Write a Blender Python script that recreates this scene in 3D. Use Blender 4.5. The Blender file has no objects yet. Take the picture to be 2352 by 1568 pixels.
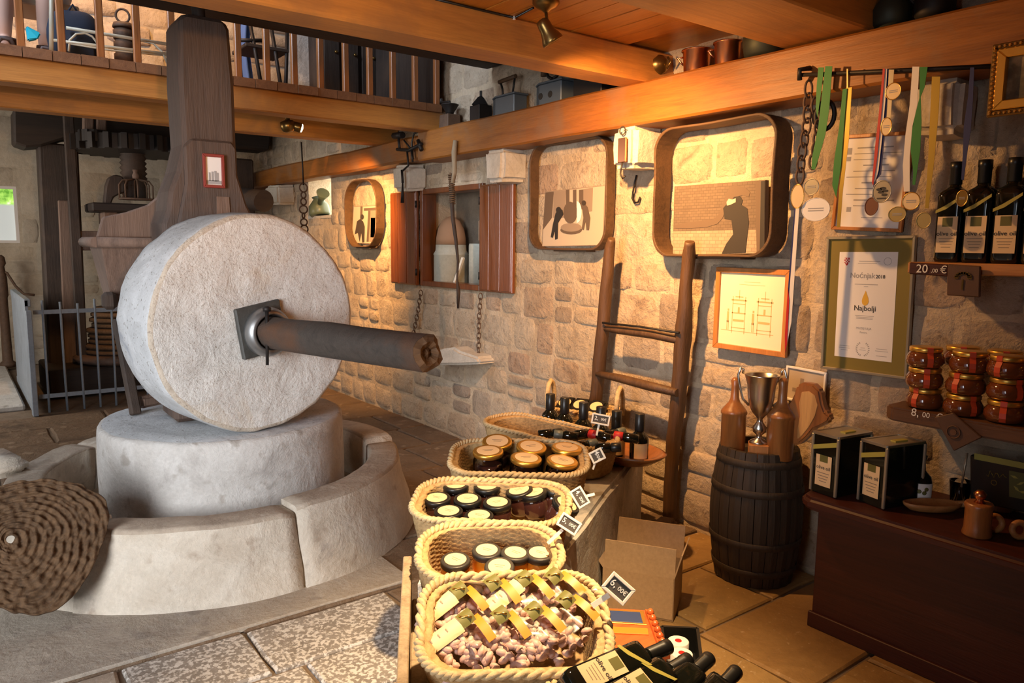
import bpy, bmesh, math, random
from mathutils import Vector, Matrix, noise
PI = math.pi
rnd = random.Random(7)
SC = bpy.context.scene
COL = SC.collection

# ------------------------------------------------------------------ camera
FOC, CX, CY, EYE = 1720.0, 1176.0, 784.0, 1.65
yaw, pitch, roll = math.radians(36.92), math.radians(7.279), math.radians(0.578)
_f = Vector((math.sin(yaw)*math.cos(pitch), math.cos(yaw)*math.cos(pitch), -math.sin(pitch)))
_r = Vector((math.cos(yaw), -math.sin(yaw), 0)); _u = _r.cross(_f)
_R = _r*math.cos(roll) + _u*math.sin(roll); _U = -_r*math.sin(roll) + _u*math.cos(roll)
cam = bpy.data.cameras.new('camera'); camo = bpy.data.objects.new('camera', cam); COL.objects.link(camo)
cam.sensor_width = 36.0; cam.lens = FOC/2352*36; cam.clip_start = 0.05
camo.matrix_world = Matrix(((_R.x, _U.x, -_f.x, 0), (_R.y, _U.y, -_f.y, 0), (_R.z, _U.z, -_f.z, EYE), (0, 0, 0, 1)))
SC.camera = camo
def at(px, py, ax, v):
    "world point seen at a pixel of the photograph, on the plane ax = v"
    d = _R*((px-CX)/FOC) + _U*((CY-py)/FOC) + _f
    o = Vector((0, 0, EYE)); k = 'xyz'.index(ax)
    return o + d*((v-o[k])/d[k])

# ------------------------------------------------------------------ light and exposure
vs = SC.view_settings
vs.view_transform = 'Standard'; vs.look = 'None'; vs.gamma = 1.0; vs.use_curve_mapping = False
vs.exposure = 0.0
world = bpy.data.worlds.new('world'); SC.world = world; world.use_nodes = True
bg = world.node_tree.nodes['Background']
bg.inputs[0].default_value = (0.62, 0.72, 0.9, 1); bg.inputs[1].default_value = 0.55
WARM = (1.0, 0.51, 0.175)
def area(name, loc, target, sx, sy, power, color, spread=180):
    l = bpy.data.lights.new(name, 'AREA'); l.shape = 'RECTANGLE'; l.size = sx; l.size_y = sy
    l.energy = power; l.color = color; l.spread = math.radians(spread)
    o = bpy.data.objects.new(name, l); COL.objects.link(o); o.location = loc
    o.rotation_euler = (Vector(target)-Vector(loc)).to_track_quat('-Z', 'Y').to_euler(); return o
def spot(name, loc, target, power, color, angle, blend=0.6, rad=0.03):
    l = bpy.data.lights.new(name, 'SPOT'); l.energy = power; l.color = color
    l.spot_size = math.radians(angle); l.spot_blend = blend; l.shadow_soft_size = rad
    o = bpy.data.objects.new(name, l); COL.objects.link(o); o.location = loc
    o.rotation_euler = (Vector(target)-Vector(loc)).to_track_quat('-Z', 'Y').to_euler(); return o
area('daylight_door', (-2.35, 0.7, 1.6), (1.2, 4.0, 0.8), 1.6, 2.1, 56, (0.93, 0.96, 1.0), 76)
area('daylight_hall', (-1.9, 8.6, 1.9), (1.5, 9.2, 1.2), 1.6, 1.8, 85, (1.0, 0.90, 0.78))
area('daylight_gallery', (-0.6, 4.9, 4.3), (3.3, 4.6, 3.0), 1.2, 1.0, 130, (0.72, 0.84, 1.0))
spot('lamp_bell', (2.29, 2.71, 2.49), (3.45, 3.30, 1.55), 330, WARM, 112, 1.0, 0.03)
spot('lamp_bell_spill', (2.29, 2.70, 2.48), (3.45, 1.9, 1.15), 82, WARM, 152, 0.8, 0.03)
spot('lamp_baskets', (1.30, 1.45, 2.60), (1.42, 1.82, 0.6), 640, (1.0, 0.68, 0.36), 60, 1.0, 0.04)
spot('lamp_balcony', (2.62, 6.13, 2.50), (3.45, 7.22, 1.40), 430, WARM, 84, 1.0, 0.03)
spot('fill_behind_camera', (0.2, -0.9, 1.9), (1.1, 5.4, 2.85), 330, WARM, 36, 1.0, 0.08)  # added warm fill without a lamp of its own, brightens joists and balcony front
spot('fill_ceiling_wash', (1.2, -0.8, 1.9), (2.1, 2.4, 2.8), 45, WARM, 60, 1.0, 0.08)  # added uplight fill to brighten the ceiling planks, no fixture there
spot('lamp_gallery', (0.9, 5.9, 4.7), (1.0, 7.3, 3.1), 260, WARM, 110, 0.7, 0.05)
area('daylight_niche', (3.62, 5.15, 1.95), (3.7, 5.6, 1.6), 0.2, 0.3, 0.3, (0.6, 0.75, 1.0))

# ------------------------------------------------------------------ materials
def mat(name, base=(0.5, 0.5, 0.5), rough=0.6, metal=0.0, **kw):
    m = bpy.data.materials.new(name); m.use_nodes = True
    b = m.node_tree.nodes['Principled BSDF']
    b.inputs['Base Color'].default_value = (*base, 1); b.inputs['Roughness'].default_value = rough
    b.inputs['Metallic'].default_value = metal
    for k, v in kw.items(): b.inputs[k.replace('_', ' ')].default_value = v
    return m
def nodes(m): return m.node_tree.nodes, m.node_tree.links, m.node_tree.nodes['Principled BSDF']
def coords(m, scale=(1, 1, 1), rnd_off=True, pos=False):
    ns, ln, b = nodes(m)
    if pos:
        g = ns.new('ShaderNodeNewGeometry'); mp = ns.new('ShaderNodeMapping'); mp.inputs['Scale'].default_value = scale; ln.new(g.outputs['Position'], mp.inputs['Vector']); return mp.outputs[0]
    tc = ns.new('ShaderNodeTexCoord'); mp = ns.new('ShaderNodeMapping'); mp.inputs['Scale'].default_value = scale
    if rnd_off:
        oi = ns.new('ShaderNodeObjectInfo'); mu = ns.new('ShaderNodeMath'); mu.operation = 'MULTIPLY'; mu.inputs[1].default_value = 37.0
        ln.new(oi.outputs['Random'], mu.inputs[0]); ad = ns.new('ShaderNodeVectorMath'); ad.operation = 'ADD'
        ln.new(tc.outputs['Object'], ad.inputs[0]); ln.new(mu.outputs[0], ad.inputs[1]); ln.new(ad.outputs[0], mp.inputs['Vector'])
    else: ln.new(tc.outputs['Object'], mp.inputs['Vector'])
    return mp.outputs[0]
def nz(m, vec, scale, detail=6, rough=0.6, dist=0.0):
    ns, ln, b = nodes(m); n = ns.new('ShaderNodeTexNoise')
    n.inputs['Scale'].default_value = scale; n.inputs['Detail'].default_value = detail; n.inputs['Roughness'].default_value = rough
    n.inputs['Distortion'].default_value = dist; ln.new(vec, n.inputs['Vector']); return n.outputs['Fac']
def ramp(m, fac, stops):
    ns, ln, b = nodes(m); r = ns.new('ShaderNodeValToRGB'); e = r.color_ramp.elements
    while len(e) < len(stops): e.new(0.5)
    for k, (p, c) in enumerate(stops): e[k].position = p; e[k].color = (*c, 1) if len(c) == 3 else c
    ln.new(fac, r.inputs[0]); return r.outputs[0]
def mixc(m, fac, a, b_, mode='MIX'):
    ns, ln, b = nodes(m); x = ns.new('ShaderNodeMix'); x.data_type = 'RGBA'; x.blend_type = mode
    if isinstance(fac, float): x.inputs[0].default_value = fac
    else: ln.new(fac, x.inputs[0])
    for s, v in ((6, a), (7, b_)):
        if isinstance(v, tuple): x.inputs[s].default_value = (*v, 1)
        else: ln.new(v, x.inputs[s])
    return x.outputs[2]
def bump(m, h, strength=0.4, dist=0.01, prev=None):
    ns, ln, b = nodes(m); k = ns.new('ShaderNodeBump'); k.inputs['Strength'].default_value = strength; k.inputs['Distance'].default_value = dist
    ln.new(h, k.inputs['Height'])
    if prev: ln.new(prev, k.inputs['Normal'])
    return k.outputs[0]
def stone(name, c1, c2, c3, sc=3.0, fine=40.0, rough=0.9, bs=0.5, bd=0.012, speck=None, stain=None, tint=0.0, pos=False):
    m = mat(name, c1, rough); ns, ln, b = nodes(m); v = coords(m, pos=pos)
    n1 = nz(m, v, sc, 8, 0.65, 0.3); n2 = nz(m, v, fine, 5, 0.7)
    col = ramp(m, n1, [(0.3, c3), (0.5, c1), (0.7, c2)])
    col = mixc(m, 0.45, col, ramp(m, n2, [(0.25, tuple(x*0.62 for x in c1)), (0.6, c1), (0.8, tuple(min(1, x*1.25) for x in c1))]))
    if speck:
        n3 = nz(m, v, speck[1], 3, 0.5); n5 = nz(m, v, 13, 4, 0.6); col = mixc(m, ramp(m, n5, [(0.35, (0, 0, 0)), (0.7, (0.5, 0.5, 0.5))]), col, tuple(x*0.78 for x in c1)); col = mixc(m, ramp(m, n3, [(speck[2], (0, 0, 0)), (speck[2]+0.09, (0.75, 0.75, 0.75))]), col, speck[0])
    if stain:
        n4 = nz(m, v, stain[1], 6, 0.65, 0.6); col = mixc(m, ramp(m, n4, [(stain[2], (0, 0, 0)), (stain[2]+0.16, (1, 1, 1))]), col, stain[0])
    if tint:
        oi = ns.new('ShaderNodeObjectInfo'); r = ramp(m, oi.outputs['Random'], [(0, (1-tint, 1-tint*1.1, 1-tint*1.1)), (0.3, (1, 0.97, 0.93)), (0.6, (1, 0.99, 0.97)), (0.85, (0.97, 0.9, 0.82)), (1, (1-tint*0.5, 1-tint*0.8, 1-tint*0.9))])
        col = mixc(m, 1.0, col, r, 'MULTIPLY')
    ln.new(col, b.inputs['Base Color'])
    ln.new(bump(m, n2, bs*0.6, bd*0.5, bump(m, n1, bs, bd*2)), b.inputs['Normal']); return m
def wood(name, c1, c2, axis='x', sc=2.5, rough=0.5, bs=0.25, dark=None, coat=0.0):
    m = mat(name, c1, rough); ns, ln, b = nodes(m)
    s = [14.0, 14.0, 14.0]; s['xyz'.index(axis)] = 0.9
    v = coords(m, tuple(s)); n1 = nz(m, v, sc*0.5, 6, 0.6, 1.2); n2 = nz(m, v, sc*4, 4, 0.6)
    col = ramp(m, n1, [(0.3, c2), (0.52, c1), (0.72, tuple(min(1, x*1.18) for x in c1))])
    col = mixc(m, 0.3, col, ramp(m, n2, [(0.3, tuple(x*0.6 for x in c2)), (0.6, c1)]))
    v2 = coords(m, (1, 1, 1)); n3 = nz(m, v2, 1.7, 5, 0.6, 0.5)
    if dark: col = mixc(m, ramp(m, n3, [(0.5, (0, 0, 0)), (0.68, (1, 1, 1))]), col, dark)
    ln.new(col, b.inputs['Base Color']); ln.new(bump(m, n2, bs, 0.004, bump(m, n1, bs, 0.006)), b.inputs['Normal'])
    b.inputs['Coat Weight'].default_value = coat; b.inputs['Coat Roughness'].default_value = 0.35
    return m
def weave(name, c1, c2, sx=60.0, sz=50.0, axis='radial'):
    m = mat(name, c1, 0.85); ns, ln, b = nodes(m); v = coords(m, (1, 1, 1), False)
    n = nz(m, v, 55, 4, 0.6); n2 = nz(m, v, 9, 4, 0.6)
    col = ramp(m, n, [(0.3, c2), (0.55, c1), (0.75, tuple(min(1, x*1.25) for x in c1))]); col = mixc(m, 0.35, col, ramp(m, n2, [(0.35, c2), (0.65, c1)]))
    ln.new(col, b.inputs['Base Color']); ln.new(bump(m, n, 0.6, 0.006), b.inputs['Normal']); return m
M = {}
M['wall'] = stone('wall_stone', (0.58, 0.47, 0.35), (0.70, 0.60, 0.48), (0.36, 0.26, 0.18), 5.5, 42, 0.92, 1.0, 0.030, speck=((0.34, 0.25, 0.17), 24, 0.62), stain=((0.27, 0.20, 0.15), 3.2, 0.575), tint=0.36, pos=True)
M['mortar'] = stone('wall_mortar', (0.58, 0.45, 0.31), (0.68, 0.55, 0.41), (0.42, 0.31, 0.20), 5, 46, 0.95, 1.0, 0.026, stain=((0.33, 0.245, 0.17), 3.0, 0.585), pos=True)
M['farwall'] = stone('far_wall_stone', (0.54, 0.48, 0.39), (0.64, 0.58, 0.49), (0.36, 0.30, 0.23), 2.5, 24, 0.95, 0.7, 0.02, stain=((0.30, 0.25, 0.19), 1.6, 0.58), tint=0.15, pos=True)
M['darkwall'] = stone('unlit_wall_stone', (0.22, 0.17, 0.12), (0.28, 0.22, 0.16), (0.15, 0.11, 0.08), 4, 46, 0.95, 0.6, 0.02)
M['corbel'] = stone('corbel_stone', (0.62, 0.55, 0.46), (0.72, 0.66, 0.57), (0.45, 0.38, 0.30), 7, 45, 0.9, 0.6, 0.012)
M['flag'] = stone('flagstone', (0.44, 0.36, 0.28), (0.55, 0.48, 0.39), (0.27, 0.20, 0.14), 4, 42, 0.62, 0.5, 0.012, speck=((0.66, 0.62, 0.58), 75, 0.60), tint=0.3)
M['shadeflag'] = stone('worn_shaded_flagstone', (0.20, 0.135, 0.085), (0.29, 0.21, 0.14), (0.11, 0.07, 0.042), 4, 36, 0.7, 0.9, 0.02, speck=((0.36, 0.28, 0.2), 9, 0.62), stain=((0.085, 0.055, 0.035), 2.5, 0.57), tint=0.3)  # worn brown, painted darker still for floor the daylight misses
M["pitflag"] = stone("pitted_flagstone", (0.27, 0.235, 0.20), (0.36, 0.32, 0.28), (0.15, 0.125, 0.10), 5, 40, 0.8, 0.6, 0.012, speck=((0.68, 0.64, 0.59), 62, 0.475))
M['orflag'] = stone('ochre_flagstone', (0.36, 0.225, 0.085), (0.46, 0.31, 0.13), (0.20, 0.12, 0.045), 4, 30, 0.55, 0.5, 0.012, speck=((0.55, 0.42, 0.26), 40, 0.64), tint=0.25)
M['grout'] = stone('floor_joint', (0.20, 0.145, 0.10), (0.27, 0.20, 0.145), (0.12, 0.085, 0.055), 6, 50, 0.9)
M['mill'] = stone('mill_face', (0.77, 0.735, 0.685), (0.86, 0.84, 0.80), (0.58, 0.53, 0.47), 7, 85, 0.92, 0.9, 0.014, speck=((0.36, 0.29, 0.23), 105, 0.60), stain=((0.64, 0.55, 0.44), 2.8, 0.57))
M['milledge'] = stone('mill_edge', (0.60, 0.51, 0.41), (0.70, 0.62, 0.52), (0.42, 0.34, 0.27), 9, 70, 0.92, 0.8, 0.014, speck=((0.30, 0.24, 0.19), 90, 0.58))
M['basintop'] = stone('basin_worn_top', (0.42, 0.34, 0.26), (0.54, 0.46, 0.37), (0.28, 0.22, 0.17), 7, 50, 0.85, 0.6, 0.012, stain=((0.62, 0.55, 0.46), 5, 0.58))
M['millrim'] = stone('mill_rim', (0.58, 0.59, 0.60), (0.74, 0.75, 0.77), (0.36, 0.36, 0.36), 6, 60, 0.85, 0.6, 0.010, speck=((0.20, 0.18, 0.16), 60, 0.60), stain=((0.33, 0.35, 0.39), 4.5, 0.57))
M['bed'] = stone('bed_stone', (0.58, 0.55, 0.515), (0.70, 0.68, 0.65), (0.38, 0.34, 0.30), 5, 60, 0.85, 0.8, 0.012, speck=((0.34, 0.30, 0.26), 10, 0.60), stain=((0.36, 0.33, 0.305), 3.6, 0.575))
M['basin'] = stone('basin_stone', (0.62, 0.54, 0.44), (0.74, 0.68, 0.59), (0.42, 0.33, 0.24), 5, 60, 0.88, 0.8, 0.014, speck=((0.36, 0.28, 0.21), 9, 0.60), stain=((0.30, 0.25, 0.21), 3.0, 0.575))
M['bench'] = stone('bench_plaster', (0.50, 0.49, 0.47), (0.62, 0.61, 0.59), (0.32, 0.31, 0.30), 5, 34, 0.85, 0.8, 0.016, speck=((0.66, 0.62, 0.56), 8, 0.60), stain=((0.24, 0.24, 0.24), 4.0, 0.54))
M['beam_x'] = wood('honey_beam_x', (0.500, 0.210, 0.045), (0.38, 0.15, 0.034), 'x', rough=0.5, dark=(0.30, 0.135, 0.045), coat=0.12)
M['beam_y'] = wood('honey_beam_y', (0.30, 0.102, 0.013), (0.20, 0.062, 0.007), 'y', rough=0.5, dark=(0.22, 0.115, 0.055), coat=0.05)
M['plank_y'] = wood('honey_plank_y', (0.520, 0.195, 0.022), (0.38, 0.135, 0.026), 'y', rough=0.4, coat=0.2)
M['rail_z'] = wood('railing_z', (0.30, 0.105, 0.030), (0.2, 0.06, 0.016), 'z', rough=0.35, coat=0.4)
M['deck_x'] = wood('deck_x', (0.20, 0.085, 0.034), (0.13, 0.05, 0.02), 'y', rough=0.6)
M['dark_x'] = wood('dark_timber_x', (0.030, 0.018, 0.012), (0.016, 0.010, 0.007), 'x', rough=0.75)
M['dark_z'] = wood('dark_timber_z', (0.042, 0.027, 0.020), (0.022, 0.014, 0.010), 'z', rough=0.75, bs=0.5, dark=(0.07, 0.042, 0.028))
M['post_z'] = wood('post_timber_z', (0.10, 0.062, 0.045), (0.062, 0.040, 0.031), 'z', rough=0.7, bs=0.7, dark=(0.055, 0.043, 0.039))
M['bin_z'] = wood('bin_timber_z', (0.19, 0.120, 0.087), (0.12, 0.075, 0.055), 'z', rough=0.75, bs=0.6)
M['axle'] = wood('axle_timber_x', (0.060, 0.046, 0.037), (0.033, 0.025, 0.02), 'x', rough=0.72, bs=0.8, dark=(0.10, 0.045, 0.022))
M['axle_end'] = wood('axle_end', (0.15, 0.075, 0.032), (0.06, 0.03, 0.015), 'x', rough=0.75, bs=0.6)
M['ladder'] = wood('ladder_timber_z', (0.095, 0.045, 0.017), (0.05, 0.022, 0.008), 'z', rough=0.55, bs=0.6)
M['shutter'] = wood('shutter_wood_z', (0.19, 0.052, 0.009), (0.11, 0.026, 0.005), 'z', rough=0.3, coat=0.4)
M['hoop'] = wood('hoop_wood_z', (0.095, 0.048, 0.02), (0.05, 0.025, 0.010), 'y', rough=0.65, bs=0.4)
M['frame'] = wood('frame_wood', (0.50, 0.20, 0.055), (0.38, 0.14, 0.035), 'z', rough=0.4)
M['olive'] = wood('olive_wood', (0.34, 0.125, 0.033), (0.17, 0.055, 0.014), 'z', rough=0.3, sc=1.6, coat=0.5)
M['barrel'] = wood('barrel_wood_z', (0.046, 0.030, 0.018), (0.025, 0.016, 0.010), 'z', rough=0.65, bs=0.5)
M['counter'] = wood('counter_wood_y', (0.060, 0.010, 0.004), (0.034, 0.005, 0.002), 'y', rough=0.5, coat=0.0)
M['shelf'] = wood('shelf_wood_y', (0.13, 0.055, 0.022), (0.085, 0.034, 0.014), 'y', rough=0.5)
M['shelflite'] = wood('shelf_lite_y', (0.50, 0.22, 0.07), (0.38, 0.15, 0.04), 'y', rough=0.5)
M['board'] = wood('weathered_board_z', (0.36, 0.27, 0.17), (0.2, 0.14, 0.085), 'z', rough=0.8, bs=0.7)
M['iron'] = mat('black_iron', (0.035, 0.03, 0.028), 0.55, 0.7)
M['rust'] = stone('rusty_iron', (0.11, 0.06, 0.035), (0.16, 0.09, 0.05), (0.06, 0.035, 0.02), 20, 80, 0.7, 0.4, 0.004)
M['plate'] = stone('hub_plate', (0.062, 0.060, 0.054), (0.095, 0.092, 0.085), (0.035, 0.033, 0.03), 14, 70, 0.6, 0.5, 0.004)
M['ring'] = mat('hub_ring', (0.30, 0.30, 0.30), 0.42, 0.85)
M['greypaint'] = stone('grey_paint', (0.24, 0.28, 0.33), (0.30, 0.34, 0.40), (0.17, 0.19, 0.22), 6, 40, 0.5, 0.15, 0.003)
M['steel'] = mat('steel', (0.62, 0.60, 0.56), 0.28, 1.0)
M['zinc'] = stone('zinc', (0.50, 0.49, 0.40), (0.58, 0.56, 0.48), (0.38, 0.37, 0.3), 8, 40, 0.5, 0.15, 0.003)
M['blueiron'] = mat('blue_iron', (0.13, 0.16, 0.19), 0.5, 0.5)
M['copper'] = mat('copper', (0.62, 0.26, 0.13), 0.28, 1.0)
M['gold'] = mat('gold', (0.78, 0.50, 0.14), 0.27, 1.0)
M['goldlid'] = mat('gold_lid', (0.80, 0.48, 0.10), 0.33, 0.9)
M['bronze'] = mat('bronze', (0.26, 0.16, 0.05), 0.32, 0.9)
M['blackglass'] = mat('black_glass', (0.006, 0.007, 0.005), 0.08, 0.0, Coat_Weight=0.4)
M['black'] = mat('black_plastic', (0.010, 0.010, 0.010), 0.35)
M['blackmatte'] = mat('black_matte', (0.022, 0.02, 0.018), 0.7)
M['cream'] = mat('cream_label', (0.74, 0.55, 0.30), 0.6)
M['label'] = mat('olive_label', (0.80, 0.58, 0.33), 0.6)
M['paper'] = mat('paper', (0.80, 0.76, 0.72), 0.7)
M['ink'] = mat('ink', (0.05, 0.045, 0.04), 0.8)
M['greyink'] = mat('grey_ink', (0.36, 0.34, 0.33), 0.8)
M['chalk'] = mat('chalk', (0.82, 0.78, 0.70), 0.9)
M['tagboard'] = mat('tag_board', (0.075, 0.062, 0.05), 0.8)
M['tagwood'] = mat('tag_frame', (0.82, 0.74, 0.60), 0.6)
M['tape'] = mat('olive_tape', (0.42, 0.36, 0.07), 0.5)
M['olivemat'] = mat('olive_passepartout', (0.20, 0.145, 0.022), 0.65)
M['champagne'] = mat('champagne_frame', (0.52, 0.47, 0.36), 0.33, 0.75)
M['green'] = mat('green_ribbon', (0.010, 0.165, 0.022), 0.6)
M['white'] = mat('white_ribbon', (0.72, 0.66, 0.60), 0.55)
M['red'] = mat('red_ribbon', (0.45, 0.012, 0.012), 0.5)
M['blue'] = mat('blue_ribbon', (0.005, 0.012, 0.10), 0.6)
M['goldribbon'] = mat('gold_ribbon', (0.42, 0.29, 0.05), 0.4, 0.5)
M['card'] = stone('cardboard', (0.50, 0.36, 0.23), (0.54, 0.40, 0.26), (0.45, 0.32, 0.2), 2, 60, 0.85, 0.05, 0.002)
M['basket'] = weave('sea_grass', (0.50, 0.33, 0.15), (0.27, 0.16, 0.065))
M['rope'] = weave('sea_grass_rim', (0.58, 0.43, 0.235), (0.36, 0.245, 0.11))
M['jute'] = weave('jute_mat', (0.115, 0.060, 0.025), (0.045, 0.023, 0.009))
M['jutedark'] = weave('jute_dark', (0.16, 0.09, 0.045), (0.08, 0.045, 0.02))
M['dropgold'] = mat('drop_gold', (0.72, 0.42, 0.05), 0.45)
M['glass'] = mat('jar_glass', (0.95, 0.95, 0.93), 0.04, 0.0, Transmission_Weight=1.0, IOR=1.3)
M['pane'] = mat('pane_glass', (1, 1, 1), 0.02, 0.0, Transmission_Weight=1.0, IOR=1.02)
M['honey'] = mat('honey', (0.74, 0.30, 0.025), 0.12, 0.0, Coat_Weight=0.6)
M['jam'] = mat('dark_jam', (0.05, 0.018, 0.015), 0.12, 0.0, Coat_Weight=0.6)
M['figs'] = mat('amber_preserve', (0.15, 0.04, 0.012), 0.1, 0.0, Coat_Weight=0.8)
M['redtape'] = mat('red_tape', (0.62, 0.07, 0.02), 0.5)
M['terra'] = mat('terracotta', (0.36, 0.21, 0.12), 0.8)
M['candy'] = stone('sugared_almond', (0.58, 0.37, 0.30), (0.68, 0.47, 0.40), (0.42, 0.24, 0.17), 14, 60, 0.5, 0.2, 0.003)
M['cello'] = mat('cellophane', (1, 1, 1), 0.10, 0.0, Transmission_Weight=1.0, IOR=1.18)
M['orange'] = mat('orange_band', (0.80, 0.23, 0.022), 0.45)
M['oliveink'] = mat('olive_ink', (0.14, 0.13, 0.03), 0.6)
M['greenlid'] = mat('green_lid', (0.12, 0.14, 0.12), 0.4)
M['skin'] = mat('skin', (0.56, 0.34, 0.26), 0.55)
M['pale_blue'] = mat('pale_blue_cloth', (0.50, 0.58, 0.74), 0.85)
M['navy'] = mat('navy_cloth', (0.018, 0.026, 0.05), 0.8)
M['cyan'] = mat('cyan_cloth', (0.02, 0.55, 0.75), 0.7)
M['sandal'] = mat('sandal', (0.08, 0.05, 0.045), 0.6)
M['creammetal'] = mat('cream_metal', (0.66, 0.60, 0.46), 0.4)
M['hair'] = mat('hair', (0.06, 0.035, 0.02), 0.7)

def clear(name, gloss, rough, tint=(1, 1, 1)):
    m = bpy.data.materials.new(name); m.use_nodes = True; ns, ln = m.node_tree.nodes, m.node_tree.links; ns.clear()
    o = ns.new('ShaderNodeOutputMaterial'); x = ns.new('ShaderNodeMixShader'); t = ns.new('ShaderNodeBsdfTransparent'); t.inputs[0].default_value = (*tint, 1)
    g = ns.new('ShaderNodeBsdfGlossy'); g.inputs['Roughness'].default_value = rough; lw = ns.new('ShaderNodeLayerWeight'); lw.inputs['Blend'].default_value = gloss
    ln.new(lw.outputs['Fresnel'], x.inputs[0]); ln.new(t.outputs[0], x.inputs[1]); ln.new(g.outputs[0], x.inputs[2]); ln.new(x.outputs[0], o.inputs['Surface']); return m
M['glass'] = clear('jar_glass', 0.18, 0.05, (0.95, 0.95, 0.93)); M['cello'] = clear('cellophane', 0.20, 0.22, (0.98, 0.98, 0.98))
# ------------------------------------------------------------------ mesh building
class MB:
    def __init__(s): s.v = []; s.f = []; s.sm = []
    def add(s, vs_, fs, smooth=False):
        o = len(s.v); s.v += [Vector(p) for p in vs_]
        for f in fs: s.f.append([i+o for i in f]); s.sm.append(smooth)
        return s
    def box(s, c, d, rot=None, taper=None):
        c = Vector(c); h = Vector(d)/2; ps = []
        for z in (-1, 1):
            k = taper if (taper and z > 0) else 1.0
            for x, y in ((-1, -1), (1, -1), (1, 1), (-1, 1)): ps.append(Vector((x*h.x*k, y*h.y*k, z*h.z)))
        if rot is not None: ps = [rot @ p for p in ps]
        return s.add([p+c for p in ps], [(3, 2, 1, 0), (4, 5, 6, 7), (0, 1, 5, 4), (1, 2, 6, 5), (2, 3, 7, 6), (3, 0, 4, 7)])
    def mm(s, a, b): a = Vector(a); b = Vector(b); return s.box((a+b)/2, [abs(x) for x in (b-a)])
    def bar(s, a, b, w, h, up=(0, 0, 1)):
        a = Vector(a); b = Vector(b); d = (b-a); L = d.length; d.normalize(); up = Vector(up)
        x = d.cross(up)
        if x.length < 1e-4: x = d.cross(Vector((1, 0, 0)))
        x.normalize(); z = x.cross(d)
        R = Matrix((x, d, z)).transposed(); return s.box((a+b)/2, (w, L, h), R)
    def tube(s, path, r, n=8, closed=False, caps=True, smooth=True, flat=1.0):
        P_ = [Vector(p) for p in path]; m = len(P_); rr = r if isinstance(r, (list, tuple)) else [r]*m
        vs_ = []; prevx = None
        for i, p in enumerate(P_):
            if closed: d = P_[(i+1) % m]-P_[i-1]
            else: d = P_[min(i+1, m-1)]-P_[max(i-1, 0)]
            d.normalize()
            if prevx is None:
                x = d.cross(Vector((0, 0, 1)))
                if x.length < 0.05: x = d.cross(Vector((0, 1, 0)))
            else: x = prevx - d*prevx.dot(d)
            x.normalize(); prevx = x; y = d.cross(x)
            for k in range(n):
                a = 2*PI*k/n; vs_.append(p + x*(math.cos(a)*rr[i]) + y*(math.sin(a)*rr[i]*flat))
        fs = []
        for i in range(m if closed else m-1):
            j = (i+1) % m
            for k in range(n): fs.append((i*n+k, i*n+(k+1) % n, j*n+(k+1) % n, j*n+k))
        s.add(vs_, fs, smooth)
        if caps and not closed:
            o = len(s.v)-m*n; s.f.append([o+k for k in range(n)][::-1]); s.f.append([o+(m-1)*n+k for k in range(n)]); s.sm += [False, False]
        return s
    def lathe(s, prof, n=20, o=(0, 0, 0), axis=(0, 0, 1), smooth=True, capb=True, capt=True, jitter=0.0):
        ax = Vector(axis).normalized(); q = ax.to_track_quat('Z', 'Y'); o = Vector(o); vs_ = []
        for i, (r, z) in enumerate(prof):
            for k in range(n):
                a = 2*PI*k/n; jr = r*(1+jitter*noise.noise(Vector((math.cos(a)*2, math.sin(a)*2, z*9))))
                vs_.append(o + q @ Vector((math.cos(a)*jr, math.sin(a)*jr, z)))
        fs = []
        for i in range(len(prof)-1):
            for k in range(n): fs.append((i*n+k, i*n+(k+1) % n, (i+1)*n+(k+1) % n, (i+1)*n+k))
        b = len(s.v); s.add(vs_, fs, smooth)
        if capb and prof[0][0] > 1e-5: s.f.append([b+k for k in range(n)][::-1]); s.sm.append(False)
        if capt and prof[-1][0] > 1e-5: s.f.append([b+(len(prof)-1)*n+k for k in range(n)]); s.sm.append(False)
        return s
    def prism(s, pts, o, ex, ey, th):
        "flat outline pts (2D) in the frame o, ex, ey, extruded by th along ex x ey"
        o = Vector(o); ex = Vector(ex); ey = Vector(ey); n = ex.cross(ey).normalized()
        A = [o+ex*a+ey*b for a, b in pts]; B = [p+n*th for p in A]; k = len(pts)
        ar = sum(pts[i][0]*pts[(i+1) % k][1]-pts[(i+1) % k][0]*pts[i][1] for i in range(k))
        up = list(range(k, 2*k)); dn = list(range(k))[::-1]
        fs = [up, dn]+[(i, (i+1) % k, k+(i+1) % k, k+i) for i in range(k)]
        if ar < 0: fs = [f[::-1] for f in fs]
        return s.add(A+B, fs)
    def grid(s, fn, nu, nv, closeu=False, smooth=True):
        vs_ = [fn(i/(nu if closeu else nu-1), j/(nv-1)) for j in range(nv) for i in range(nu)]
        fs = []
        for j in range(nv-1):
            for i in range(nu if closeu else nu-1):
                k = (i+1) % nu; fs.append((j*nu+i, j*nu+k, (j+1)*nu+k, (j+1)*nu+i))
        return s.add(vs_, fs, smooth)
    def rough(s, amp, sc, seed=0.0):
        for p in s.v:
            q = p*sc+Vector((seed, seed*1.7, seed*0.3)); p += noise.noise_vector(q)*amp
        return s
    def mesh(s, name, m, off=Vector()):
        me = bpy.data.meshes.new(name); me.from_pydata([p-off for p in s.v], [], s.f)
        me.polygons.foreach_set('use_smooth', s.sm); ms = m if isinstance(m, list) else [m]
        for x in ms: me.materials.append(x)
        me.update(); return me
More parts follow.
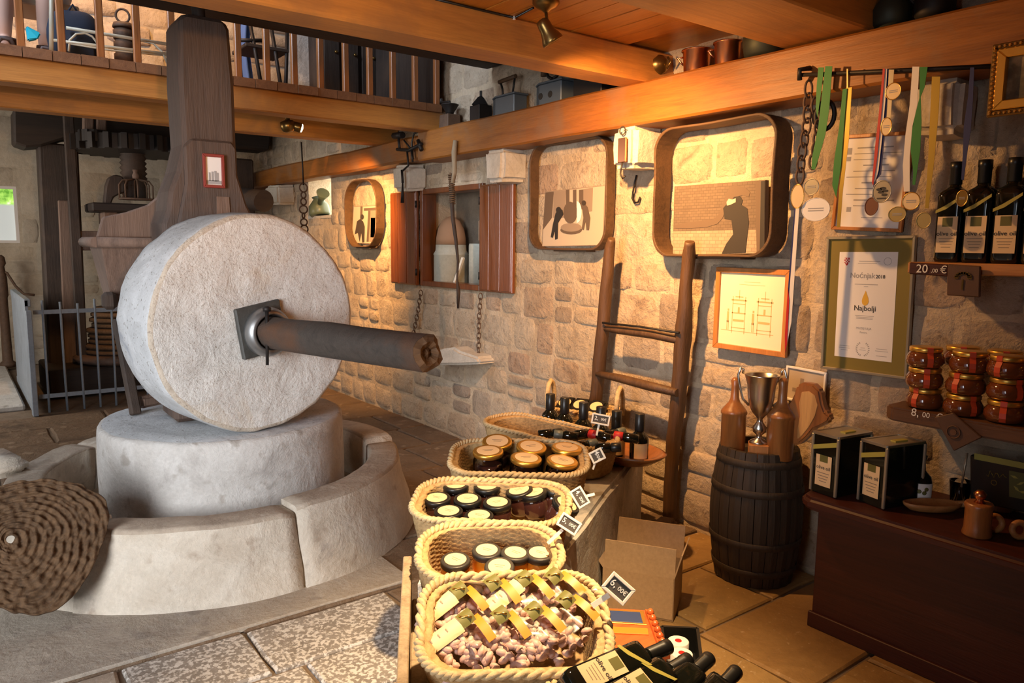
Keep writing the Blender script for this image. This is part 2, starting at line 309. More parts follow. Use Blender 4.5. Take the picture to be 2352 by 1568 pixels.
    def build(s, name, m, parent=None, bevel=0.0, seg=1, sub=0):
        off = Vector(); p = parent
        while p is not None: off += p.location; p = p.parent
        me = s.mesh(name, m, off)
        if bevel or sub:
            bm = bmesh.new(); bm.from_mesh(me)
            if bevel:
                es = [e for e in bm.edges if len(e.link_faces) == 2 and e.calc_face_angle(0) > 0.6]
                bmesh.ops.bevel(bm, geom=es, offset=bevel, segments=seg, affect='EDGES', clamp_overlap=True)
            bm.to_mesh(me); bm.free()
        o = bpy.data.objects.new(name, me); COL.objects.link(o); o.parent = parent
        return o
def tag(o, label, cat, group=None):
    o['label'] = label; o['category'] = cat
    if group: o['group'] = group
    return o
def thing(name, loc, label, cat, group=None):
    o = bpy.data.objects.new(name, None); COL.objects.link(o); o.location = loc; o.empty_display_size = 0.05
    return tag(o, label, cat, group)
def struct(o): o['kind'] = 'structure'; return o
def stuff(o): o['kind'] = 'stuff'; return o
def copy_tree(o, parent=None):
    c = o.copy(); COL.objects.link(c)
    if parent is not None: c.parent = parent
    for ch in o.children: copy_tree(ch, c)
    return c
def beamgrid(mb, a, b, n=14, amp=0.006, seed=0):
    "a hewn beam between two corners, its long edges a little uneven"
    a = Vector(a); b = Vector(b); d = b-a; k = max(range(3), key=lambda i: abs(d[i])); o = [i for i in range(3) if i != k]
    vs_ = []
    for i in range(n+1):
        for q in ((0, 0), (1, 0), (1, 1), (0, 1)):
            p = Vector(a); p[k] += d[k]*i/n; p[o[0]] += d[o[0]]*q[0]; p[o[1]] += d[o[1]]*q[1]
            vs_.append(p+noise.noise_vector(p*2.3+Vector((seed, 0, 0)))*amp)
    fs = [(0, 1, 2, 3), tuple(n*4+j for j in (3, 2, 1, 0))]
    for i in range(n):
        for j in range(4): fs.append((i*4+j, i*4+(j+1) % 4, i*4+4+(j+1) % 4, i*4+4+j)[::-1])
    mb.add(vs_, fs); return mb
def fixnormals(o):
    bm = bmesh.new(); bm.from_mesh(o.data); bmesh.ops.recalc_face_normals(bm, faces=bm.faces); bm.to_mesh(o.data); bm.free(); return o
_font = {}
def text(body, m, o, ex, ey, size, parent, name='lettering', align='CENTER', depth=0.0006, shear=0.0, bold=0.0):
    "lettering as a mesh: baseline centre o, ex to the right, ey up, size = letter height"
    cu = bpy.data.curves.new('txt', 'FONT'); cu.body = body; cu.size = 1.0; cu.align_x = align; cu.shear = shear; cu.offset = bold; cu.resolution_u = 3
    t = bpy.data.objects.new('txt', cu); COL.objects.link(t); bpy.context.view_layer.update()
    me = bpy.data.meshes.new_from_object(t.evaluated_get(bpy.context.evaluated_depsgraph_get()))
    bpy.data.objects.remove(t); bpy.data.curves.remove(cu)
    ex = Vector(ex).normalized(); ey = Vector(ey).normalized(); n = ex.cross(ey); off = Vector(); p = parent
    while p is not None: off += p.location; p = p.parent
    o = Vector(o)-off
    for v in me.vertices: v.co = o + ex*(v.co.x*size) + ey*(v.co.y*size) + n*depth
    me.materials.clear(); me.materials.append(m); me.name = name
    ob = bpy.data.objects.new(name, me); COL.objects.link(ob); ob.parent = parent; return ob
def rrect(w, h, r, n=6):
    pts = []
    for cx, cy, a0 in ((w/2-r, h/2-r, 0), (-w/2+r, h/2-r, 90), (-w/2+r, -h/2+r, 180), (w/2-r, -h/2+r, 270)):
        for k in range(n+1):
            a = math.radians(a0+90*k/n); pts.append((cx+r*math.cos(a), cy+r*math.sin(a)))
    return pts
# ================================================================== THE SETTING
WX = 3.45            # face of the right wall
CX0, CY0 = 1.19, 4.45   # centre of the mill
# ---- masonry
def stone_variants(nm, m, k, seed):
    out = []; r = random.Random(seed)
    for q in range(k):
        n = 6; vs_ = []; j = [[(r.uniform(-.05, .05), r.uniform(-.06, .06)) for _ in range(n)] for _ in range(n)]
        cut = [r.uniform(0.03, 0.14) for _ in range(4)]
        for b in range(n):
            for a in range(n):
                u = [-.5, -.45, -.2, .2, .45, .5][a]; v = [-.5, -.44, -.2, .2, .44, .5][b]
                ring = min(a, b, n-1-a, n-1-b)
                if ring == 0:
                    if a in (0, 5) and b in (0, 5): c = cut[(a > 2)*2+(b > 2)]; u -= math.copysign(c, u); v -= math.copysign(c, v)
                    d = 0.0; u += j[b][a][0]*0.5; v += j[b][a][1]*0.5
                elif ring == 1:
                    if a in (1, 4) and b in (1, 4): c = cut[(a > 2)*2+(b > 2)]; u -= math.copysign(c*.8, u); v -= math.copysign(c*.8, v)
                    d = 0.72+r.uniform(-.14, .14); u += j[b][a][0]*0.4; v += j[b][a][1]*0.4
                else: d = 1.0+r.uniform(-.3, .3); u += j[b][a][0]; v += j[b][a][1]
                vs_.append((u, v, d))
        fs = [(b*n+a, b*n+a+1, (b+1)*n+a+1, (b+1)*n+a) for b in range(n-1) for a in range(n-1)]
        mb = MB(); mb.add(vs_, fs, True); out.append(mb.mesh(nm, m))
    return out
def masonry(parent, o, eu, ev, W, H, holes, mats, wr, hr, seed, dep=0.03, limit=290, key=None, keep=None):
    "courses of separate stones on a wall; holes = (u0, v0, u1, v1) left free"
    r = random.Random(seed); o = Vector(o); eu = Vector(eu); ev = Vector(ev); n = eu.cross(ev)
    var = stone_variants('stone', mats, 14, seed); cells = []; v = 0.0
    while v < H-0.05:
        h = min(r.uniform(*hr), H-v); u = -r.uniform(0, wr[0])
        while u < W:
            w = r.uniform(*wr); k = 1
            if r.random() < 0.16 and h > 0.2: k = 2
            for q in range(k):
                u0, u1, v0, v1 = u, u+w, v+h*q/k, v+h*(q+1)/k
                g = 0.008+r.uniform(0, .006); v0 += r.uniform(-.014, .014)+g; v1 += r.uniform(-.014, .014)-g; u0 += g; u1 -= g
                for a, b, c, d in holes:
                    if u0 < c and u1 > a and v0 < d and v1 > b:
                        best = max(((a-u0, (u0, v0, a-.006, v1)), (u1-c, (c+.006, v0, u1, v1)), (b-v0, (u0, v0, u1, b-.006)), (v1-d, (u0, d+.006, u1, v1))), key=lambda t: t[0]*(1 if t[1][2]-t[1][0] > .06 and t[1][3]-t[1][1] > .05 else 0))
                        u0, v0, u1, v1 = best[1]
                        if best[0] < .06: u1 = u0
                if u1-u0 > .07 and v1-v0 > .05 and u1 > .02 and u0 < W-.02: cells.append((max(u0, .003), v0, min(u1, W-.003), v1, r.randrange(14), r.uniform(-.035, .035), dep*r.uniform(.6, 1.25), r.randrange(2)))
            u += w
        v += h
    if keep: cells = [c for c in cells if keep((c[0]+c[2])/2, (c[1]+c[3])/2)]
    if key: cells.sort(key=lambda c: key((c[0]+c[2])/2, (c[1]+c[3])/2))
    rest = MB()
    for i, (u0, v0, u1, v1, k, rot, d, fl) in enumerate(cells):
        c = o+eu*((u0+u1)/2)+ev*((v0+v1)/2)-n*0.004; w, h = u1-u0, v1-v0; s = -1 if fl else 1
        Rm = Matrix.Rotation(rot, 3, n) if w < h*2 else Matrix.Identity(3)
        ex = Rm @ eu; ey = Rm @ ev
        Mx = Matrix(((ex.x*w*s, ey.x*h*s, n.x*d, c.x), (ex.y*w*s, ey.y*h*s, n.y*d, c.y), (ex.z*w*s, ey.z*h*s, n.z*d, c.z), (0, 0, 0, 1)))
        if i < limit:
            ob = bpy.data.objects.new('stone', var[k]); COL.objects.link(ob); ob.parent = parent; ob.matrix_world = Mx
        else: rest.add([Mx @ x.co for x in var[k].vertices], [tuple(p.vertices) for p in var[k].polygons], True)
    if rest.v: stuff(rest.build('distant_stones', mats, parent))
def wallbox(mb, x0, x1, y0, y1, z0, z1): mb.mm((x0, y0, z0), (x1, y1, z1))
# right wall with the shuttered niche and the little window
NI = (4.96, 5.95, 1.285, 2.14); WI = (7.95, 8.60, 1.97, 2.40)
w = MB(); x0, x1 = WX, WX+0.36
wallbox(w, x0, x1, -1.6, NI[0], -.1, 5.6); wallbox(w, x0, x1, NI[0], NI[1], -.1, NI[2]); wallbox(w, x0, x1, NI[0], NI[1], NI[3], 5.6)
wallbox(w, x0, x1, NI[1], WI[0], -.1, 5.6); wallbox(w, x0, x1, WI[0], WI[1], -.1, WI[2]); wallbox(w, x0, x1, WI[0], WI[1], WI[3], 5.6); wallbox(w, x0, x1, WI[1], 12.3, -.1, 5.6)
wall_right = struct(w.build('wall_right', M['mortar']))
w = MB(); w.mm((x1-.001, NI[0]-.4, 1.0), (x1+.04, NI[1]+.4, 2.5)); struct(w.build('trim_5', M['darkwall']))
# u runs towards smaller y so that eu x ev points into the room (-x)
U0 = 12.0
masonry(wall_right, (WX, U0, 0), (0, -1, 0), (0, 0, 1), 11.6, 3.5, [(U0-NI[1]-.02, NI[2]-.02, U0-NI[0]+.02, NI[3]+.02), (U0-WI[1], WI[2], U0-WI[0], WI[3])], M['wall'],
        (0.19, 0.46), (0.16, 0.29), 11, 0.020, 292, key=lambda u, v: (U0-u-0.6)**2*0.6+(v-1.6)**2*0.5+(5 if (v > 2.4 and v < 2.55) else 0))
# rough footing stones along the wall foot
w = MB()
# far wall with the window, and the gallery wall
w = MB(); FW = (0.25, 0.79, 1.62, 2.36)
w.mm((-2.6, 12, -.1), (FW[0], 12.3, 4.2)); w.mm((FW[1], 12, -.1), (3.45, 12.3, 4.2)); w.mm((FW[0], 12, -.1), (FW[1], 12.3, FW[2])); w.mm((FW[0], 12, FW[3]), (FW[1], 12.3, 4.2))
wall_back = struct(w.build('wall_back', M['farwall']))
masonry(wall_back, (-.3, 12, 0), (1, 0, 0), (0, 0, 1), 3.75, 3.9, [(FW[0]+.27, FW[2]-.03, FW[1]+.33, FW[3]+.03)], M['farwall'], (0.3, 0.65), (0.24, 0.4), 5, 0.025)
w = MB(); w.mm((-2.6, 7.4, 3.1), (3.45, 7.6, 5.6)); wall_gallery = struct(w.build('wall_gallery', M['farwall']))
M['gwall'] = stone('gallery_stone', (0.58, 0.50, 0.40), (0.70, 0.62, 0.52), (0.34, 0.27, 0.2), 7, 34, 0.95, 0.7, 0.02, tint=0.3, pos=True)
masonry(wall_gallery, (0.2, 7.4, 3.1), (1, 0, 0), (0, 0, 1), 3.25, 0.9, [], M['gwall'], (0.22, 0.5), (0.18, 0.3), 9, 0.045)
# walls out of the picture: left wall with a doorway and a hall opening, wall behind the camera
w = MB(); w.mm((-2.7, -1.7, -.1), (-2.5, 0.0, 5.6)); w.mm((-2.7, 0.0, 2.7), (-2.5, 1.8, 5.6)); w.mm((-2.7, 1.8, -.1), (-2.5, 7.7, 3.6)); w.mm((-2.7, 7.7, 3.0), (-2.5, 9.5, 5.6)); w.mm((-2.7, 9.5, -.1), (-2.5, 12.3, 5.6))
struct(w.build('wall_left', M['darkwall']))
w = MB(); w.mm((-2.7, -1.9, -.1), (3.8, -1.7, 5.6)); struct(w.build('wall_front', M['darkwall']))
# window_1: far left, a pane with garden green behind it
w = MB(); a, b, c, d = FW; t = .035
for p, q in (((a, 12.0, c), (a+t, 12.1, d)), ((b-t, 12.0, c), (b, 12.1, d)), ((a+t, 12.0, c), (b-t, 12.1, c+t)), ((a+t, 12.0, d-t), (b-t, 12.1, d))): w.mm(p, q)
window_1 = struct(w.build('window_1', M['paper']))
m = mat('garden_glare', (0.5, 0.5, 0.5), 0.9); ns, ln, b_ = nodes(m); v = coords(m, (1, 1, 1), False)
n_ = nz(m, v, 9, 4, 0.6); sx = ns.new('ShaderNodeSeparateXYZ'); ln.new(v, sx.inputs[0])
colr = mixc(m, ramp(m, sx.outputs['Z'], [(0.0, (0, 0, 0)), (0.03, (1, 1, 1))]), (0.42, 0.44, 0.42), ramp(m, n_, [(0.35, (0.10, 0.30, 0.03)), (0.6, (0.45, 0.8, 0.15)), (0.75, (0.9, 1.0, 0.7))]))
ln.new(colr, b_.inputs['Base Color']); ln.new(colr, b_.inputs['Emission Color']); b_.inputs['Emission Strength'].default_value = 0.9
g = MB(); g.mm((a+t, 12.06, c+t), (b-t, 12.07, d-t)); gp = g.build('pane', m, window_1)
gp.data.transform(Matrix.Translation((-(a+b)/2, -12.06, -(c+d)/2-.12))); gp.location = ((a+b)/2, 12.06, (c+d)/2+.12)
# ---- floor
f = MB(); f.mm((-2.6, -1.8, -.2), (3.5, 12.2, -.018)); floor = struct(f.build('floor', M['grout']))
r = random.Random(21)
rows = [0.5, 1.0, 1.42, 1.95, 2.4, 2.72, 3.1, 3.62, 4.1, 4.7, 5.3, 5.9, 6.5, 7.1, 7.7, 8.25]
def slab(x0, y0, x1, y1, m, z):
    j = lambda: r.uniform(-.02, .02)
    g = .009; xm = x0+(x1-x0)*r.uniform(.35, .65); ym = y0+(y1-y0)*r.uniform(.35, .65)
    pts = [(x0+g, y0+g), (xm, y0+g+j()*.5), (x1-g, y0+g), (x1-g+j()*.5, ym), (x1-g, y1-g), (xm, y1-g+j()*.5), (x0+g, y1-g), (x0+g+j()*.5, ym)]
    ins = [((p[0]-(x0+x1)/2)*.965+(x0+x1)/2, (p[1]-(y0+y1)/2)*.965+(y0+y1)/2) for p in pts]
    b = MB(); vs_ = [(p[0], p[1], -.03) for p in pts]+[(p[0], p[1], z-.008) for p in pts]+[(p[0], p[1], z+r.uniform(-.003, .003)) for p in ins]+[((x0+x1)/2, (y0+y1)/2, z)]
    fs = []
    for k in range(8):
        q = (k+1) % 8; fs += [(k, q, 8+q, 8+k), (8+k, 8+q, 16+q, 16+k), (16+k, 16+q, 24)]
    b.add(vs_, fs, False); c = Vector(((x0+x1)/2, (y0+y1)/2, 0))
    me = b.mesh('flagstone', m, c); o = bpy.data.objects.new('flagstone', me); COL.objects.link(o); o.parent = floor; o.location = c; return o
for i in range(len(rows)-1):
    y0, y1 = rows[i], rows[i+1]; x = -0.9+r.uniform(0, .3)
    while x < 3.4:
        wd = r.uniform(.42, .8) if y0 < 3 else r.uniform(.6, 1.1)
        x2 = min(x+wd, 3.44)
        if 3.44-x2 < .25: x2 = 3.44
        cx, cy = (x+x2)/2, (y0+y1)/2
        if math.hypot(cx-CX0, cy-CY0) > .75 and y0 < 8.2:
            if cx < 1.75 and y0 < 3.0: mm_ = M['pitflag'] if r.random() < .55 else M['flag']
            elif cx > 1.9 and y0 < 2.7: mm_ = M['orflag']
            elif y0 > 2.6: mm_ = M['shadeflag']
            else: mm_ = M['flag']
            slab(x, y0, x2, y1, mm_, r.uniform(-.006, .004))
        x = x2
# raised stone step at the far left and rubble bank at the foot of the right wall
# ---- ceiling of planks over the shop, dark soffit beyond the first beam, upper roof
c_ = MB(); c_.mm((-2.6, -1.8, 2.775), (3.5, 3.25, 2.9)); ceiling = struct(c_.build('ceiling', M['plank_y']))
x = -2.4
pl = MB(); pl.mm((-.068, -2.4, -.008), (.068, 2.45, .014)); pm = pl.mesh('plank', M['plank_y'])
bmx = bmesh.new(); bmx.from_mesh(pm); bmesh.ops.bevel(bmx, geom=[e for e in bmx.edges], offset=.004, segments=1, affect='EDGES'); bmx.to_mesh(pm); bmx.free()
while x < 3.1:
    o = bpy.data.objects.new('plank', pm); COL.objects.link(o); o.parent = ceiling; o.location = (x, .78, 2.758+rnd.uniform(-.002, .002)); x += .1385
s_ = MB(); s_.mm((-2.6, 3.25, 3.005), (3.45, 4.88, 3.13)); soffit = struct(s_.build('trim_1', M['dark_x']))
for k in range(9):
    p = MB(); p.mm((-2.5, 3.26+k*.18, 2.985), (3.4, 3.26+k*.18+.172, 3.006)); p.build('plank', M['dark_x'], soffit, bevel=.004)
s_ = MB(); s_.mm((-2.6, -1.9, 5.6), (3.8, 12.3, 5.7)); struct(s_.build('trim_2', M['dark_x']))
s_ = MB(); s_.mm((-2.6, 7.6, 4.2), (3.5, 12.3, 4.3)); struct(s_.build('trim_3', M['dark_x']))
# ---- beams
b = beamgrid(MB(), (-2.5, 3.04, 2.572), (3.44, 3.24, 2.748), 26, .004, 1); o = fixnormals(b.build('ceiling_beam', M['beam_x'], None, bevel=.008))
tag(o, 'long honey wooden ceiling beam running from the top edge to the wall beam, behind the bell lamp', 'beam')
b = beamgrid(MB(), (-2.5, 1.78, 2.59), (3.44, 2.2, 2.746), 26, .004, 2); o = fixnormals(b.build('ceiling_beam', M['beam_x'], None, bevel=.008))
tag(o, 'broad dim ceiling beam at the upper right above the green medal ribbons', 'beam')
b = beamgrid(MB(), (3.2, -1.5, 2.343), (3.44, 5.60, 2.58), 30, .006, 3); o = fixnormals(b.build('wall_beam', M['beam_y'], None, bevel=.012))
tag(o, 'thick orange wall beam on stone corbels, with old irons standing on it', 'beam')
b = beamgrid(MB(), (3.24, 5.62, 2.36), (3.44, 11.9, 2.565), 30, .012, 4); o = fixnormals(b.build('wall_beam', M['beam_y'], None, bevel=.02))
tag(o, 'rougher far end of the wall beam above the small window, with ochre patches', 'beam')
# ---- corbels
def corbel(x, y0, y1, z0, z1, seed, label):
    b = MB(); b.mm((x, y0, z0), (WX+.004, y1, z1)); o = b.build('corbel', M['corbel'], None, bevel=.03, seg=3)
    bm = bmesh.new(); bm.from_mesh(o.data); bmesh.ops.subdivide_edges(bm, edges=[e for e in bm.edges if e.calc_length() > .1], cuts=3, use_grid_fill=True)
    for v in bm.verts: v.co += noise.noise_vector(v.co*6+Vector((seed, 0, 0)))*.014
    bm.to_mesh(o.data); bm.free()
    tag(o, label, 'corbel')
corbel(3.24, 5.86, 6.12, 2.12, 2.345, 1, 'stone corbel above the left shutter, under the iron drill')
corbel(3.22, 4.42, 4.66, 2.11, 2.342, 2, 'rough stone corbel under the beam above the right shutter')
corbel(3.19, 3.09, 3.29, 2.11, 2.342, 3, 'brightly lit stone corbel between two wooden hoops, behind the spring balance')
corbel(3.27, 1.40, 1.58, 2.12, 2.345, 4, 'dim stone corbel behind the gold ribbon and above the bottles')
corbel(3.22, 9.0, 9.45, 2.12, 2.355, 5, 'lit stone corbel between the dark post and the small window')
# ---- balcony
balc = thing('balcony', (1.2, 5.43, 2.57), 'wooden balcony with honey joists and brown plank deck, resting on the wall beam', 'balcony')
for y, z in ((5.43, 2.575), (6.33, 2.555)):
    b = beamgrid(MB(), (-2.5, y, z), (3.36 if y < 6 else 3.42, y+.16, 2.725), 24, .004, y); fixnormals(b.build('joist', M['beam_x'], balc, bevel=.008))
x = -2.45
pl = MB(); pl.mm((0, 0, 0), (.148, 1.92, .06)); pm = pl.mesh('deck_plank', M['deck_x'])
while x < 3.3:
    o = bpy.data.objects.new('deck_plank', pm); COL.objects.link(o); o.parent = balc; o.location = Vector((x, 5.405+rnd.uniform(-.006, .006), 2.726))-balc.location; x += .152
rl = thing('balcony_railing', (1.2, 5.47, 2.786), 'reddish brown balcony railing with square balusters behind the big post', 'railing')
pl = MB(); pl.mm((-.021, -.021, 0), (.021, .021, .88)); pm = pl.mesh('baluster', M['rail_z'])
bmx = bmesh.new(); bmx.from_mesh(pm); bmesh.ops.bevel(bmx, geom=bmx.edges[:], offset=.004, segments=1, affect='EDGES'); bmx.to_mesh(pm); bmx.free()
for k in range(-8, 15):
    x = 0.437+.2105*k
    if k > 5: x = 1.707+.2*(k-6)
    if x > 3.4: break
    o = bpy.data.objects.new('baluster', pm); COL.objects.link(o); o.parent = rl; o.location = Vector((x, 5.47, 2.786))-rl.location
b = MB(); b.mm((-2.4, 5.44, 3.66), (3.35, 5.5, 3.72)); b.build('handrail', M['rail_z'], rl, bevel=.008)
# ================================================================== THE OLIVE MILL
def atp(px, py, p0, n):
    d = _R*((px-CX)/FOC) + _U*((CY-py)/FOC) + _f; o = Vector((0, 0, EYE)); n = Vector(n)
    return o + d*((Vector(p0)-o).dot(n)/d.dot(n))
MC = Vector((1.285, 3.885, 1.235)); ma = math.radians(-79); MN = Vector((math.cos(ma), math.sin(ma), 0)); ME = Vector((-math.sin(ma), math.cos(ma), 0)); MZ = Vector((0, 0, 1))
mill = thing('millstone', (1.35, 4.1, 0.662), 'great upright round millstone with a square iron hub plate, standing on the bed stone', 'millstone')
R_, T_ = 0.57, 0.43
prof = [(0.05, -T_), (0.3, -T_), (0.50, -T_), (0.542, -T_+.008), (0.562, -T_+.035), (0.568, -T_+.1), (0.571, -.3), (0.572, -.2), (0.571, -.1), (0.570, -.03), (0.566, -.012), (0.558, -.001), (0.545, 0.003), (0.50, 0.003), (0.44, 0.004), (0.37, .003), (0.3, .004), (0.22, .003), (0.14, .003), (0.05, .003)]
b = MB(); b.lathe(prof, 110, MC, MN, True, False, False)
for p in b.v:
    q = p-MC; rr = (q-MN*q.dot(MN)); k = rr.length
    p += noise.noise_vector(p*9)*.005 + noise.noise_vector(p*28)*.0026
    if k > .5: p += rr.normalized()*(noise.noise(p*4.5)*.009+noise.noise(p*17)*.004)
o = b.build('stone_wheel', [M['mill'], M['millrim'], M['milledge']], mill)
for i, pl_ in enumerate(o.data.polygons):
    if 2 <= i//110 < 10: pl_.material_index = 1
    if 10 <= i//110 < 12: pl_.material_index = 2
def face(u, v, h=0.0): return MC+ME*u+MZ*v+MN*h
b = MB(); Rm = Matrix((ME, MZ, MN)).transposed() @ Matrix.Rotation(math.radians(9), 3, 'Z')
pc = atp(596, 755, MC, MN); b.box(pc+MN*.012, (.255, .265, .03), Rm); b.rough(.006, 14)
o = b.build('hub_plate', M['plate'], mill, bevel=.006)
rc = atp(606, 760, MC, MN)
b = MB(); b.lathe([(.128, .02), (.130, .045), (.122, .07), (.108, .085), (.098, .09), (.090, .085), (.088, .06), (.088, .02)], 40, rc, MN); o = b.build('hub_ring', M['ring'], mill); o['label'] = 'worn bright iron collar'
end = atp(986, 812, MC+MN*1.33, MN); ax = (end-rc).normalized(); L = (end-rc).length
q = ax.to_track_quat('Z', 'Y'); n = 16
b = MB(); vs_ = []; nr = 34
for i in range(nr+1):
    t = i/nr; rad = .078-.006*t
    for k in range(n):
        a = 2*PI*k/n; sq = rad/max(abs(math.cos(a-.5)), abs(math.sin(a-.5)))**.45
        p = rc+ax*(-.42+(L+.42)*t)+q @ Vector((math.cos(a)*sq, math.sin(a)*sq, 0))
        p += noise.noise_vector(Vector((p.x*3, p.y*3, p.z*14)))*.006
        if i == nr: p += ax*(noise.noise(p*16)*.035)-ax*.01
        vs_.append(p)
fs = [(i*n+k, i*n+(k+1) % n, (i+1)*n+(k+1) % n, (i+1)*n+k) for i in range(nr) for k in range(n)]
b.add(vs_, fs, True); o = b.build('axle_beam', M['axle'], mill); o['label'] = 'long dark wooden axle beam'
b = MB(); ringv = [v.copy() for v in vs_[nr*n:]]; cc = sum(ringv, Vector())/n
vv = [v+ax*.001 for v in ringv]; ff = []
for t_, dz in ((.65, .012), (.3, -.008)):
    vv += [cc+(v-cc)*t_+ax*(dz+noise.noise(v*30)*.018) for v in ringv]
vv.append(cc+ax*.004)
for j in range(2): ff += [(j*n+k, j*n+(k+1) % n, (j+1)*n+(k+1) % n, (j+1)*n+k) for k in range(n)]
ff += [(2*n+k, 2*n+(k+1) % n, 3*n) for k in range(n)]
b.add(vv, ff, False); o = b.build('axle_end', M['axle_end'], mill); o['label'] = 'split reddish end grain of the axle'
b = MB(); pp = atp(613, 712, MC+MN*.12, MN); p2 = atp(614, 838, MC+MN*.12, MN); b.tube([pp, (pp+p2)/2, p2], [.010, .009, .008], 8); b.lathe([(.02, -.006), (.022, .012), (.010, .02)], 10, pp); b.build('iron_pin', M['iron'], mill)
# bed stone
b = MB(); b.lathe([(.665, .02), (.668, .2), (.668, .4), (.667, .60), (.664, .640), (.656, .653), (.640, .660), (.5, .661), (.35, .662), (.15, .662)], 96, (1.24, 4.43, 0), (0, 0, 1), True, True, True)
b.rough(.006, 5).rough(.003, 22)
bed = b.build('bed_stone', [M['bed'], M['millrim']], None)
for i, q_ in enumerate(bed.data.polygons):
    if i//96 >= 6: q_.material_index = 1
tag(bed, 'low round bed stone drum carrying the upright millstone, inside the basin', 'millstone')
# basin ring
basin = thing('mill_basin', (CX0, CY0, 0), 'round pale stone basin of curved blocks around the bed stone', 'basin')
def segm(a0, a1, zt, ri=.87, ro=1.05, rb=1.14, seed=0, na=None):
    na = na or max(6, int(abs(a1-a0)/4)); prof = [(ri+.03, .10), (ri, .22), (ri+.002, zt-.018), (ri+.006, zt-.004), (ri+.020, zt), (ro-.02, zt+.004), (ro-.006, zt-.002), (ro+.001, zt-.018), (ro+.03, zt*.6), (rb-.02, zt*.3), (rb, .0)]
    vs_ = []; m = len(prof); g = .25 if a1-a0 < 350 else 0
    for i in range(na+1):
        a = math.radians(a0+g+(a1-a0-2*g)*i/na)
        for r_, z in prof:
            e = 1-.02*(i in (0, na))
            p = Vector((CX0+math.cos(a)*r_, CY0+math.sin(a)*r_, z if i not in (0, na) or z < .12 else z-.008))
            vs_.append(p+noise.noise_vector(p*3+Vector((seed, 0, 0)))*.014+noise.noise_vector(p*13)*.004)
    fs = [(i*m+j, (i+1)*m+j, (i+1)*m+j+1, i*m+j+1) for i in range(na) for j in range(m-1)]
    fs += [tuple(range(m))[::-1], tuple(na*m+j for j in range(m))]
    b = MB(); b.add(vs_, fs, True); o = b.build('basin_block', [M['basin'], M['basintop']], basin)
    for i, q_ in enumerate(o.data.polygons):
        if i < na*(m-1) and 2 <= i % (m-1) <= 6: q_.material_index = 1
    fixnormals(o); return o
segm(-86, -12, .40, seed=1); segm(-12, 62, .43, seed=2); segm(62, 128, .40, seed=3); segm(128, 186, .40, seed=4); segm(186, 222, .37, seed=6); segm(222, 274, .365, seed=5)
b = MB(); b.lathe([(.1, .13), (.5, .13), (.95, .12)], 48, (CX0, CY0, 0), (0, 0, 1), True, False, False); b.rough(.008, 6); o = b.build('basin_floor', M['flag'], basin); o['label'] = 'dusty brown channel floor'
M['plinth'] = stone('plinth_stone', (0.42, 0.36, 0.29), (0.54, 0.48, 0.40), (0.26, 0.21, 0.17), 4, 50, 0.8, 0.8, 0.016, speck=((0.24, 0.20, 0.165), 8, 0.60), stain=((0.30, 0.27, 0.24), 2.6, 0.56))
b = MB(); b.mm((-.6, 3.12, -.016), (1.74, 4.6, .010)); o = b.build('plinth_slab', M['plinth'], basin, bevel=.006)
b = MB(); b.box((.14, 4.86, .44), (.22, .34, .1), Matrix.Rotation(.25, 3, 'Z')); o = b.build('spout_block', M['basin'], basin, bevel=.035, seg=3); o.data.polygons.foreach_set('use_smooth', [True]*len(o.data.polygons))
# woven pressing mat
B0 = Vector((.2, 3.50, .03)); up = Vector((0, .46, .888)); nn = Vector((0, -.888, .46))
B0 = Vector((.2, 3.47, .03))
outl = [(-95, 1250), (-70, 1180), (0, 1118), (60, 1106), (130, 1105), (195, 1120), (240, 1148), (250, 1185), (245, 1215), (228, 1265), (200, 1325), (165, 1372), (130, 1400), (95, 1411), (40, 1408), (0, 1395), (-50, 1360), (-85, 1310)]
pl3 = [atp(x, y, B0, nn) for x, y in outl]; ctr = atp(20, 1240, B0, nn)
uu = Vector((1, 0, 0)); angs = []
for p in pl3: d = p-ctr; angs.append((math.atan2(d.dot(up), d.dot(uu)), d.length))
angs.sort()
def rad_at(a):
    k = len(angs)
    for i in range(k):
        a0, r0 = angs[i]; a1, r1 = angs[(i+1) % k]; a1_ = a1+(2*PI if i == k-1 else 0); aa = a if a >= a0 else a+2*PI
        if a0 <= aa <= a1_: t = (aa-a0)/(a1_-a0); t = t*t*(3-2*t); return r0+(r1-r0)*t
    return angs[0][1]
def matf(u, v):
    a = -PI+2*PI*u; R = rad_at(a); k = .055+.945*min(v, .93)/.93
    r_ = R*k; turns = 10.5; ph = (k*turns+u+.5*noise.noise(Vector((math.cos(a)*r_*9, math.sin(a)*r_*9, 3.0)))) % 1.0
    h = .007*abs(math.sin(PI*ph))**.7+.006*math.sin(r_*2*PI*u*44+math.floor(k*turns+u)*2.4+ph*2.2)*abs(math.sin(PI*ph))+.014*noise.noise(Vector((math.cos(a)*r_*40, math.sin(a)*r_*40, 0)))
    if v > .93: h = -.04*(v-.93)/.07
    return ctr+(uu*math.cos(a)+up*math.sin(a))*r_+nn*(.02+h)
b = MB(); b.grid(matf, 300, 86, True)
mt = b.build('woven_mat', M['jute'], None); tag(mt, 'round brown woven esparto press mat with a centre hole, leaning on the basin front', 'mat')
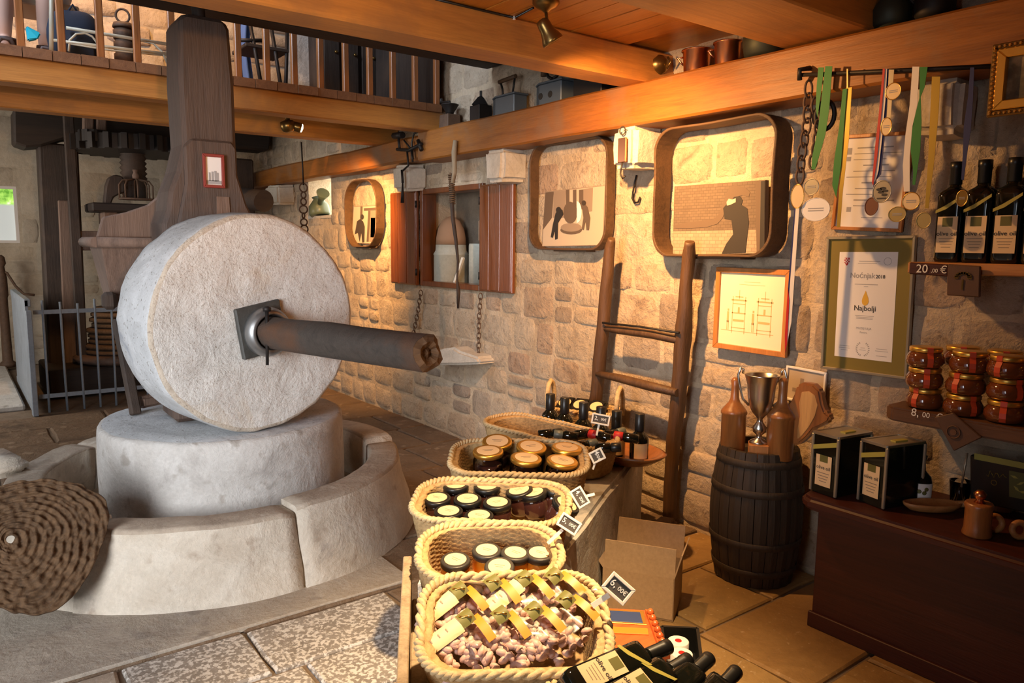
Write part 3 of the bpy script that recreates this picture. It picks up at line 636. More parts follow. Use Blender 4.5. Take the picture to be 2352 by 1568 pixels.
# ---- post through the mill
post = thing('mill_post', (1.19, 4.45, .664), 'huge dark timber post with flared foot rising behind the millstone to the dark soffit', 'post')
b = MB()
outp = [(.94, .664), (.92, 1.2), (.925, 1.75), (.95, 1.82), (.965, 1.92), (1.01, 2.03), (1.045, 2.17), (1.04, 2.5), (1.05, 2.82), (1.085, 2.845), (1.285, 2.845), (1.31, 2.80), (1.325, 2.5), (1.325, 1.99), (1.345, 1.90), (1.40, 1.80), (1.43, 1.70), (1.44, .664)]
b.prism([(x-1.19, z) for x, z in outp], (1.19, 4.32, 0), (1, 0, 0), (0, 0, 1), -.30)
o = b.build('timber', M['post_z'], post, bevel=.025)
b = MB(); b.prism([(-.15, 2.16), (-.11, 2.2), (.1, 2.2), (.125, 2.165), (.125, 2.02), (.17, 1.86), (.24, 1.72), (.25, .7), (-.2, .7), (-.2, 1.74), (-.15, 1.96)], (1.19, 4.32, 0), (1, 0, 0), (0, 0, 1), .035); o = b.build('face_board', M['post_z'], post, bevel=.012)
b = MB(); b.prism([(-.05, 1.755), (.025, 1.755), (.02, 1.9), (-.045, 1.9)], (1.24, 4.284, 0), (1, 0, 0), (0, 0, 1), .008); o = b.build('patch_board', M['bin_z'], post); o['label'] = 'paler reddish patch of wood'
b = MB(); b.tube([(1.17, 4.40, 2.62), (1.172, 4.38, 2.72), (1.17, 4.385, 2.85), (1.165, 4.40, 3.0)], [.028, .036, .036, .034], 10); b.rough(.006, 14); b.build('head_log', M['dark_z'], post)
b = MB(); b.prism([(-.125, .02), (-.13, -.08), (-.10, -.12), (-.095, 0.0)], (1.19, 4.318, 2.15), (1, 0, 0), (0, 0, 1), .012); b.build('worn_chip', M['bin_z'], post)
# ---- small red framed photo on the post
fy = 4.275
def P4(x, y): return at(x, y, 'y', fy)
red = thing('red_picture_frame', P4(488, 430), 'small red framed black and white photo hung on the dark post', 'picture')
a_, c_ = P4(463, 352), P4(516, 433); w_, h_ = c_.x-a_.x, a_.z-c_.z; o_ = Vector(((a_.x+c_.x)/2, fy, (a_.z+c_.z)/2))
M['redframe'] = mat('red_frame', (0.26, 0.045, 0.035), 0.4)
def frame4(name, o, ex, ey, w, h, bw, th, m, parent, bev=.003):
    b = MB(); o = Vector(o); ex = Vector(ex); ey = Vector(ey)
    for pts in ([(-w/2, -h/2), (w/2, -h/2), (w/2-bw, -h/2+bw), (-w/2+bw, -h/2+bw)], [(w/2, -h/2), (w/2, h/2), (w/2-bw, h/2-bw), (w/2-bw, -h/2+bw)], [(w/2, h/2), (-w/2, h/2), (-w/2+bw, h/2-bw), (w/2-bw, h/2-bw)], [(-w/2, h/2), (-w/2, -h/2), (-w/2+bw, -h/2+bw), (-w/2+bw, h/2-bw)]):
        b.prism(pts, o, ex, ey, th)
    return b.build(name, m, parent, bevel=bev)
def sheet(name, o, ex, ey, pts, m, parent, th=.0012):
    b = MB(); b.prism(pts, o, ex, ey, th); return b.build(name, m, parent)
def rect(w, h, x=0, y=0): return [(x-w/2, y-h/2), (x+w/2, y-h/2), (x+w/2, y+h/2), (x-w/2, y+h/2)]
EX, EY = Vector((1, 0, 0)), Vector((0, 0, 1)); RX = Vector((0, -1, 0))
frame4('frame', o_, EX, EY, w_, h_, .016, .018, M['redframe'], red)
sheet('photo_print', o_, EX, EY, rect(w_-.03, h_-.03), M['paper'], red, .004)
ph = MB()
for x, y, ww, hh in ((-.005, -.028, .012, .05), (.010, -.026, .012, .055), (.022, -.03, .01, .045), (-.02, -.03, .01, .045)): ph.prism(rect(ww, hh, x, y), o_-Vector((0, .0045, 0)), EX, EY, .0006)
ph.prism(rect(w_-.034, .02, 0, -h_/2+.03), o_-Vector((0, .0045, 0)), EX, EY, .0006); ph.build('photo_figures', M['greyink'], red)
# ---- wooden feed hopper behind the wheel
hop = thing('feed_hopper', (.95, 4.9, .664), 'tapered wooden feed hopper with rounded rim behind the left side of the millstone', 'hopper')
Y0 = 4.72
hp = [at(x, y, 'y', Y0) for x, y in ((222, 546), (236, 498), (290, 487), (340, 470), (362, 452), (378, 432), (420, 420), (420, 548))]
b = MB(); b.prism([(p.x, p.z) for p in hp], (0, Y0+.04, 0), (1, 0, 0), (0, 0, 1), .04); b.build('curved_panel', M['bin_z'], hop, bevel=.008)
L0 = at(222, 556, 'y', Y0-.06); zr = L0.z
b = MB()
for p, q in (((L0.x, Y0-.06, zr), (1.25, Y0-.06, zr-.004)), ((L0.x, Y0-.06, zr), (L0.x, Y0+.42, zr)), ((L0.x, Y0+.42, zr), (1.2, Y0+.42, zr)), ((1.2, Y0+.42, zr), (1.25, Y0-.06, zr))): b.tube([p, (Vector(p)+Vector(q))/2, q], .030, 10)
b.build('rim', M['bin_z'], hop)
b = MB(); t = at(232, 572, 'y', Y0-.03); bt = at(258, 705, 'y', Y0+.12)
def quad4(x0a, y0a, x1a, y1a, za, x0b, y0b, x1b, y1b, zb): return [(x0b, y0b, zb), (x1b, y0b, zb), (x1b, y1b, zb), (x0b, y1b, zb), (x0a, y0a, za), (x1a, y0a, za), (x1a, y1a, za), (x0a, y1a, za)]
b.add(quad4(t.x, Y0-.03, 1.2, Y0+.4, zr-.015, bt.x, Y0+.10, 1.1, Y0+.32, bt.z), [(3, 2, 1, 0), (0, 1, 5, 4), (1, 2, 6, 5), (2, 3, 7, 6), (3, 0, 4, 7)]); b.build('tapered_bin', M['bin_z'], hop, bevel=.006)
b = MB(); k_ = at(250, 690, 'y', Y0+.02); b.box(k_, (.075, .09, .10)); b.rough(.01, 12); b.build('knob_block', M['dark_z'], hop, bevel=.02)
lb = at(312, 952, 'z', .664)
b = MB(); b.bar((lb.x-.035, lb.y+.20, 1.2), (lb.x, lb.y, .664), .055, .05); b.build('leg', M['dark_z'], hop, bevel=.008)
b = MB(); b.bar((1.10, lb.y+.3, 1.2), (1.05, lb.y+.42, .664), .055, .05); b.build('leg', M['dark_z'], hop, bevel=.008)
b = MB(); b.bar((lb.x+.03, lb.y+.06, .72), (lb.x+.22, lb.y+.16, .72), .06, .07); b.build('foot_rail', M['bin_z'], hop, bevel=.015, seg=2)
# ================================================================== THE PRESS AND THE FAR LEFT
PY = 9.6
press = thing('screw_press', (1.5, PY, 0), 'old dark timber screw press with cog wheel and threaded screw at the back left', 'press')
def pz(x, y): return at(x, y, 'y', PY)
hb = [pz(30, 250), pz(32, 328), pz(60, 338), pz(95, 335), pz(150, 318), pz(240, 312), pz(330, 318), pz(400, 330), pz(618, 346), pz(622, 318), pz(600, 250)]
b = MB(); b.prism([(p.x, p.z) for p in hb], (0, PY+.4, 0), (1, 0, 0), (0, 0, 1), .4); b.build('head_beam', M['dark_x'], press, bevel=.02)
b = MB(); pA, pB = pz(112, 325), pz(160, 945); b.bar((pA.x+.1, PY+.25, pA.z), (pB.x+.03, PY+.25, 0.02), .38, .3, (0, 1, 0)); b.build('press_post', M['dark_z'], press, bevel=.02)
b = MB(); b.bar((3.0, PY+.25, 2.7), (3.0, PY+.25, 0.02), .36, .3, (0, 1, 0)); b.build('press_post', M['dark_z'], press, bevel=.02)
b = MB(); pA, pB = pz(153, 268), pz(190, 880); b.bar((pA.x, PY-.12, pA.z), (pB.x, PY-.12, .25), .10, .08, (0, 1, 0)); b.build('brace_post', M['dark_z'], press, bevel=.01)
b = MB(); pA, pB = pz(152, 460), pz(170, 860); b.bar((pA.x, PY+.05, pA.z), (pB.x, PY+.05, .25), .15, .05, (0, 1, 0)); b.build('inner_board', M['bin_z'], press, bevel=.01)
for x in (195, 224): b = MB(); p, q = pz(x, 272), pz(x, 326); b.bar((p.x, PY-.22, p.z), (q.x, PY-.22, q.z), .1, .1, (0, 1, 0)); b.build('hanging_stud', M['bin_z'], press, bevel=.012)
def cog(cx, cy, z, r0, th, teeth, name):
    b = MB(); pts = []
    for k in range(teeth):
        for da, rr in ((0, r0*.88), (.25, r0*.9), (.3, r0), (.62, r0), (.68, r0*.9)): a = 2*PI*(k+da)/teeth; pts.append((math.cos(a)*rr, math.sin(a)*rr))
    b.prism(pts, (cx, cy, z), (1, 0, 0), (0, 1, 0), th); return b.build(name, M['iron'], press)
sc_ = pz(300, 360); cog(sc_.x, PY-.1, sc_.z+.02, .62, .16, 22, 'cog_wheel')
p = pz(205, 330); cog(p.x, PY-.35, p.z-.02, .15, .12, 10, 'pinion')
pa, pb = pz(300, 345), pz(300, 436); pr = []; z = pb.z-.1; kk = 0
while z < pa.z+.1: pr.append((.118 if kk % 2 else .142, z)); z += .028; kk += 1
b = MB(); b.lathe(pr, 18, (pa.x, PY-.1, 0)); b.build('screw', M['dark_z'], press)
p1, p2 = pz(197, 477), pz(345, 480); b = MB(); b.mm((p1.x, PY-.45, p1.z-.05), (p2.x+.6, PY+.1, p1.z+.045)); b.build('follower_plank', M['dark_x'], press, bevel=.015)
b = MB(); b.mm((p1.x+.12, PY-.35, p1.z-.18), (p1.x+.26, PY, p1.z-.05)); b.build('follower_block', M['bin_z'], press, bevel=.01)
hk = [pz(x, y) for x, y in ((228, 472), (232, 430), (238, 412), (252, 405), (268, 408), (276, 420), (275, 445), (262, 450), (250, 456), (244, 472))]
b = MB(); b.prism([(p.x, p.z) for p in hk], (0, PY-.2, 0), (1, 0, 0), (0, 0, 1), .12); b.build('carved_bracket', M['dark_z'], press, bevel=.015)
b = MB(); p1, p2 = pz(172, 530), pz(218, 575); b.mm((p1.x, PY-.1, p2.z), (p2.x+.2, PY+.2, p1.z)); b.build('side_ledge', M['bin_z'], press, bevel=.01)
p1, p2 = pz(98, 842), pz(340, 950); b = MB(); b.mm((p1.x, PY-.5, .0), (3.2, PY+.5, .30)); b.build('bed_sill', M['dark_x'], press, bevel=.02)
pc_ = pz(262, 850); b = MB(); b.lathe([(.42, .3), (.50, .33), (.52, .37), (.46, .40)], 28, (pc_.x+.1, PY-.12, 0)); b.build('press_bowl', M['bin_z'], press)
for k in range(9):
    b = MB(); z0 = .405+k*.058; rr = .40-.012*k+.02*math.sin(k*2.1); b.lathe([(rr*.9, z0), (rr, z0+.014), (rr, z0+.042), (rr*.9, z0+.056)], 26, (pc_.x+.1+.012*math.sin(k*3), PY-.12, 0), jitter=.05)
    o = b.build('press_mat', M['jutedark'], None); tag(o, 'dark round press mat in the stack under the screw press, ' + ('bottom one', 'second from the bottom', 'third from the bottom', 'fourth from the bottom', 'fifth of nine', 'fourth from the top', 'third from the top', 'second from the top', 'top one')[k], 'mat', 'stacked press mats')
# iron trivet in front of the press
tv = thing('iron_cage_lantern', pz(300, 470), 'small iron barred lantern standing on the press plank', 'lantern')
L_ = pz(300, 472); bz = L_.z-.045+.09; cx_, cy_ = L_.x, PY-.36
b = MB()
for k in range(8):
    a = 2*PI*k/8; c, s__ = math.cos(a)*.17, math.sin(a)*.09; b.tube([(cx_+c, cy_+s__, bz), (cx_+c, cy_+s__, bz+.16), (cx_+c*.8, cy_+s__*.8, bz+.21), (cx_, cy_, bz+.235)], .009, 6)
b.build('bar', M['rust'], tv)
b = MB(); b.tube([(cx_+.175*math.cos(t), cy_+.095*math.sin(t), bz+.012) for t in [2*PI*k/20 for k in range(20)]], .012, 6, True); b.build('base_ring', M['rust'], tv)
b = MB(); b.lathe([(.03, .23), (.035, .27), (.02, .30), (.03, .33)], 10, (cx_, cy_, bz)); b.build('finial', M['bin_z'], tv)
# ---- iron fence and gate panel
FY = 8.46
fen = thing('iron_fence', (1.0, FY, 0), 'low grey iron bar fence in front of the screw press', 'fence')
for k in range(16):
    x = .70+.148*k; b = MB(); b.tube([(x+.006*math.sin(k), FY, -.015), (x, FY, .55), (x, FY, 1.085-.02*(k % 3))], .0115, 8); b.build('bar', M['greypaint'], fen)
for z in (.15, .972): b = MB(); b.mm((.62, FY-.008, z-.02), (3.0, FY+.008, z+.02)); b.build('rail', M['greypaint'], fen)
gt = thing('sheet_metal_gate', (.58, 8.3, 0), 'grey blue sheet metal gate panel seen edge on at the left end of the fence', 'gate')
b = MB(); b.mm((.555, 8.42, .06), (.58, 10.3, 1.09)); b.build('sheet_panel', M['greypaint'], gt)
for k in range(7): b = MB(); y = 8.5+k*.27; b.mm((.578, y, .1), (.592, y+.05, .98)); b.build('rib', M['greypaint'], gt)
b = MB(); b.mm((.55, 8.30, -.01), (.60, 8.41, 1.0)); b.build('gate_post', M['greypaint'], gt, bevel=.006)
b = MB(); b.mm((.55, 8.42, 1.03), (.605, 10.3, 1.10)); b.build('top_rail', M['greypaint'], gt, bevel=.006)
b = MB(); b.mm((.55, 8.42, .03), (.605, 10.3, .10)); b.build('bottom_rail', M['greypaint'], gt, bevel=.006)
pu = thing('rusty_hand_pump', at(18, 828, 'z', .02)*.95, 'rusty iron hand pump column with curved handle at the left picture edge', 'pump')
q = at(18, 828, 'z', .02)*.95; q.z = .02; b = MB(); b.lathe([(.09, 0), (.10, .05), (.06, .08), (.055, .35), (.05, .9), (.062, .93), (.06, 1.15), (.04, 1.3), (.06, 1.34), (.05, 1.42), (.02, 1.45)], 14, q); b.build('column', M['rust'], pu)
b = MB(); b.tube([q+Vector((-.02, 0, 1.25)), q+Vector((.06, -.02, 1.22)), q+Vector((.14, -.05, 1.05)), q+Vector((.22, -.08, .95)), q+Vector((.34, -.1, .93))], .016, 8); b.build('handle', M['rust'], pu)
st = MB(); st.mm((-.6, 8.7, -.02), (.52, 11.9, .05)); st.rough(.01, 3); o = st.build('paving_step', M['bed'], None, bevel=.02); tag(o, 'pale worn stone step along the left picture edge beside the gate', 'step')
# ================================================================== ON THE RIGHT WALL
def X(px, py, x): return at(px, py, 'x', x)
def hoop(y0, y1, z0, z1, d, rad, label, seed, th=.013, n=7, squeeze=0.0):
    t = thing('wooden_hoop', (WX, (y0+y1)/2, (z0+z1)/2), label, 'hoop', None)
    w, h = y1-y0, z1-z0; base = rrect(w, h, rad, n); cyy, czz = (y0+y1)/2, (z0+z1)/2; m = len(base); vs_ = []
    # subdivide long runs
    pts = []
    for i in range(m):
        a = Vector((*base[i], 0)); b_ = Vector((*base[(i+1) % m], 0)); k = max(1, int((b_-a).length/.08))
        for j in range(k): pts.append(a.lerp(b_, j/k))
    m = len(pts)
    for p in pts:
        nrm = noise.noise_vector(Vector((p.x*3+seed, p.y*3, 0)))*.010
        for inn, xx in ((0, 0), (0, 1), (1, 1), (1, 0)):
            s_ = 1-(2*th/min(w, h))*inn; dd = d*(1+.06*noise.noise(Vector((p.x*4, p.y*4, seed))))
            vs_.append(Vector((WX-.026-(dd-.022)*xx, cyy+p.x*s_+nrm.x, czz+p.y*s_+nrm.y)))
    fs = [(i*4+j, i*4+(j+1) % 4, ((i+1) % m)*4+(j+1) % 4, ((i+1) % m)*4+j) for i in range(m) for j in range(4)]
    b = MB(); b.add(vs_, fs, False); fixnormals(b.build('bent_band', M['hoop'], t, bevel=.003))
    b = MB(); b.box((WX-d*.5, cyy-w*.05, z0-.004), (d*.8, w*.42, .012)); b.rough(.004, 9); o = b.build('lap_joint', M['hoop'], t)
    return t
hoop(2.237, 3.035, 1.60, 2.315, .160, .125, 'largest bent wooden sieve hoop, around the photo of a man with a dark sack', 1)
hoop(3.482, 4.27, 1.625, 2.355, .10, .13, 'middle bent wooden sieve hoop, around the photo of two mill workers', 2)
hoop(6.63, 7.36, 1.62, 2.29, .115, .24, 'small far wooden hoop above the bright wall spot, left of the shutters', 3)
# ---- photographs on boards (flat prints)
M['sep0'] = mat('sepia_pale', (0.50, 0.40, 0.29), 0.7); M['sep1'] = mat('sepia_light', (0.28, 0.205, 0.145), 0.7); M['sep2'] = mat('sepia_mid', (0.12, 0.08, 0.052), 0.7)
M['sep3'] = mat('sepia_dark', (0.045, 0.03, 0.02), 0.7); M['sep4'] = mat('sepia_black', (0.022, 0.017, 0.014), 0.7)
def brickprint(name, c1, c2, sc):
    m = mat(name, c1, 0.75); ns, ln, b = nodes(m); tc = ns.new('ShaderNodeTexCoord'); mp = ns.new('ShaderNodeMapping'); mp.inputs['Rotation'].default_value = (0, math.radians(90), math.radians(90))
    br = ns.new('ShaderNodeTexBrick'); br.inputs['Scale'].default_value = sc; br.inputs['Color1'].default_value = (*c1, 1); br.inputs['Color2'].default_value = (*[x*.8 for x in c1], 1); br.inputs['Mortar'].default_value = (*c2, 1); br.inputs['Mortar Size'].default_value = .02
    sx = ns.new('ShaderNodeSeparateXYZ'); cb = ns.new('ShaderNodeCombineXYZ'); ln.new(tc.outputs['Object'], sx.inputs[0]); ln.new(sx.outputs['Y'], cb.inputs['X']); ln.new(sx.outputs['Z'], cb.inputs['Y'])
    ln.new(cb.outputs[0], br.inputs['Vector']); ln.new(br.outputs['Color'], b.inputs['Base Color']); return m
M['brickprint'] = brickprint('sepia_wall_print', (0.15, 0.105, 0.07), (0.085, 0.058, 0.038), 16)
M['cobbleprint'] = brickprint('sepia_cobble_print', (0.34, 0.26, 0.175), (0.2, 0.15, 0.1), 13)
def pxpoly(name, pts, x, m, parent, th=.0008, lay=0):
    q = [X(a, b, x-.0007*lay) for a, b in pts]
    if len(q) < 3: return
    b = MB(); b.prism([(-p.y, p.z) for p in q], (x-.0007*lay, 0, 0), (0, -1, 0), (0, 0, 1), th); return b.build(name, m, parent)
def board(label, corners, x, th, m):
    c = sum((X(a, b, x) for a, b in corners), Vector())/4
    t = thing('photo_board', c, label, 'photograph'); q = [X(a, b, x) for a, b in corners]
    b = MB(); b.prism([(-p.y, p.z) for p in q], (x+th, 0, 0), (0, -1, 0), (0, 0, 1), th); b.build('board', m, t); return t
XB = 3.36
t = board('sepia photo on planks of a man lifting a long dark sack, inside the largest hoop', [(1549, 428), (1758, 413), (1756, 582), (1545, 586)], XB, .03, M['sep2'])
pxpoly('photo_print', [(1550, 430), (1756, 415), (1756, 470), (1549, 482)], XB, M['brickprint'], t, lay=0)
pxpoly('photo_print', [(1549, 484), (1756, 472), (1756, 526), (1547, 530)], XB, M['brickprint'], t, lay=0)
pxpoly('photo_print', [(1547, 531), (1756, 527), (1755, 581), (1546, 585)], XB, M['cobbleprint'], t, lay=0)
pxpoly('photo_figure', [(1735, 418), (1756, 415), (1755, 580), (1738, 581)], XB, M['sep2'], t, lay=1)
pxpoly('photo_figure', [(1748, 416), (1757, 415), (1756, 580), (1745, 581)], XB, M['sep4'], t, lay=2)
pxpoly('photo_figure', [(1659, 470), (1668, 445), (1676, 430), (1690, 425), (1712, 431), (1723, 441), (1720, 452), (1706, 448), (1690, 452), (1674, 462), (1668, 476), (1660, 500), (1648, 514), (1625, 521), (1590, 524), (1552, 524), (1546, 518), (1570, 512), (1610, 507), (1640, 503), (1652, 490)], XB, M['sep2'], t, lay=3)
pxpoly('photo_figure', [(1676, 466), (1686, 452), (1700, 450), (1706, 460), (1703, 470), (1716, 478), (1720, 510), (1716, 545), (1712, 580), (1658, 582), (1668, 560), (1684, 538), (1680, 505), (1664, 502), (1661, 478), (1668, 470)], XB, M['sep4'], t, lay=4)
pxpoly('photo_figure', [(1669, 464), (1674, 456), (1682, 458), (1690, 455), (1690, 464), (1678, 470), (1670, 472)], XB, M['sep0'], t, lay=5)
XB2 = 3.41
t = board('sepia photo of two workers beside an upright millstone, inside the middle hoop', [(1252, 440), (1391, 425), (1386, 563), (1245, 566)], XB2, .02, M['sep1'])
pxpoly('photo_print', [(1253, 442), (1389, 427), (1384, 562), (1246, 565)], XB2, M['sep0'], t)
pxpoly('photo_figure', [(1253, 442), (1272, 440), (1268, 500), (1247, 528)], XB2, M['sep2'], t, lay=1)
pxpoly('photo_figure', [(1272, 440), (1300, 437), (1298, 500), (1270, 500)], XB2, M['sep1'], t, lay=1)
for a, b_ in ((1300, 1308), (1316, 1324), (1330, 1340)): pxpoly('photo_figure', [(a, 436), (b_, 435), (b_, 480), (a, 482)], XB2, M['sep2'], t, lay=2)
pxpoly('photo_figure', [(1340, 434), (1362, 431), (1360, 485), (1340, 487)], XB2, M['sep1'], t, lay=2)
def ell(cx, cy, rx, ry, n=16, a0=0, a1=360): return [(cx+rx*math.cos(math.radians(a0+(a1-a0)*k/n)), cy+ry*math.sin(math.radians(a0+(a1-a0)*k/n))) for k in range(n+(0 if a1-a0 == 360 else 1))]
pxpoly('photo_figure', ell(1312, 528, 25, 10), XB2, M['sep2'], t, lay=3); pxpoly('photo_figure', ell(1312, 522, 24, 10), XB2, M['sep1'], t, lay=4)
pxpoly('photo_figure', ell(1310, 488, 16, 25), XB2, M['sep2'], t, lay=5); pxpoly('photo_figure', ell(1325, 487, 11, 25, 12, -90, 90), XB2, M['paper'], t, lay=6)
pxpoly('photo_figure', [(1276, 490), (1284, 478), (1292, 482), (1294, 492), (1282, 512), (1281, 548), (1275, 550), (1274, 530), (1270, 546), (1265, 544), (1270, 515)], XB2, M['sep4'], t, lay=6)
pxpoly('photo_figure', [(1336, 470), (1342, 466), (1350, 476), (1356, 500), (1353, 528), (1347, 528), (1345, 508), (1341, 528), (1336, 526), (1340, 500)], XB2, M['sep2'], t, lay=6)
pxpoly('photo_figure', ell(1341, 466, 5, 6), XB2, M['sep3'], t, lay=7); pxpoly('photo_figure', ell(1283, 482, 6, 7), XB2, M['sep4'], t, lay=7)
t = board('sepia photo of a man at a screw press, inside the small far hoop', [(812, 473), (870, 471), (866, 560), (807, 558)], XB2, .02, M['sep1'])
pxpoly('photo_print', [(813, 475), (869, 473), (865, 559), (808, 557)], XB2, M['sep0'], t)
for pts, mm_ in (([(828, 474), (833, 474), (832, 505), (827, 505)], 'sep2'), ([(836, 478), (866, 476), (866, 483), (836, 484)], 'sep2'), ([(846, 484), (851, 484), (847, 555), (842, 555)], 'sep2'), ([(851, 484), (866, 484), (864, 555), (848, 555)], 'sep1'), ([(852, 500), (862, 500), (861, 545), (851, 545)], 'sep2'),
                 ([(820, 508), (827, 503), (834, 508), (838, 520), (837, 556), (832, 557), (830, 535), (826, 556), (822, 535), (815, 538), (818, 520)], 'sep3')): pxpoly('photo_figure', pts, XB2, M[mm_], t, lay=2)
pxpoly('photo_figure', ell(832, 498, 4, 6), XB2, M['sep3'], t, lay=3)
# ---- shuttered niche
y0, y1, z0, z1 = NI
nic = thing('shuttered_hatch', (WX, (y0+y1)/2, z0), 'small wall hatch with two open reddish wooden shutters showing metal cans inside', 'hatch')
b = MB()
fr = .045
for p, q in (((WX-.03, y0, z0), (WX+.12, y0+fr, z1)), ((WX-.03, y1-fr, z0), (WX+.12, y1, z1)), ((WX-.03, y0+fr, z0), (WX+.12, y1-fr, z0+fr)), ((WX-.03, y0+fr, z1-fr), (WX+.12, y1-fr, z1))): b.mm(p, q)
b.build('hatch_frame', M['shutter'], nic, bevel=.004)
def shutter(ya, yb, za, zb, x):
    b = MB(); b.mm((x-.022, ya, za), (x+.012, yb, zb)); o = b.build('shutter', M['shutter'], nic, bevel=.006)
    w = (yb-ya)/3
    for k in range(3): b = MB(); b.mm((x-.028, ya+.012+k*w, za+.012), (x-.0205, ya+(k+1)*w-.012, zb-.012)); b.build('shutter_board', M['shutter'], o, bevel=.003)
    for zz in (za+.12, zb-.12): b = MB(); yy = yb if ya < 5 else ya; b.tube([(x-.02, yy, zz-.03), (x-.02, yy, zz+.03)], .009, 8); b.build('hinge', M['iron'], o)
shutter(4.52, 4.955, 1.29, 2.12, 3.41); shutter(5.965, 6.45, 1.285, 2.13, 3.41)
XN = 3.63
def base_in(px, py): p = X(px, py, XN); return Vector((XN, p.y, z0))
def zat(px, py): return X(px, py, XN).z
q = base_in(1036, 652); hh = zat(1036, 562)-z0
can = thing('milk_can', q, 'squat zinc milk can standing in the shuttered hatch', 'can'); rr = .155
b = MB(); b.lathe([(rr*.97, 0), (rr, .01), (rr, hh*.75), (rr*1.03, hh*.77), (rr, hh*.79), (rr*.9, hh*.86), (rr*.88, hh), (rr*.8, hh), (rr*.8, hh-.02)], 28, q); b.build('can_body', M['zinc'], can)
b = MB(); b.tube([q+Vector((-.02, rr*.98, hh*.7)), q+Vector((-.02, rr+.05, hh*.68)), q+Vector((-.02, rr+.05, hh*.55)), q+Vector((-.02, rr*.98, hh*.52))], .008, 6); b.build('handle', M['iron'], can)
b = MB(); r_ = .135; b.lathe([(r_, 0), (r_*.98, .06), (r_*.86, .14), (r_*.6, .21), (r_*.3, .24), (.01, .25)], 24, q+Vector((.0, .0, hh+.002))); o = b.build('clay_dome', M['terra'], None); tag(o, 'brown clay dome resting on top of the zinc milk can', 'lid')
q2 = base_in(1092, 655)+Vector((.02, -.045, 0))
b = MB(); b.lathe([(.10, 0), (.10, .36), (.095, .38), (.08, .38)], 20, q2); o = b.build('zinc_cylinder', M['zinc'], None); tag(o, 'tall zinc cylinder half hidden by the right shutter', 'can')
b = MB(); p = base_in(1086, 600)+Vector((.08, -.10, .39)); b.mm(p-Vector((.05, .08, 0)), p+Vector((.05, .08, .20))); o = b.build('clay_block', M['terra'], None, bevel=.02); tag(o, 'pale clay jar block on the zinc cylinder behind the right shutter', 'jar')
b = MB(); p = base_in(1070, 655); b.bar(p+Vector((-.10, .05, .0)), p+Vector((-.08, -.08, .26)), .022, .022); o = b.build('wooden_stick', M['tagwood'], None); tag(o, 'pale wooden stick leaning in the hatch beside the milk can', 'stick')
# ---- window_2: the deep little window with a green funnel jug
y0, y1, z0, z1 = WI
m = mat('bright_pane', (0.9, 0.9, 0.85), 0.5); ns, ln, b_ = nodes(m); b_.inputs['Emission Color'].default_value = (1.0, 0.95, 0.8, 1); b_.inputs['Emission Strength'].default_value = 5.0
w = MB(); w.mm((WX+.30, y0, z0), (WX+.31, y1, z1)); window_2 = struct(w.build('window_2', m))
w = MB(); w.mm((WX-.01, y0-.02, z0-.03), (WX+.29, y1+.02, z0)); struct(w.build('trim_4', M['corbel'], None))
q = X(735, 492, WX+.05); q.z = z0+.001
jug = thing('funnel_jug', q, 'green enamel jug with a wide spout standing in the little bright window', 'jug')
M['greenen'] = mat('green_enamel', (0.14, 0.17, 0.10), 0.35)
b = MB(); b.lathe([(.10, 0), (.12, .02), (.115, .12), (.06, .19), (.05, .21), (.07, .22)], 18, q, (0.0, .25, 1)); b.build('jug_body', M['greenen'], jug)
b = MB(); s0 = q+Vector((-.02, -.05, .13)); b.tube([s0, s0+Vector((-.02, -.10, .06)), s0+Vector((-.03, -.17, .12))], [.03, .035, .075], 14); b.build('spout', M['greenen'], jug)
# ---- dark log stub and ring chain between post and window
b = MB(); p0 = at(548, 455, 'y', 8.6); p1 = at(606, 462, 'y', 8.0); b.tube([p0+Vector((-.5, .3, 0)), p0, p1], [.12, .12, .115], 14); b.rough(.012, 5); o = b.build('log_stub', M['dark_x'], None); tag(o, 'dark sawn log stub sticking out behind the post above the millstone', 'log')
chy = 6.33
chn = thing('ring_chain', at(697, 330, 'y', chy), 'long iron rod with a chain of round rings hanging above the millstone', 'chain')
def C(px, py): return at(px, py, 'y', chy)
b = MB(); b.tube([C(692, 326), C(695, 380), C(697, 425)], .007, 6); b.build('rod', M['iron'], chn)
def ringmesh(c, rx, rz, nrm, tr, name, m, parent):
    nrm = Vector(nrm).normalized(); u = nrm.cross(Vector((0, 0, 1))).normalized(); v = u.cross(nrm)
    b = MB(); b.tube([c+u*(rx*math.cos(2*PI*k/18))+v*(rz*math.sin(2*PI*k/18)) for k in range(18)], tr, 6, True); return b.build(name, m, parent)
for i, (x, y, rx, rz) in enumerate(((697, 431, .038, .036), (697, 448, .02, .026), (697, 463, .027, .028), (697, 481, .033, .033), (697, 495, .012, .022), (698, 510, .028, .028), (699, 526, .036, .034))):
    ringmesh(C(x, y), rx, rz, (-.5 if i % 2 else .2, -1, 0), .0065, 'ring', M['rust'], chn)
# ---- things hung on the wall beam
bx = 3.175
fl = thing('wooden_flail', X(1045, 350, bx), 'old thin wooden flail bound with rope hanging on the beam across the hatch', 'flail')
b = MB(); b.tube([X(x, y, bx) for x, y in ((1046, 322), (1043, 350), (1044, 395), (1040, 420))], [.016, .022, .018, .016], 8); b.build('hanger_stick', M['board'], fl)
b = MB(); b.tube([X(x, y, bx) for x, y in ((1038, 400), (1037, 450), (1040, 500), (1047, 550), (1052, 600), (1050, 640), (1053, 670), (1052, 708))], [.014, .016, .016, .014, .010, .008, .016, .008], 8); b.build('beater', M['dark_z'], fl)
b = MB(); pth = []
for k in range(70):
    p = X(1036+.35*k*.15, 398+k*1.0, bx); a = k*1.3; pth.append(p+Vector((math.sin(a)*.022, math.cos(a)*.022, 0)))
b.tube(pth, .006, 5); b.build('rope_binding', M['jutedark'], fl)
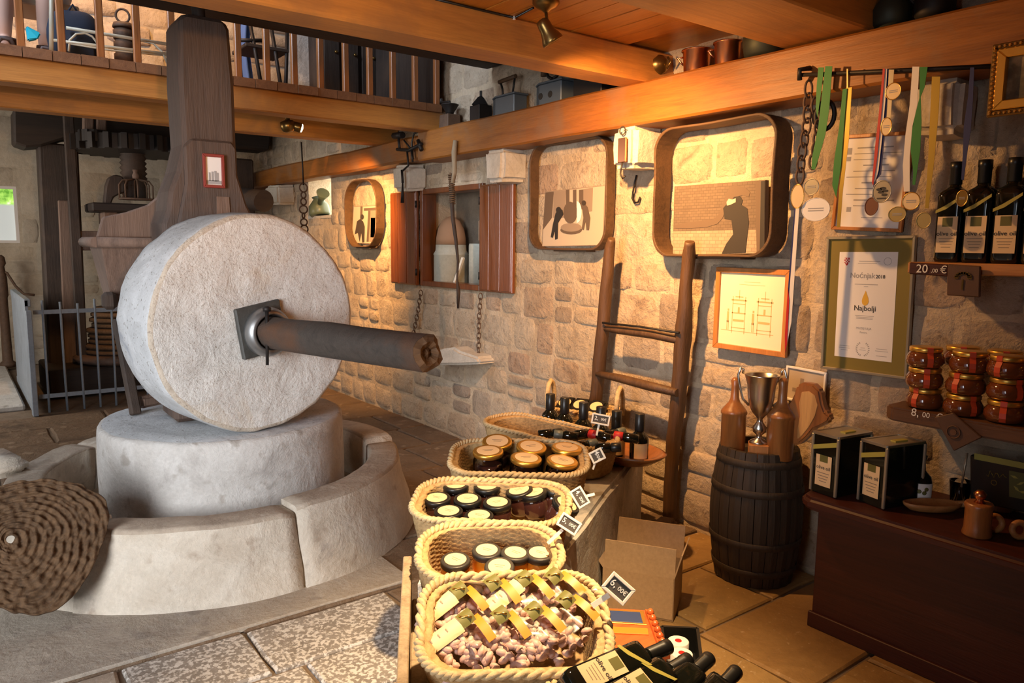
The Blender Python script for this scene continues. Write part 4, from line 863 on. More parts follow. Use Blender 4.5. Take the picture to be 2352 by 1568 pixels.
dr = thing('iron_drill', X(930, 345, bx), 'black iron hand drill bracket fixed on the beam left of the flail', 'drill')
for pts, rr in (([(905, 312), (925, 310)], .028), ([(915, 312), (918, 345)], .012), ([(912, 343), (940, 345), (968, 330)], .014), ([(935, 345), (938, 380), (925, 392)], .009), ([(945, 346), (948, 372)], .009), ([(928, 322), (942, 340)], .008), ([(960, 322), (968, 345)], .016)):
    b = MB(); b.tube([X(x, y, bx) for x, y in pts], rr, 8); b.build('iron_rod', M['iron'], dr)
b = MB(); b.tube([X(x, y, 3.19) for x, y in ((923, 390), (925, 420))], .012, 6); b.tube([X(x, y, 3.19) for x, y in ((925, 420), (924, 466))], [.007, .018], 6); b.build('hanging_bit', M['iron'], dr)
sp = thing('spring_balance', X(1430, 300, 3.165), 'small reddish spring balance with hook hanging in front of the lit corbel', 'scale')
ringmesh(X(1430, 300, 3.165), .016, .022, (-1, -.6, 0), .004, 'ring', M['iron'], sp)
b = MB(); a_, c_ = X(1421, 318, 3.165), X(1438, 372, 3.165); b.mm((3.158, a_.y, c_.z), (3.172, c_.y, a_.z)); b.build('balance_body', M['copper'], sp, bevel=.003)
b = MB(); b.tube([X(x, y, 3.165) for x, y in ((1430, 372), (1426, 390), (1425, 400), (1430, 410), (1436, 404))], .005, 6); b.build('hook', M['iron'], sp)
hk_ = thing('hook_shadow', X(1460, 400, WX-.03), 'thin dark rod in the shape of the balance hook shadow, below the lit corbel', 'hook')
b = MB(); b.tube([X(x, y, WX-.035) for x, y in ((1462, 402), (1458, 418), (1454, 440), (1452, 455), (1457, 466), (1466, 464), (1470, 452))], .006, 7); b.build('shadow_rod', M['iron'], hk_)  # dark rod follows the balance hook's cast shadow on the wall
def chain(pxs, x, link, label, m, tr=.004):
    pts = [X(a, b, x) for a, b in pxs]; t = thing('iron_chain', pts[0], label, 'chain'); L = [0]
    for i in range(1, len(pts)): L.append(L[-1]+(pts[i]-pts[i-1]).length)
    s = link/2; k = 0
    while s < L[-1]:
        i = max(j for j in range(len(L)) if L[j] <= s); i = min(i, len(pts)-2); f_ = (s-L[i])/(L[i+1]-L[i]); c = pts[i].lerp(pts[i+1], f_)
        ringmesh(c, link*.42, link*.68, (-1, .2, 0) if k % 2 else (-.15, -1, 0), tr, 'link', m, t); s += link; k += 1
    return t
chain([(967, 668), (960, 715), (950, 765)], WX-.05, .04, 'thin iron chain hanging below the left edge of the hatch', M['rust'])
chain([(1104, 675), (1100, 740), (1099, 832)], WX-.05, .04, 'thin iron chain hanging below the right edge of the hatch', M['rust'])
# pale stone ledge below the hatch
b = MB(); pl_ = [X(x, y, 3.30) for x, y in ((992, 838), (1000, 806), (1020, 800), (1042, 797), (1056, 806), (1075, 812), (1098, 820), (1104, 836), (1060, 838))]
b.prism([(-p.y, p.z) for p in pl_], (3.46, 0, 0), (0, -1, 0), (0, 0, 1), .17); o = b.build('stone_ledge', M['corbel'], None, bevel=.02, seg=2); tag(o, 'pale broken stone ledge jutting from the wall behind the axle end', 'ledge')
# ---- ladder
lad = thing('wooden_ladder', (3.25, 3.0, .02), 'rough hewn wooden ladder leaning on the wall between the two large hoops', 'ladder')
def railm(pts, x0, x1, k=.0024):
    n_ = len(pts); P_ = [X(a, b, x0+(x1-x0)*i/(n_-1)) for i, (a, b, r) in enumerate(pts)]
    mid = []
    for i in range(n_-1):
        for j in range(4): mid.append((P_[i].lerp(P_[i+1], j/4), (pts[i][2]+(pts[i+1][2]-pts[i][2])*j/4)*k))
    mid.append((P_[-1], pts[-1][2]*k)); b = MB(); b.tube([m_[0] for m_ in mid], [m_[1] for m_ in mid], 10); b.rough(.008, 6).rough(.003, 25); return b.build('rail', M['ladder'], lad)
railm([(1586, 556, 11), (1583, 585, 15), (1577, 650, 15), (1571, 750, 20), (1563, 860, 19), (1551, 980, 18), (1542, 1080, 17), (1537, 1192, 17)], 3.24, 3.36)
railm([(1404, 546, 9), (1401, 565, 14), (1393, 650, 16), (1385, 750, 18), (1374, 860, 18), (1366, 940, 18), (1362, 1000, 18)], 3.24, 3.32)
for pts, r_ in (([(1378, 752), (1420, 757), (1500, 768), (1562, 782)], [.018, .026, .028, .022]), ([(1372, 858), (1420, 868), (1490, 886), (1556, 902)], [.02, .027, .028, .024])):
    b = MB(); b.tube([X(x, y, 3.27) for x, y in pts], r_, 9); b.rough(.004, 15); b.build('rung', M['ladder'], lad)
b = MB(); b.tube([X(x, y, 3.235) for x, y in ((1384, 741), (1470, 750), (1560, 764))], .007, 6); o = b.build('wire_rung', M['iron'], lad); o['label'] = 'thin dark iron tie rod'
# ---- framed drawing, award, certificate, gilded picture
def framed(name, corners, x, bw, th, fm, label, mat_in=None, cat='picture'):
    q = [X(a, b, x) for a, b in corners]     # TL TR BR BL
    c = sum(q, Vector())/4; ex = ((q[1]-q[0])+(q[2]-q[3])).normalized(); ey = ((q[0]-q[3])+(q[1]-q[2])).normalized(); n = ex.cross(ey); ey = n.cross(ex)
    w = ((q[1]-q[0]).length+(q[2]-q[3]).length)/2; h = ((q[0]-q[3]).length+(q[1]-q[2]).length)/2
    t = thing(name, c, label, cat); frame4('frame', c, ex, ey, w, h, bw, th, fm, t, .002)
    if mat_in: sheet('mount', c, ex, ey, rect(w-bw*1.6, h-bw*1.6), mat_in, t, th*.35)
    return t, c, ex, ey, w, h, n
def uvof(px, py, x, c, ex, ey): p = X(px, py, x)-c; return (p.dot(ex), p.dot(ey))
t, c, ex, ey, w, h, n = framed('framed_drawing', [(1652, 612), (1824, 621), (1806, 820), (1640, 797)], 3.405, .028, .022, M['frame'], 'brown wood framed pale engraving of two presses, right of the ladder', None)
M['sheetcream'] = mat('engraving_paper', (0.80, 0.70, 0.48), 0.7); M['engr'] = mat('engraving_line', (0.60, 0.40, 0.16), 0.8)
sheet('engraving', c, ex, ey, rect(w-.05, h-.05), M['sheetcream'], t, .009)
b = MB(); cl = c+n*.0092
def bars(lst, cl_):
    for x, y, ww, hh in lst: b.prism(rect(ww, hh, x, y), cl_, ex, ey, .0004)
for sx in (-.075, .085):
    bars([(sx, -.10, .09, .004), (sx-.04, -.03, .004, .2), (sx+.04, -.03, .004, .2), (sx, .05, .10, .008), (sx, .068, .05, .006), (sx, .03, .08, .004), (sx, -.02, .09, .006), (sx, .08, .003, .05), (sx, -.06, .07, .012), (sx, -.003, .012, .03), (sx-.068, -.045, .013, .06), (sx-.072, -.09, .004, .05), (sx-.063, -.09, .004, .05), (sx-.067, -.006, .010, .012)], cl)
bars([(-.02, -.118, .33, .003), (0, .135, .16, .002), (0, .15, .10, .002)], cl); b.build('engraved_lines', M['engr'], t)
t, c, ex, ey, w, h, n = framed('award_certificate', [(1910, 543), (2110, 541), (2085, 870), (1883, 845)], 3.42, .013, .02, M['champagne'], 'tall award certificate with olive mount in a champagne metal frame, below the medals', M['olivemat'], 'certificate')
pc_ = [uvof(x, y, 3.42, c, ex, ey) for x, y in ((1937, 577), (2072, 580), (2043, 832), (1913, 815))]
pw = (pc_[1][0]-pc_[0][0]+pc_[2][0]-pc_[3][0])/2; phh = (pc_[0][1]-pc_[3][1]+pc_[1][1]-pc_[2][1])/2; pcx = sum(p[0] for p in pc_)/4; pcy = sum(p[1] for p in pc_)/4
sheet('award_sheet', c, ex, ey, rect(pw, phh, pcx, pcy), M['paper'], t, .0085); cl = c+ex*pcx+ey*pcy+n*.009; k_ = phh/2
def tx(s, v, size, m='ink', u=0.0, **kw): return text(s, M[m], cl+ex*u+ey*v, ex, ey, size, t, **kw)
tx('Noćnjak', k_*.52, .034, u=-.02, m='greyink', bold=.012); tx('2018', k_*.52, .022, u=.065, bold=.02)
tx('Najbolji', -k_*.09, .034, bold=.012); tx('MUZEJ ULJA', -k_*.44, .014, m='greyink'); tx('Postira', -k_*.515, .013, m='greyink')
b = MB(); bars([(.01, k_*.83, .10, .003), (0, k_*.79, .09, .002), (0, k_*.40, .11, .003), (0, k_*.36, .02, .002), (0, -k_*.185, .09, .002), (0, -k_*.215, .08, .002), (0, -k_*.24, .08, .002),
  (-.09, -k_*.78, .05, .002), (-.09, -k_*.82, .055, .002), (-.09, -k_*.86, .035, .002), (.09, -k_*.78, .05, .002), (.09, -k_*.82, .06, .002), (.09, -k_*.91, .05, .002), (0, -k_*.79, .02, .002), (0, -k_*.83, .03, .002)], cl); b.build('small_print', M['greyink'], t)
b = MB(); b.prism([(-.013, -.028), (-.006, -.034), (0, -.036), (.006, -.034), (.013, -.028), (.0165, -.016), (.014, -.002), (.008, .014), (0, .034), (-.008, .014), (-.014, -.002), (-.0165, -.016)], cl+ey*k_*.15, ex, ey, .0008); b.build('gold_drop', M['dropgold'], t)
b = MB()
for sgn in (-1, 1):
    for k in range(9): a = math.radians(-70+16*k); b.prism(rect(.007, .004, 0, 0), cl+ey*(-k_*.81)+ex*(sgn*.030*math.cos(a))+ey*(.032*math.sin(a)), (ex*math.cos(a*sgn)+ey*math.sin(a*sgn)), (ey*math.cos(a*sgn)-ex*math.sin(a*sgn)), .0006)
b.build('laurel', M['greyink'], t)
b = MB(); b.prism([(-.013, .018), (.013, .018), (.013, -.004), (0, -.020), (-.013, -.004)], cl+ex*(-pw*.36)+ey*k_*.82, ex, ey, .0005); o = b.build('crest', M['red'], t)
b = MB()
for i in range(4):
    for j in range(4):
        if (i+j) % 2: b.prism(rect(.006, .006, -.0095+.0063*i, -.006+.0063*j), cl+ex*(-pw*.36)+ey*k_*.82+n*.0004, ex, ey, .0004)
b.build('crest_checks', M['paper'], o)
b = MB(); b.tube([cl+ex*(pw*.34+.017*math.cos(2*PI*k/16))+ey*(k_*.83+.017*math.sin(2*PI*k/16)) for k in range(16)], .0008, 4, True); b.build('round_seal', M['greyink'], t)
t, c, ex, ey, w, h, n = framed('certificate', [(1930, 308), (2090, 306), (2086, 530), (1918, 531)], 3.42, .016, .018, M['frame'], 'white printed certificate in a thin brown frame, behind the hanging medals', None, 'certificate')
sheet('printed_sheet', c, ex, ey, rect(w-.028, h-.028), M['paper'], t, .006); cl = c+n*.0064
b = MB(); yy = h*.36
for k in range(11): bars([(.02*math.sin(k*2.3), yy, w*(.5+.16*math.sin(k*1.7)), .0035 if k % 3 else .006)], cl); yy -= h*.06
bars([(-w*.36, h*.33, .022, .03), (-w*.36, h*.25, .02, .02), (.02, -h*.36, w*.3, .003), (-w*.28, -h*.28, .022, .022)], cl); b.build('print_lines', M['greyink'], t)
# gilded picture at the top right
gx = 3.13
q = [X(a, b_, gx) for a, b_ in ((2292, 104), (2284, 270))]
gc = Vector((gx, q[0].y-.21, (q[0].z+q[1].z)/2)); gh = q[0].z-q[1].z
gp_ = thing('gilded_picture', gc, 'ornate gilded frame with a dark still life, cut by the right picture edge', 'picture')
frame4('outer_moulding', gc, RX, EY, .44, gh, .022, .022, M['bronze'], gp_); frame4('inner_moulding', gc, RX, EY, .396, gh-.044, .032, .03, M['goldlid'], gp_)
b = MB()
for k in range(26):
    for sgn in (-1, 1):
        b.lathe([(.006, -.004), (.007, 0), (.004, .006)], 6, gc+RX*(-.21+.0168*k)+EY*(sgn*(gh/2-.011))+Vector((-.024, 0, 0)), (-1, 0, 0))
        if k < int(gh/.0168)-1: b.lathe([(.006, -.004), (.007, 0), (.004, .006)], 6, gc+RX*(sgn*.209)+EY*(-gh/2+.018+.0168*k)+Vector((-.024, 0, 0)), (-1, 0, 0))
stuff(b.build('beading', M['gold'], gp_))
m = mat('dark_oil_paint', (0.12, 0.09, 0.06), 0.5); nn_ = nz(m, coords(m, (1, 1, 1), False), 11, 4, 0.6); nodes(m)[1].new(ramp(m, nn_, [(.35, (.05, .04, .02)), (.55, (.16, .12, .06)), (.7, (.42, .30, .16))]), nodes(m)[2].inputs['Base Color'])
sheet('painting', gc, RX, EY, rect(.34, gh-.1), m, gp_, .006)
# ---- the medals on their iron rod
rodz = X(1900, 158, 3.165).z
rod = thing('medal_rod', X(1850, 172, 3.165), 'long dark iron rod under the beam edge holding all the medals', 'rod')
p0, p1 = X(1842, 172, 3.165), X(2282, 152, 3.165); b = MB(); b.tube([p0, (p0+p1)/2, p1], .009, 8); b.build('bar', M['iron'], rod)
b = MB(); b.tube([p0+Vector((.0, .01, -.02)), p0+Vector((-.02, 0, .02)), p0+Vector((.03, -.02, .03))], .012, 7); b.build('end_bracket', M['iron'], rod)
XM = 3.145
def medal(label, ribs, discs, x=XM):
    p = discs[0] if discs else ribs[0][0][0]; t = thing('medal', X(p[0], p[1], x), label, 'medal')
    for i, (pts, m_) in enumerate(ribs): pxpoly('ribbon', pts, x+.004*i, M[m_], t, .0016)
    for d in discs:
        cx, cy, rx, ry, mm_ = d[:5]; c = X(cx, cy, x-.004); k = (X(cx+10, cy, x-.004)-c).length/10; kz = (X(cx, cy+10, x-.004)-c).length/10
        b = MB(); o_ = [(rx*k*math.cos(2*PI*i/28), ry*kz*math.sin(2*PI*i/28)) for i in range(28)]; b.prism(o_, c, RX, EY, .005); o = b.build('medallion', M[mm_], t, bevel=.0012)
        rim = MB(); rim.tube([c+RX*a+EY*b_+Vector((-.005, 0, 0)) for a, b_ in o_], .0022, 5, True); rim.build('medallion_rim', M[mm_ if mm_ != 'cream' else 'gold'], o)
        if len(d) > 5:
            e = MB()
            if d[5] == 'olive':
                for q_ in ((-.3, .2), (.1, .3), (.35, .05), (-.1, -.05), (.3, -.3)): e.prism(ell(q_[0]*rx*k, q_[1]*ry*kz, .34*rx*k, .13*ry*kz, 10), c+Vector((-.0052, 0, 0)), RX, EY, .001)
                e.prism(rect(rx*k, ry*kz*.12, 0, -.62*ry*kz), c+Vector((-.0052, 0, 0)), RX, EY, .001)
            else:
                for v_ in (-.1, .1): e.prism(rect(rx*k*1.1, ry*kz*.09, 0, v_*ry*kz), c+Vector((-.0052, 0, 0)), RX, EY, .001)
            e.build('relief', M['ink' if d[5] == 'olive' else 'greyink'], o)
    return t
M['silver'] = mat('old_silver', (0.48, 0.44, 0.36), 0.35, 0.8); M['brass'] = mat('dull_brass', (0.46, 0.36, 0.16), 0.4, 0.7); M['browndisc'] = mat('brown_disc', (0.16, 0.055, 0.025), 0.5)
medal('leftmost green ribbon medal with a silver round medallion on a wire ring', [([(1896, 152), (1912, 152), (1905, 250), (1896, 310), (1880, 365), (1872, 390), (1864, 388), (1866, 360), (1880, 290), (1888, 220)], 'green'), ([(1880, 155), (1893, 155), (1886, 215), (1878, 270), (1874, 250), (1876, 200)], 'green')], [(1865, 429, 17, 18, 'silver', 'text')])
medal('second green ribbon folded beside a gold strip, without a visible medallion', [([(1936, 205), (1946, 203), (1938, 300), (1932, 380), (1921, 455), (1912, 425), (1916, 370), (1928, 290)], 'green'), ([(1944, 202), (1957, 200), (1950, 320), (1936, 440), (1930, 522), (1922, 522), (1928, 430), (1938, 310)], 'goldribbon'), ([(1945, 158), (1948, 158), (1948, 206), (1945, 206)], 'brass')], [])
medal('red white and blue ribbon medal with a silver olive branch medallion', [([(2028, 158), (2033, 158), (2027, 230), (2020, 310), (2014, 370), (2006, 426), (2003, 420), (2010, 340), (2020, 250)], 'red'), ([(2033, 158), (2038, 158), (2034, 230), (2026, 320), (2018, 392), (2010, 418), (2008, 415), (2014, 370), (2020, 310), (2027, 230)], 'white'), ([(2036, 158), (2042, 158), (2038, 240), (2033, 310), (2024, 400), (2014, 412), (2020, 380), (2028, 300)], 'blue')], [(2027, 440, 21, 25, 'silver', 'olive')])
medal('round brown medal hanging low over the certificate', [([(2024, 300), (2030, 300), (2008, 452), (2003, 452)], 'blue')], [(2003, 474, 15, 20, 'browndisc')], XM+.012)
medal('pale oval disc high on a narrow grey ribbon beside the red ribbon', [([(2042, 160), (2049, 160), (2047, 270), (2040, 282), (2037, 280)], 'champagne')], [(2053, 210, 17, 19, 'cream', 'text')])
medal('small pale oval medal in front of the certificate top edge', [([(2049, 160), (2054, 160), (2046, 270), (2042, 276)], 'champagne')], [(2037, 291, 12, 20, 'cream', 'text')], XM-.006)
medal('white ribbon medal with a bright cream round medallion', [([(2096, 153), (2112, 153), (2107, 240), (2095, 300), (2090, 360), (2090, 440), (2076, 440), (2074, 380), (2080, 310), (2090, 240)], 'white')], [(2094, 462, 20, 20, 'cream', 'text')])
medal('green ribbon medal twisted beside the white ribbon, with a dark bronze medallion', [([(2113, 154), (2131, 154), (2124, 200), (2115, 222), (2117, 280), (2114, 345), (2102, 425), (2096, 424), (2098, 395), (2092, 345), (2096, 290), (2112, 225)], 'green')], [(2062, 492, 20, 17, 'brass', 'text')])
medal('long gold ribbon medal with a dull gold round medallion', [([(2141, 176), (2160, 176), (2156, 260), (2146, 370), (2133, 478), (2125, 478), (2132, 370), (2136, 280)], 'goldribbon')], [(2123, 506, 17, 18, 'brass')])
medal('dark blue ribbon medal hanging in front of the bottle necks', [([(2229, 155), (2238, 155), (2235, 230), (2230, 300), (2222, 350), (2214, 414), (2208, 412), (2212, 350), (2214, 290), (2224, 220)], 'blue')], [(2211, 455, 13, 18, 'gold', 'text')])
medal('pale oval medal hanging edge on beside the large hoop', [], [(1833, 451, 15, 27, 'cream')], XM+.01)
medal('large cream scalloped plaque medal below the silver one, with grey print', [], [(1875, 481, 32, 26, 'paper', 'text')], XM+.02)
tri = thing('tricolour_ribbon', X(1816, 500, XM+.03), 'long narrow red white and blue ribbon hanging down beside the framed engraving', 'ribbon')
pxpoly('blue_stripe', [(1826, 466), (1829, 466), (1812, 690), (1808, 690)], XM+.05, M['blue'], tri, .0015); pxpoly('white_stripe', [(1829, 466), (1837, 466), (1818, 740), (1806, 800), (1806, 760), (1812, 690)], XM+.05, M['white'], tri, .0015)
pxpoly('red_stripe', [(1810, 660), (1813, 690), (1808, 790), (1803, 810), (1803, 770)], XM+.046, M['red'], tri, .0015)
chain([(1858, 190), (1852, 300), (1842, 350), (1838, 400), (1836, 425)], XM+.012, .055, 'rusty ring chain left of the green ribbons, its left strand', M['rust'], .0055)
chain([(1870, 230), (1880, 300), (1872, 350), (1862, 395)], XM+.02, .05, 'rusty ring chain hanging behind the leftmost green ribbon', M['rust'], .0055)
ringmesh(X(1895, 265, XM+.03), .04, .062, (-1, -.3, 0), .011, 'iron_ring', M['iron'], None); tag(bpy.data.objects['iron_ring'], 'thick black iron ring behind the leftmost green ribbon', 'ring')
# ================================================================== THE BENCH WITH BASKETS
def vprism(name, pts, z0, z1, m, parent=None, bevel=.01, seg=1, sub=0, rough=0):
    b = MB(); b.prism(pts, (0, 0, z0), (1, 0, 0), (0, 1, 0), z1-z0); o = b.build(name, m, parent, bevel=bevel, seg=seg)
    if rough:
        bm = bmesh.new(); bm.from_mesh(o.data); bmesh.ops.subdivide_edges(bm, edges=[e for e in bm.edges if e.calc_length() > .15], cuts=7, use_grid_fill=True)
        for v in bm.verts: v.co += noise.noise_vector(v.co*5)*rough
        bm.to_mesh(o.data); bm.free()
    return o
BZ = .50
bench = vprism('stone_bench', [(1.22, 2.16), (1.70, 1.99), (3.17, 2.93), (3.2, 3.75), (2.62, 3.72)], 0, BZ, M['bench'], None, .02, 2, 0, .006)
tag(bench, 'low rough plastered stone bench carrying the row of baskets', 'bench')
box_ = thing('wooden_display_box', (1.1, 1.6, 0), 'weathered board box under the nearest baskets, its left side lit orange', 'box')
vprism('top_board', [(1.17, 2.10), (.83, 1.52), (.80, 1.22), (1.1, .98), (1.42, 1.25), (1.60, 1.80)], BZ-.06, BZ-.024, M['board'], box_, .006)
for (xa, ya), (xb, yb), z_ in (((1.175, 2.11), (.80, 1.46), .62), ((.80, 1.46), (.78, 1.2), .55)):
    b = MB(); d_ = Vector((xb-xa, yb-ya, 0)); n_ = 10; vs_ = []
    nrm = Vector((-d_.y, d_.x, 0)).normalized()*.028
    for i in range(n_+1):
        p = Vector((xa, ya, 0))+d_*i/n_; zt = z_+.012*noise.noise(Vector((i*.7, 0, z_)))
        vs_ += [p, p-nrm, p-nrm+Vector((0, 0, zt)), p+Vector((0, 0, zt))]
    fs = [(i*4+j, i*4+4+j, i*4+4+(j+1) % 4, i*4+(j+1) % 4) for i in range(n_) for j in range(4)]+[(0, 1, 2, 3), tuple(n_*4+j for j in (3, 2, 1, 0))]
    b.add(vs_, fs); fixnormals(b.build('side_board', M['board'], box_, bevel=.003))
b = MB(); b.mm((.95, 1.25, 0), (1.01, 1.31, BZ-.06)); b.mm((1.40, 1.65, 0), (1.46, 1.71, BZ-.06)); b.build('leg', M['board'], box_)
def basket(label, c, w, d, rot, h, tilt=0.0, rad=None, m='basket', rimr=.0085, flare=.90):
    "rounded rectangular woven basket; c = rim centre, tilt raises the back edge"
    Rm = Matrix.Rotation(rot, 3, 'Z') @ Matrix.Rotation(tilt, 3, 'X'); c = Vector(c)
    t = thing('basket', c+Rm @ Vector((0, 0, -h)), label, 'basket'); base = rrect(w, d, rad or min(w, d)*.46, 10); m_ = len(base)
    per = [];
    for i in range(m_):
        a = Vector((*base[i], 0)); b_ = Vector((*base[(i+1) % m_], 0)); k = max(1, int((b_-a).length/.03))
        for j in range(k): per.append(a.lerp(b_, j/k))
    m_ = len(per); rows_ = 30; vs_ = []
    for j in range(rows_+1):
        v = j/rows_; z = -h+h*v; s_ = flare+(1-flare)*v**.7
        for i, p in enumerate(per):
            rip = .0045*math.sin(v*rows_*PI/1.5+(i % 2)*PI)+.003*noise.noise(Vector((p.x*9, p.y*9, z*14)))
            q_ = p*s_; nn_ = Vector((p.x, p.y, 0)).normalized(); vs_.append(c+Rm @ (q_+nn_*rip+Vector((0, 0, z))))
    for j in range(rows_, -1, -1):
        v = j/rows_; z = -h+.012+(h-.012)*v; s_ = (flare+(1-flare)*v**.7)*(1-.020/min(w, d)*2)
        for i, p in enumerate(per):
            rip = .004*math.sin(v*rows_*PI/1.5+(i % 2)*PI); vs_.append(c+Rm @ (p*s_+Vector((p.x, p.y, 0)).normalized()*rip+Vector((0, 0, z))))
    J = 2*rows_+2; fs = [(j*m_+i, j*m_+(i+1) % m_, (j+1)*m_+(i+1) % m_, (j+1)*m_+i) for j in range(J-1) for i in range(m_)]
    fs.append([(J-1)*m_+i for i in range(m_)]); fs.append([i for i in range(m_)][::-1])
    b = MB(); b.add(vs_, fs, True); b.build('woven_body', M[m], t)
    for s3 in range(2):
        path = []; n2 = int((w+d)*2/.0085); L_ = m_
        for i in range(n2):
            f_ = i/n2*m_; p = per[int(f_) % m_].lerp(per[(int(f_)+1) % m_], f_-int(f_)); nn_ = Vector((p.x, p.y, 0)).normalized()
            a = 2*PI*(i/n2)*round((w+d)*2/.052)+s3*PI
            path.append(c+Rm @ (p*1.0+nn_*(.0068*math.cos(a))+Vector((0, 0, .003+.0065*math.sin(a)+.003*noise.noise(p*11)))))
        b = MB(); b.tube(path, rimr, 7, True); b.build('rope_rim', M['rope'], t)
    return t, c, Rm
bk1, c1, R1 = basket('nearest large sea grass basket, tilted and filled with bags of sugared almonds', (1.128, 1.480, .668), .49, .31, math.radians(-33), .145, math.radians(24), .10)
bk2, c2, R2 = basket('small round ended basket with honey jars, second from the front', (1.315, 1.855, .688), .45, .31, math.radians(-33), .17, math.radians(11), .13)
bk3, c3, R3 = basket('basket of black lidded jars with cream stickers, third from the front', (1.60, 2.25, .682), .59, .34, math.radians(-42), .165, math.radians(8), .12)
bk4, c4, R4 = basket('basket of large gold lidded jars, fourth from the front', (2.03, 2.64, .69), .62, .36, math.radians(-38), .17, math.radians(9), .12)
bk5, c5, R5 = basket('long dark basket of little bottles in front of the upright bottle row', (2.50, 3.0, .675), .84, .29, math.radians(-82), .165, math.radians(3))
bk6, c6, R6 = basket('handled basket with dark packets standing at the wall under the ladder', (3.07, 3.34, .66), .46, .24, math.radians(-66), .15, 0)
for sg in (-1, 1):
    b = MB(); p = [c6+R6 @ Vector((sg*.23, y_, z_)) for y_, z_ in ((-.045, -.02), (-.05, .07), (-.03, .135), (0, .155), (.03, .135), (.05, .07), (.045, -.02))]; b.tube(p, .015, 8); b.build('loop_handle', M['rope'], bk6)
# ---- jars
def jar(label, group, px, py, fr_, z, r, h, lid, body, name='jar', tilt=(0, 0), sticker='cream', tab=True, glass=False, off=(0, 0)):
    cB, RB = fr_; bn = RB @ Vector((0, 0, 1)); top = atp(px, py, cB+bn*z, bn); ax = (bn*.8+Vector((tilt[0], tilt[1], .2))).normalized(); base = top-ax*h
    t = thing(name, base, label, 'jar', group); lh = .022
    def L(prof, nm, m, par, n=26): b = MB(); b.lathe(prof, n, base, ax); return b.build(nm, m, par)
    bh = h-lh
    if glass:
        L([(r*.7, 0), (r*.95, .006), (r, .02), (r, bh*.8), (r*.88, bh*.95), (r*.86, bh+.004)], 'glass_body', M['glass'], t)
        L([(r*.86, .008), (r*.92, .02), (r*.92, bh*.6), (r*.6, bh*.66)], 'contents', body, t)
    else: L([(r*.7, 0), (r*.95, .006), (r, .02), (r, bh*.8), (r*.9, bh*.95), (r*.86, bh+.002)], 'body', body, t)
    lo = L([(r*.98, bh), (r*1.02, bh+.003), (r*1.02, h-.004), (r*.98, h-.0005), (r*.9, h)], 'lid', lid, t)
    if sticker: L([(r*.76, h+.0002), (r*.75, h+.0012)], 'sticker', M[sticker], lo)
    q = ax.to_track_quat('Z', 'Y')
    if sticker:
        b = MB(); ang = rnd.uniform(-.6, .6); ex = Vector((math.cos(-.7+ang), math.sin(-.7+ang), 0)); ex = (ex-ax*ex.dot(ax)).normalized(); ey = ax.cross(ex)
        for k, (v_, w_) in enumerate(((.10, .7), (-.08, .5))): b.prism(rect(r*w_, r*.05, 0, v_*r), base+ax*(h+.0013), ex, ey, .0003)
        b.build('sticker_print', M['sep1'], lo)
        if tab: a = rnd.uniform(.3, .9); e2 = Vector((math.cos(a), math.sin(a), 0)); b = MB(); b.box(base+ax*(h+.0015)+e2*r*.86, (r*.34, r*.26, .002), Matrix.Rotation(a, 3, 'Z')); b.build('tape_tab', M['jutedark'] if lid != M['black'] else M['tab'], lo)
    return t
M['tab'] = mat('brown_tab', (0.30, 0.13, 0.10), 0.6); M['greylid'] = mat('dark_grey_lid', (0.045, 0.042, 0.038), 0.4, 0.3)
for px, py, lab, tl in ((1046, 1284, 'at the left end', (0, 0)), (1118, 1262, 'at the back, second from the left', (0, 0)), (1184, 1268, 'at the back, third from the left', (.05, 0)), (1240, 1268, 'at the right end', (0, .02)), (1147, 1300, 'at the front, between the others', (-.1, -.1)), (1050, 1338, 'lowest, half hidden by the front rim', (-.2, -.15))):
    jar('honey jar with dark grey lid, '+lab+', small basket', 'honey jars', px, py, (c2, R2), -.032 if py < 1320 else -.06, .047, .115, M['greylid'], M['honey'], 'honey_jar', tl)
for px, py, lab, tl in ((1047, 1111, 'back row, leftmost', (0, 0)), (1119, 1114, 'back row, second from the left', (0, 0)), (1003, 1142, 'at the left end', (0, 0)), (1074, 1144, 'middle row, second from the left', (0, 0)), (1142, 1152, 'middle row, third from the left', (0, 0)), (1030, 1172, 'front left, partly hidden by the rim', (0, 0)), (1100, 1182, 'front middle, mostly hidden by the rim', (0, 0)), (1192, 1124, 'half hidden behind its right neighbour', (-.15, .1)), (1224, 1129, 'tilted, right of the gap', (-.12, .12)), (1278, 1119, 'back right, tilted', (.1, -.1)), (1302, 1156, 'slipped against the right end of the rim', (.35, -.35))):
    jar('small black lidded jar, '+lab, 'black lidded jars', px, py, (c3, R3), -.012, .054, .10, M['black'], M['jam'], 'small_jar', tl)
for px, py, lab, tl in ((1142, 1012, 'back left, leaning', (-.08, -.12)), (1121, 1034, 'front left, dark fruit visible', (0, 0)), (1221, 1024, 'back middle', (.02, -.12)), (1209, 1050, 'front middle', (.08, -.05)), (1302, 1026, 'back right', (.08, .0)), (1292, 1056, 'front right', (.1, -.05))):
    jar('large gold lidded glass jar, '+lab+' of the fourth basket', 'gold lidded jars', px, py, (c4, R4), .018, .070, .14, M['goldlid'], M['jam'], 'gold_lid_jar', tl, 'label', True, True)
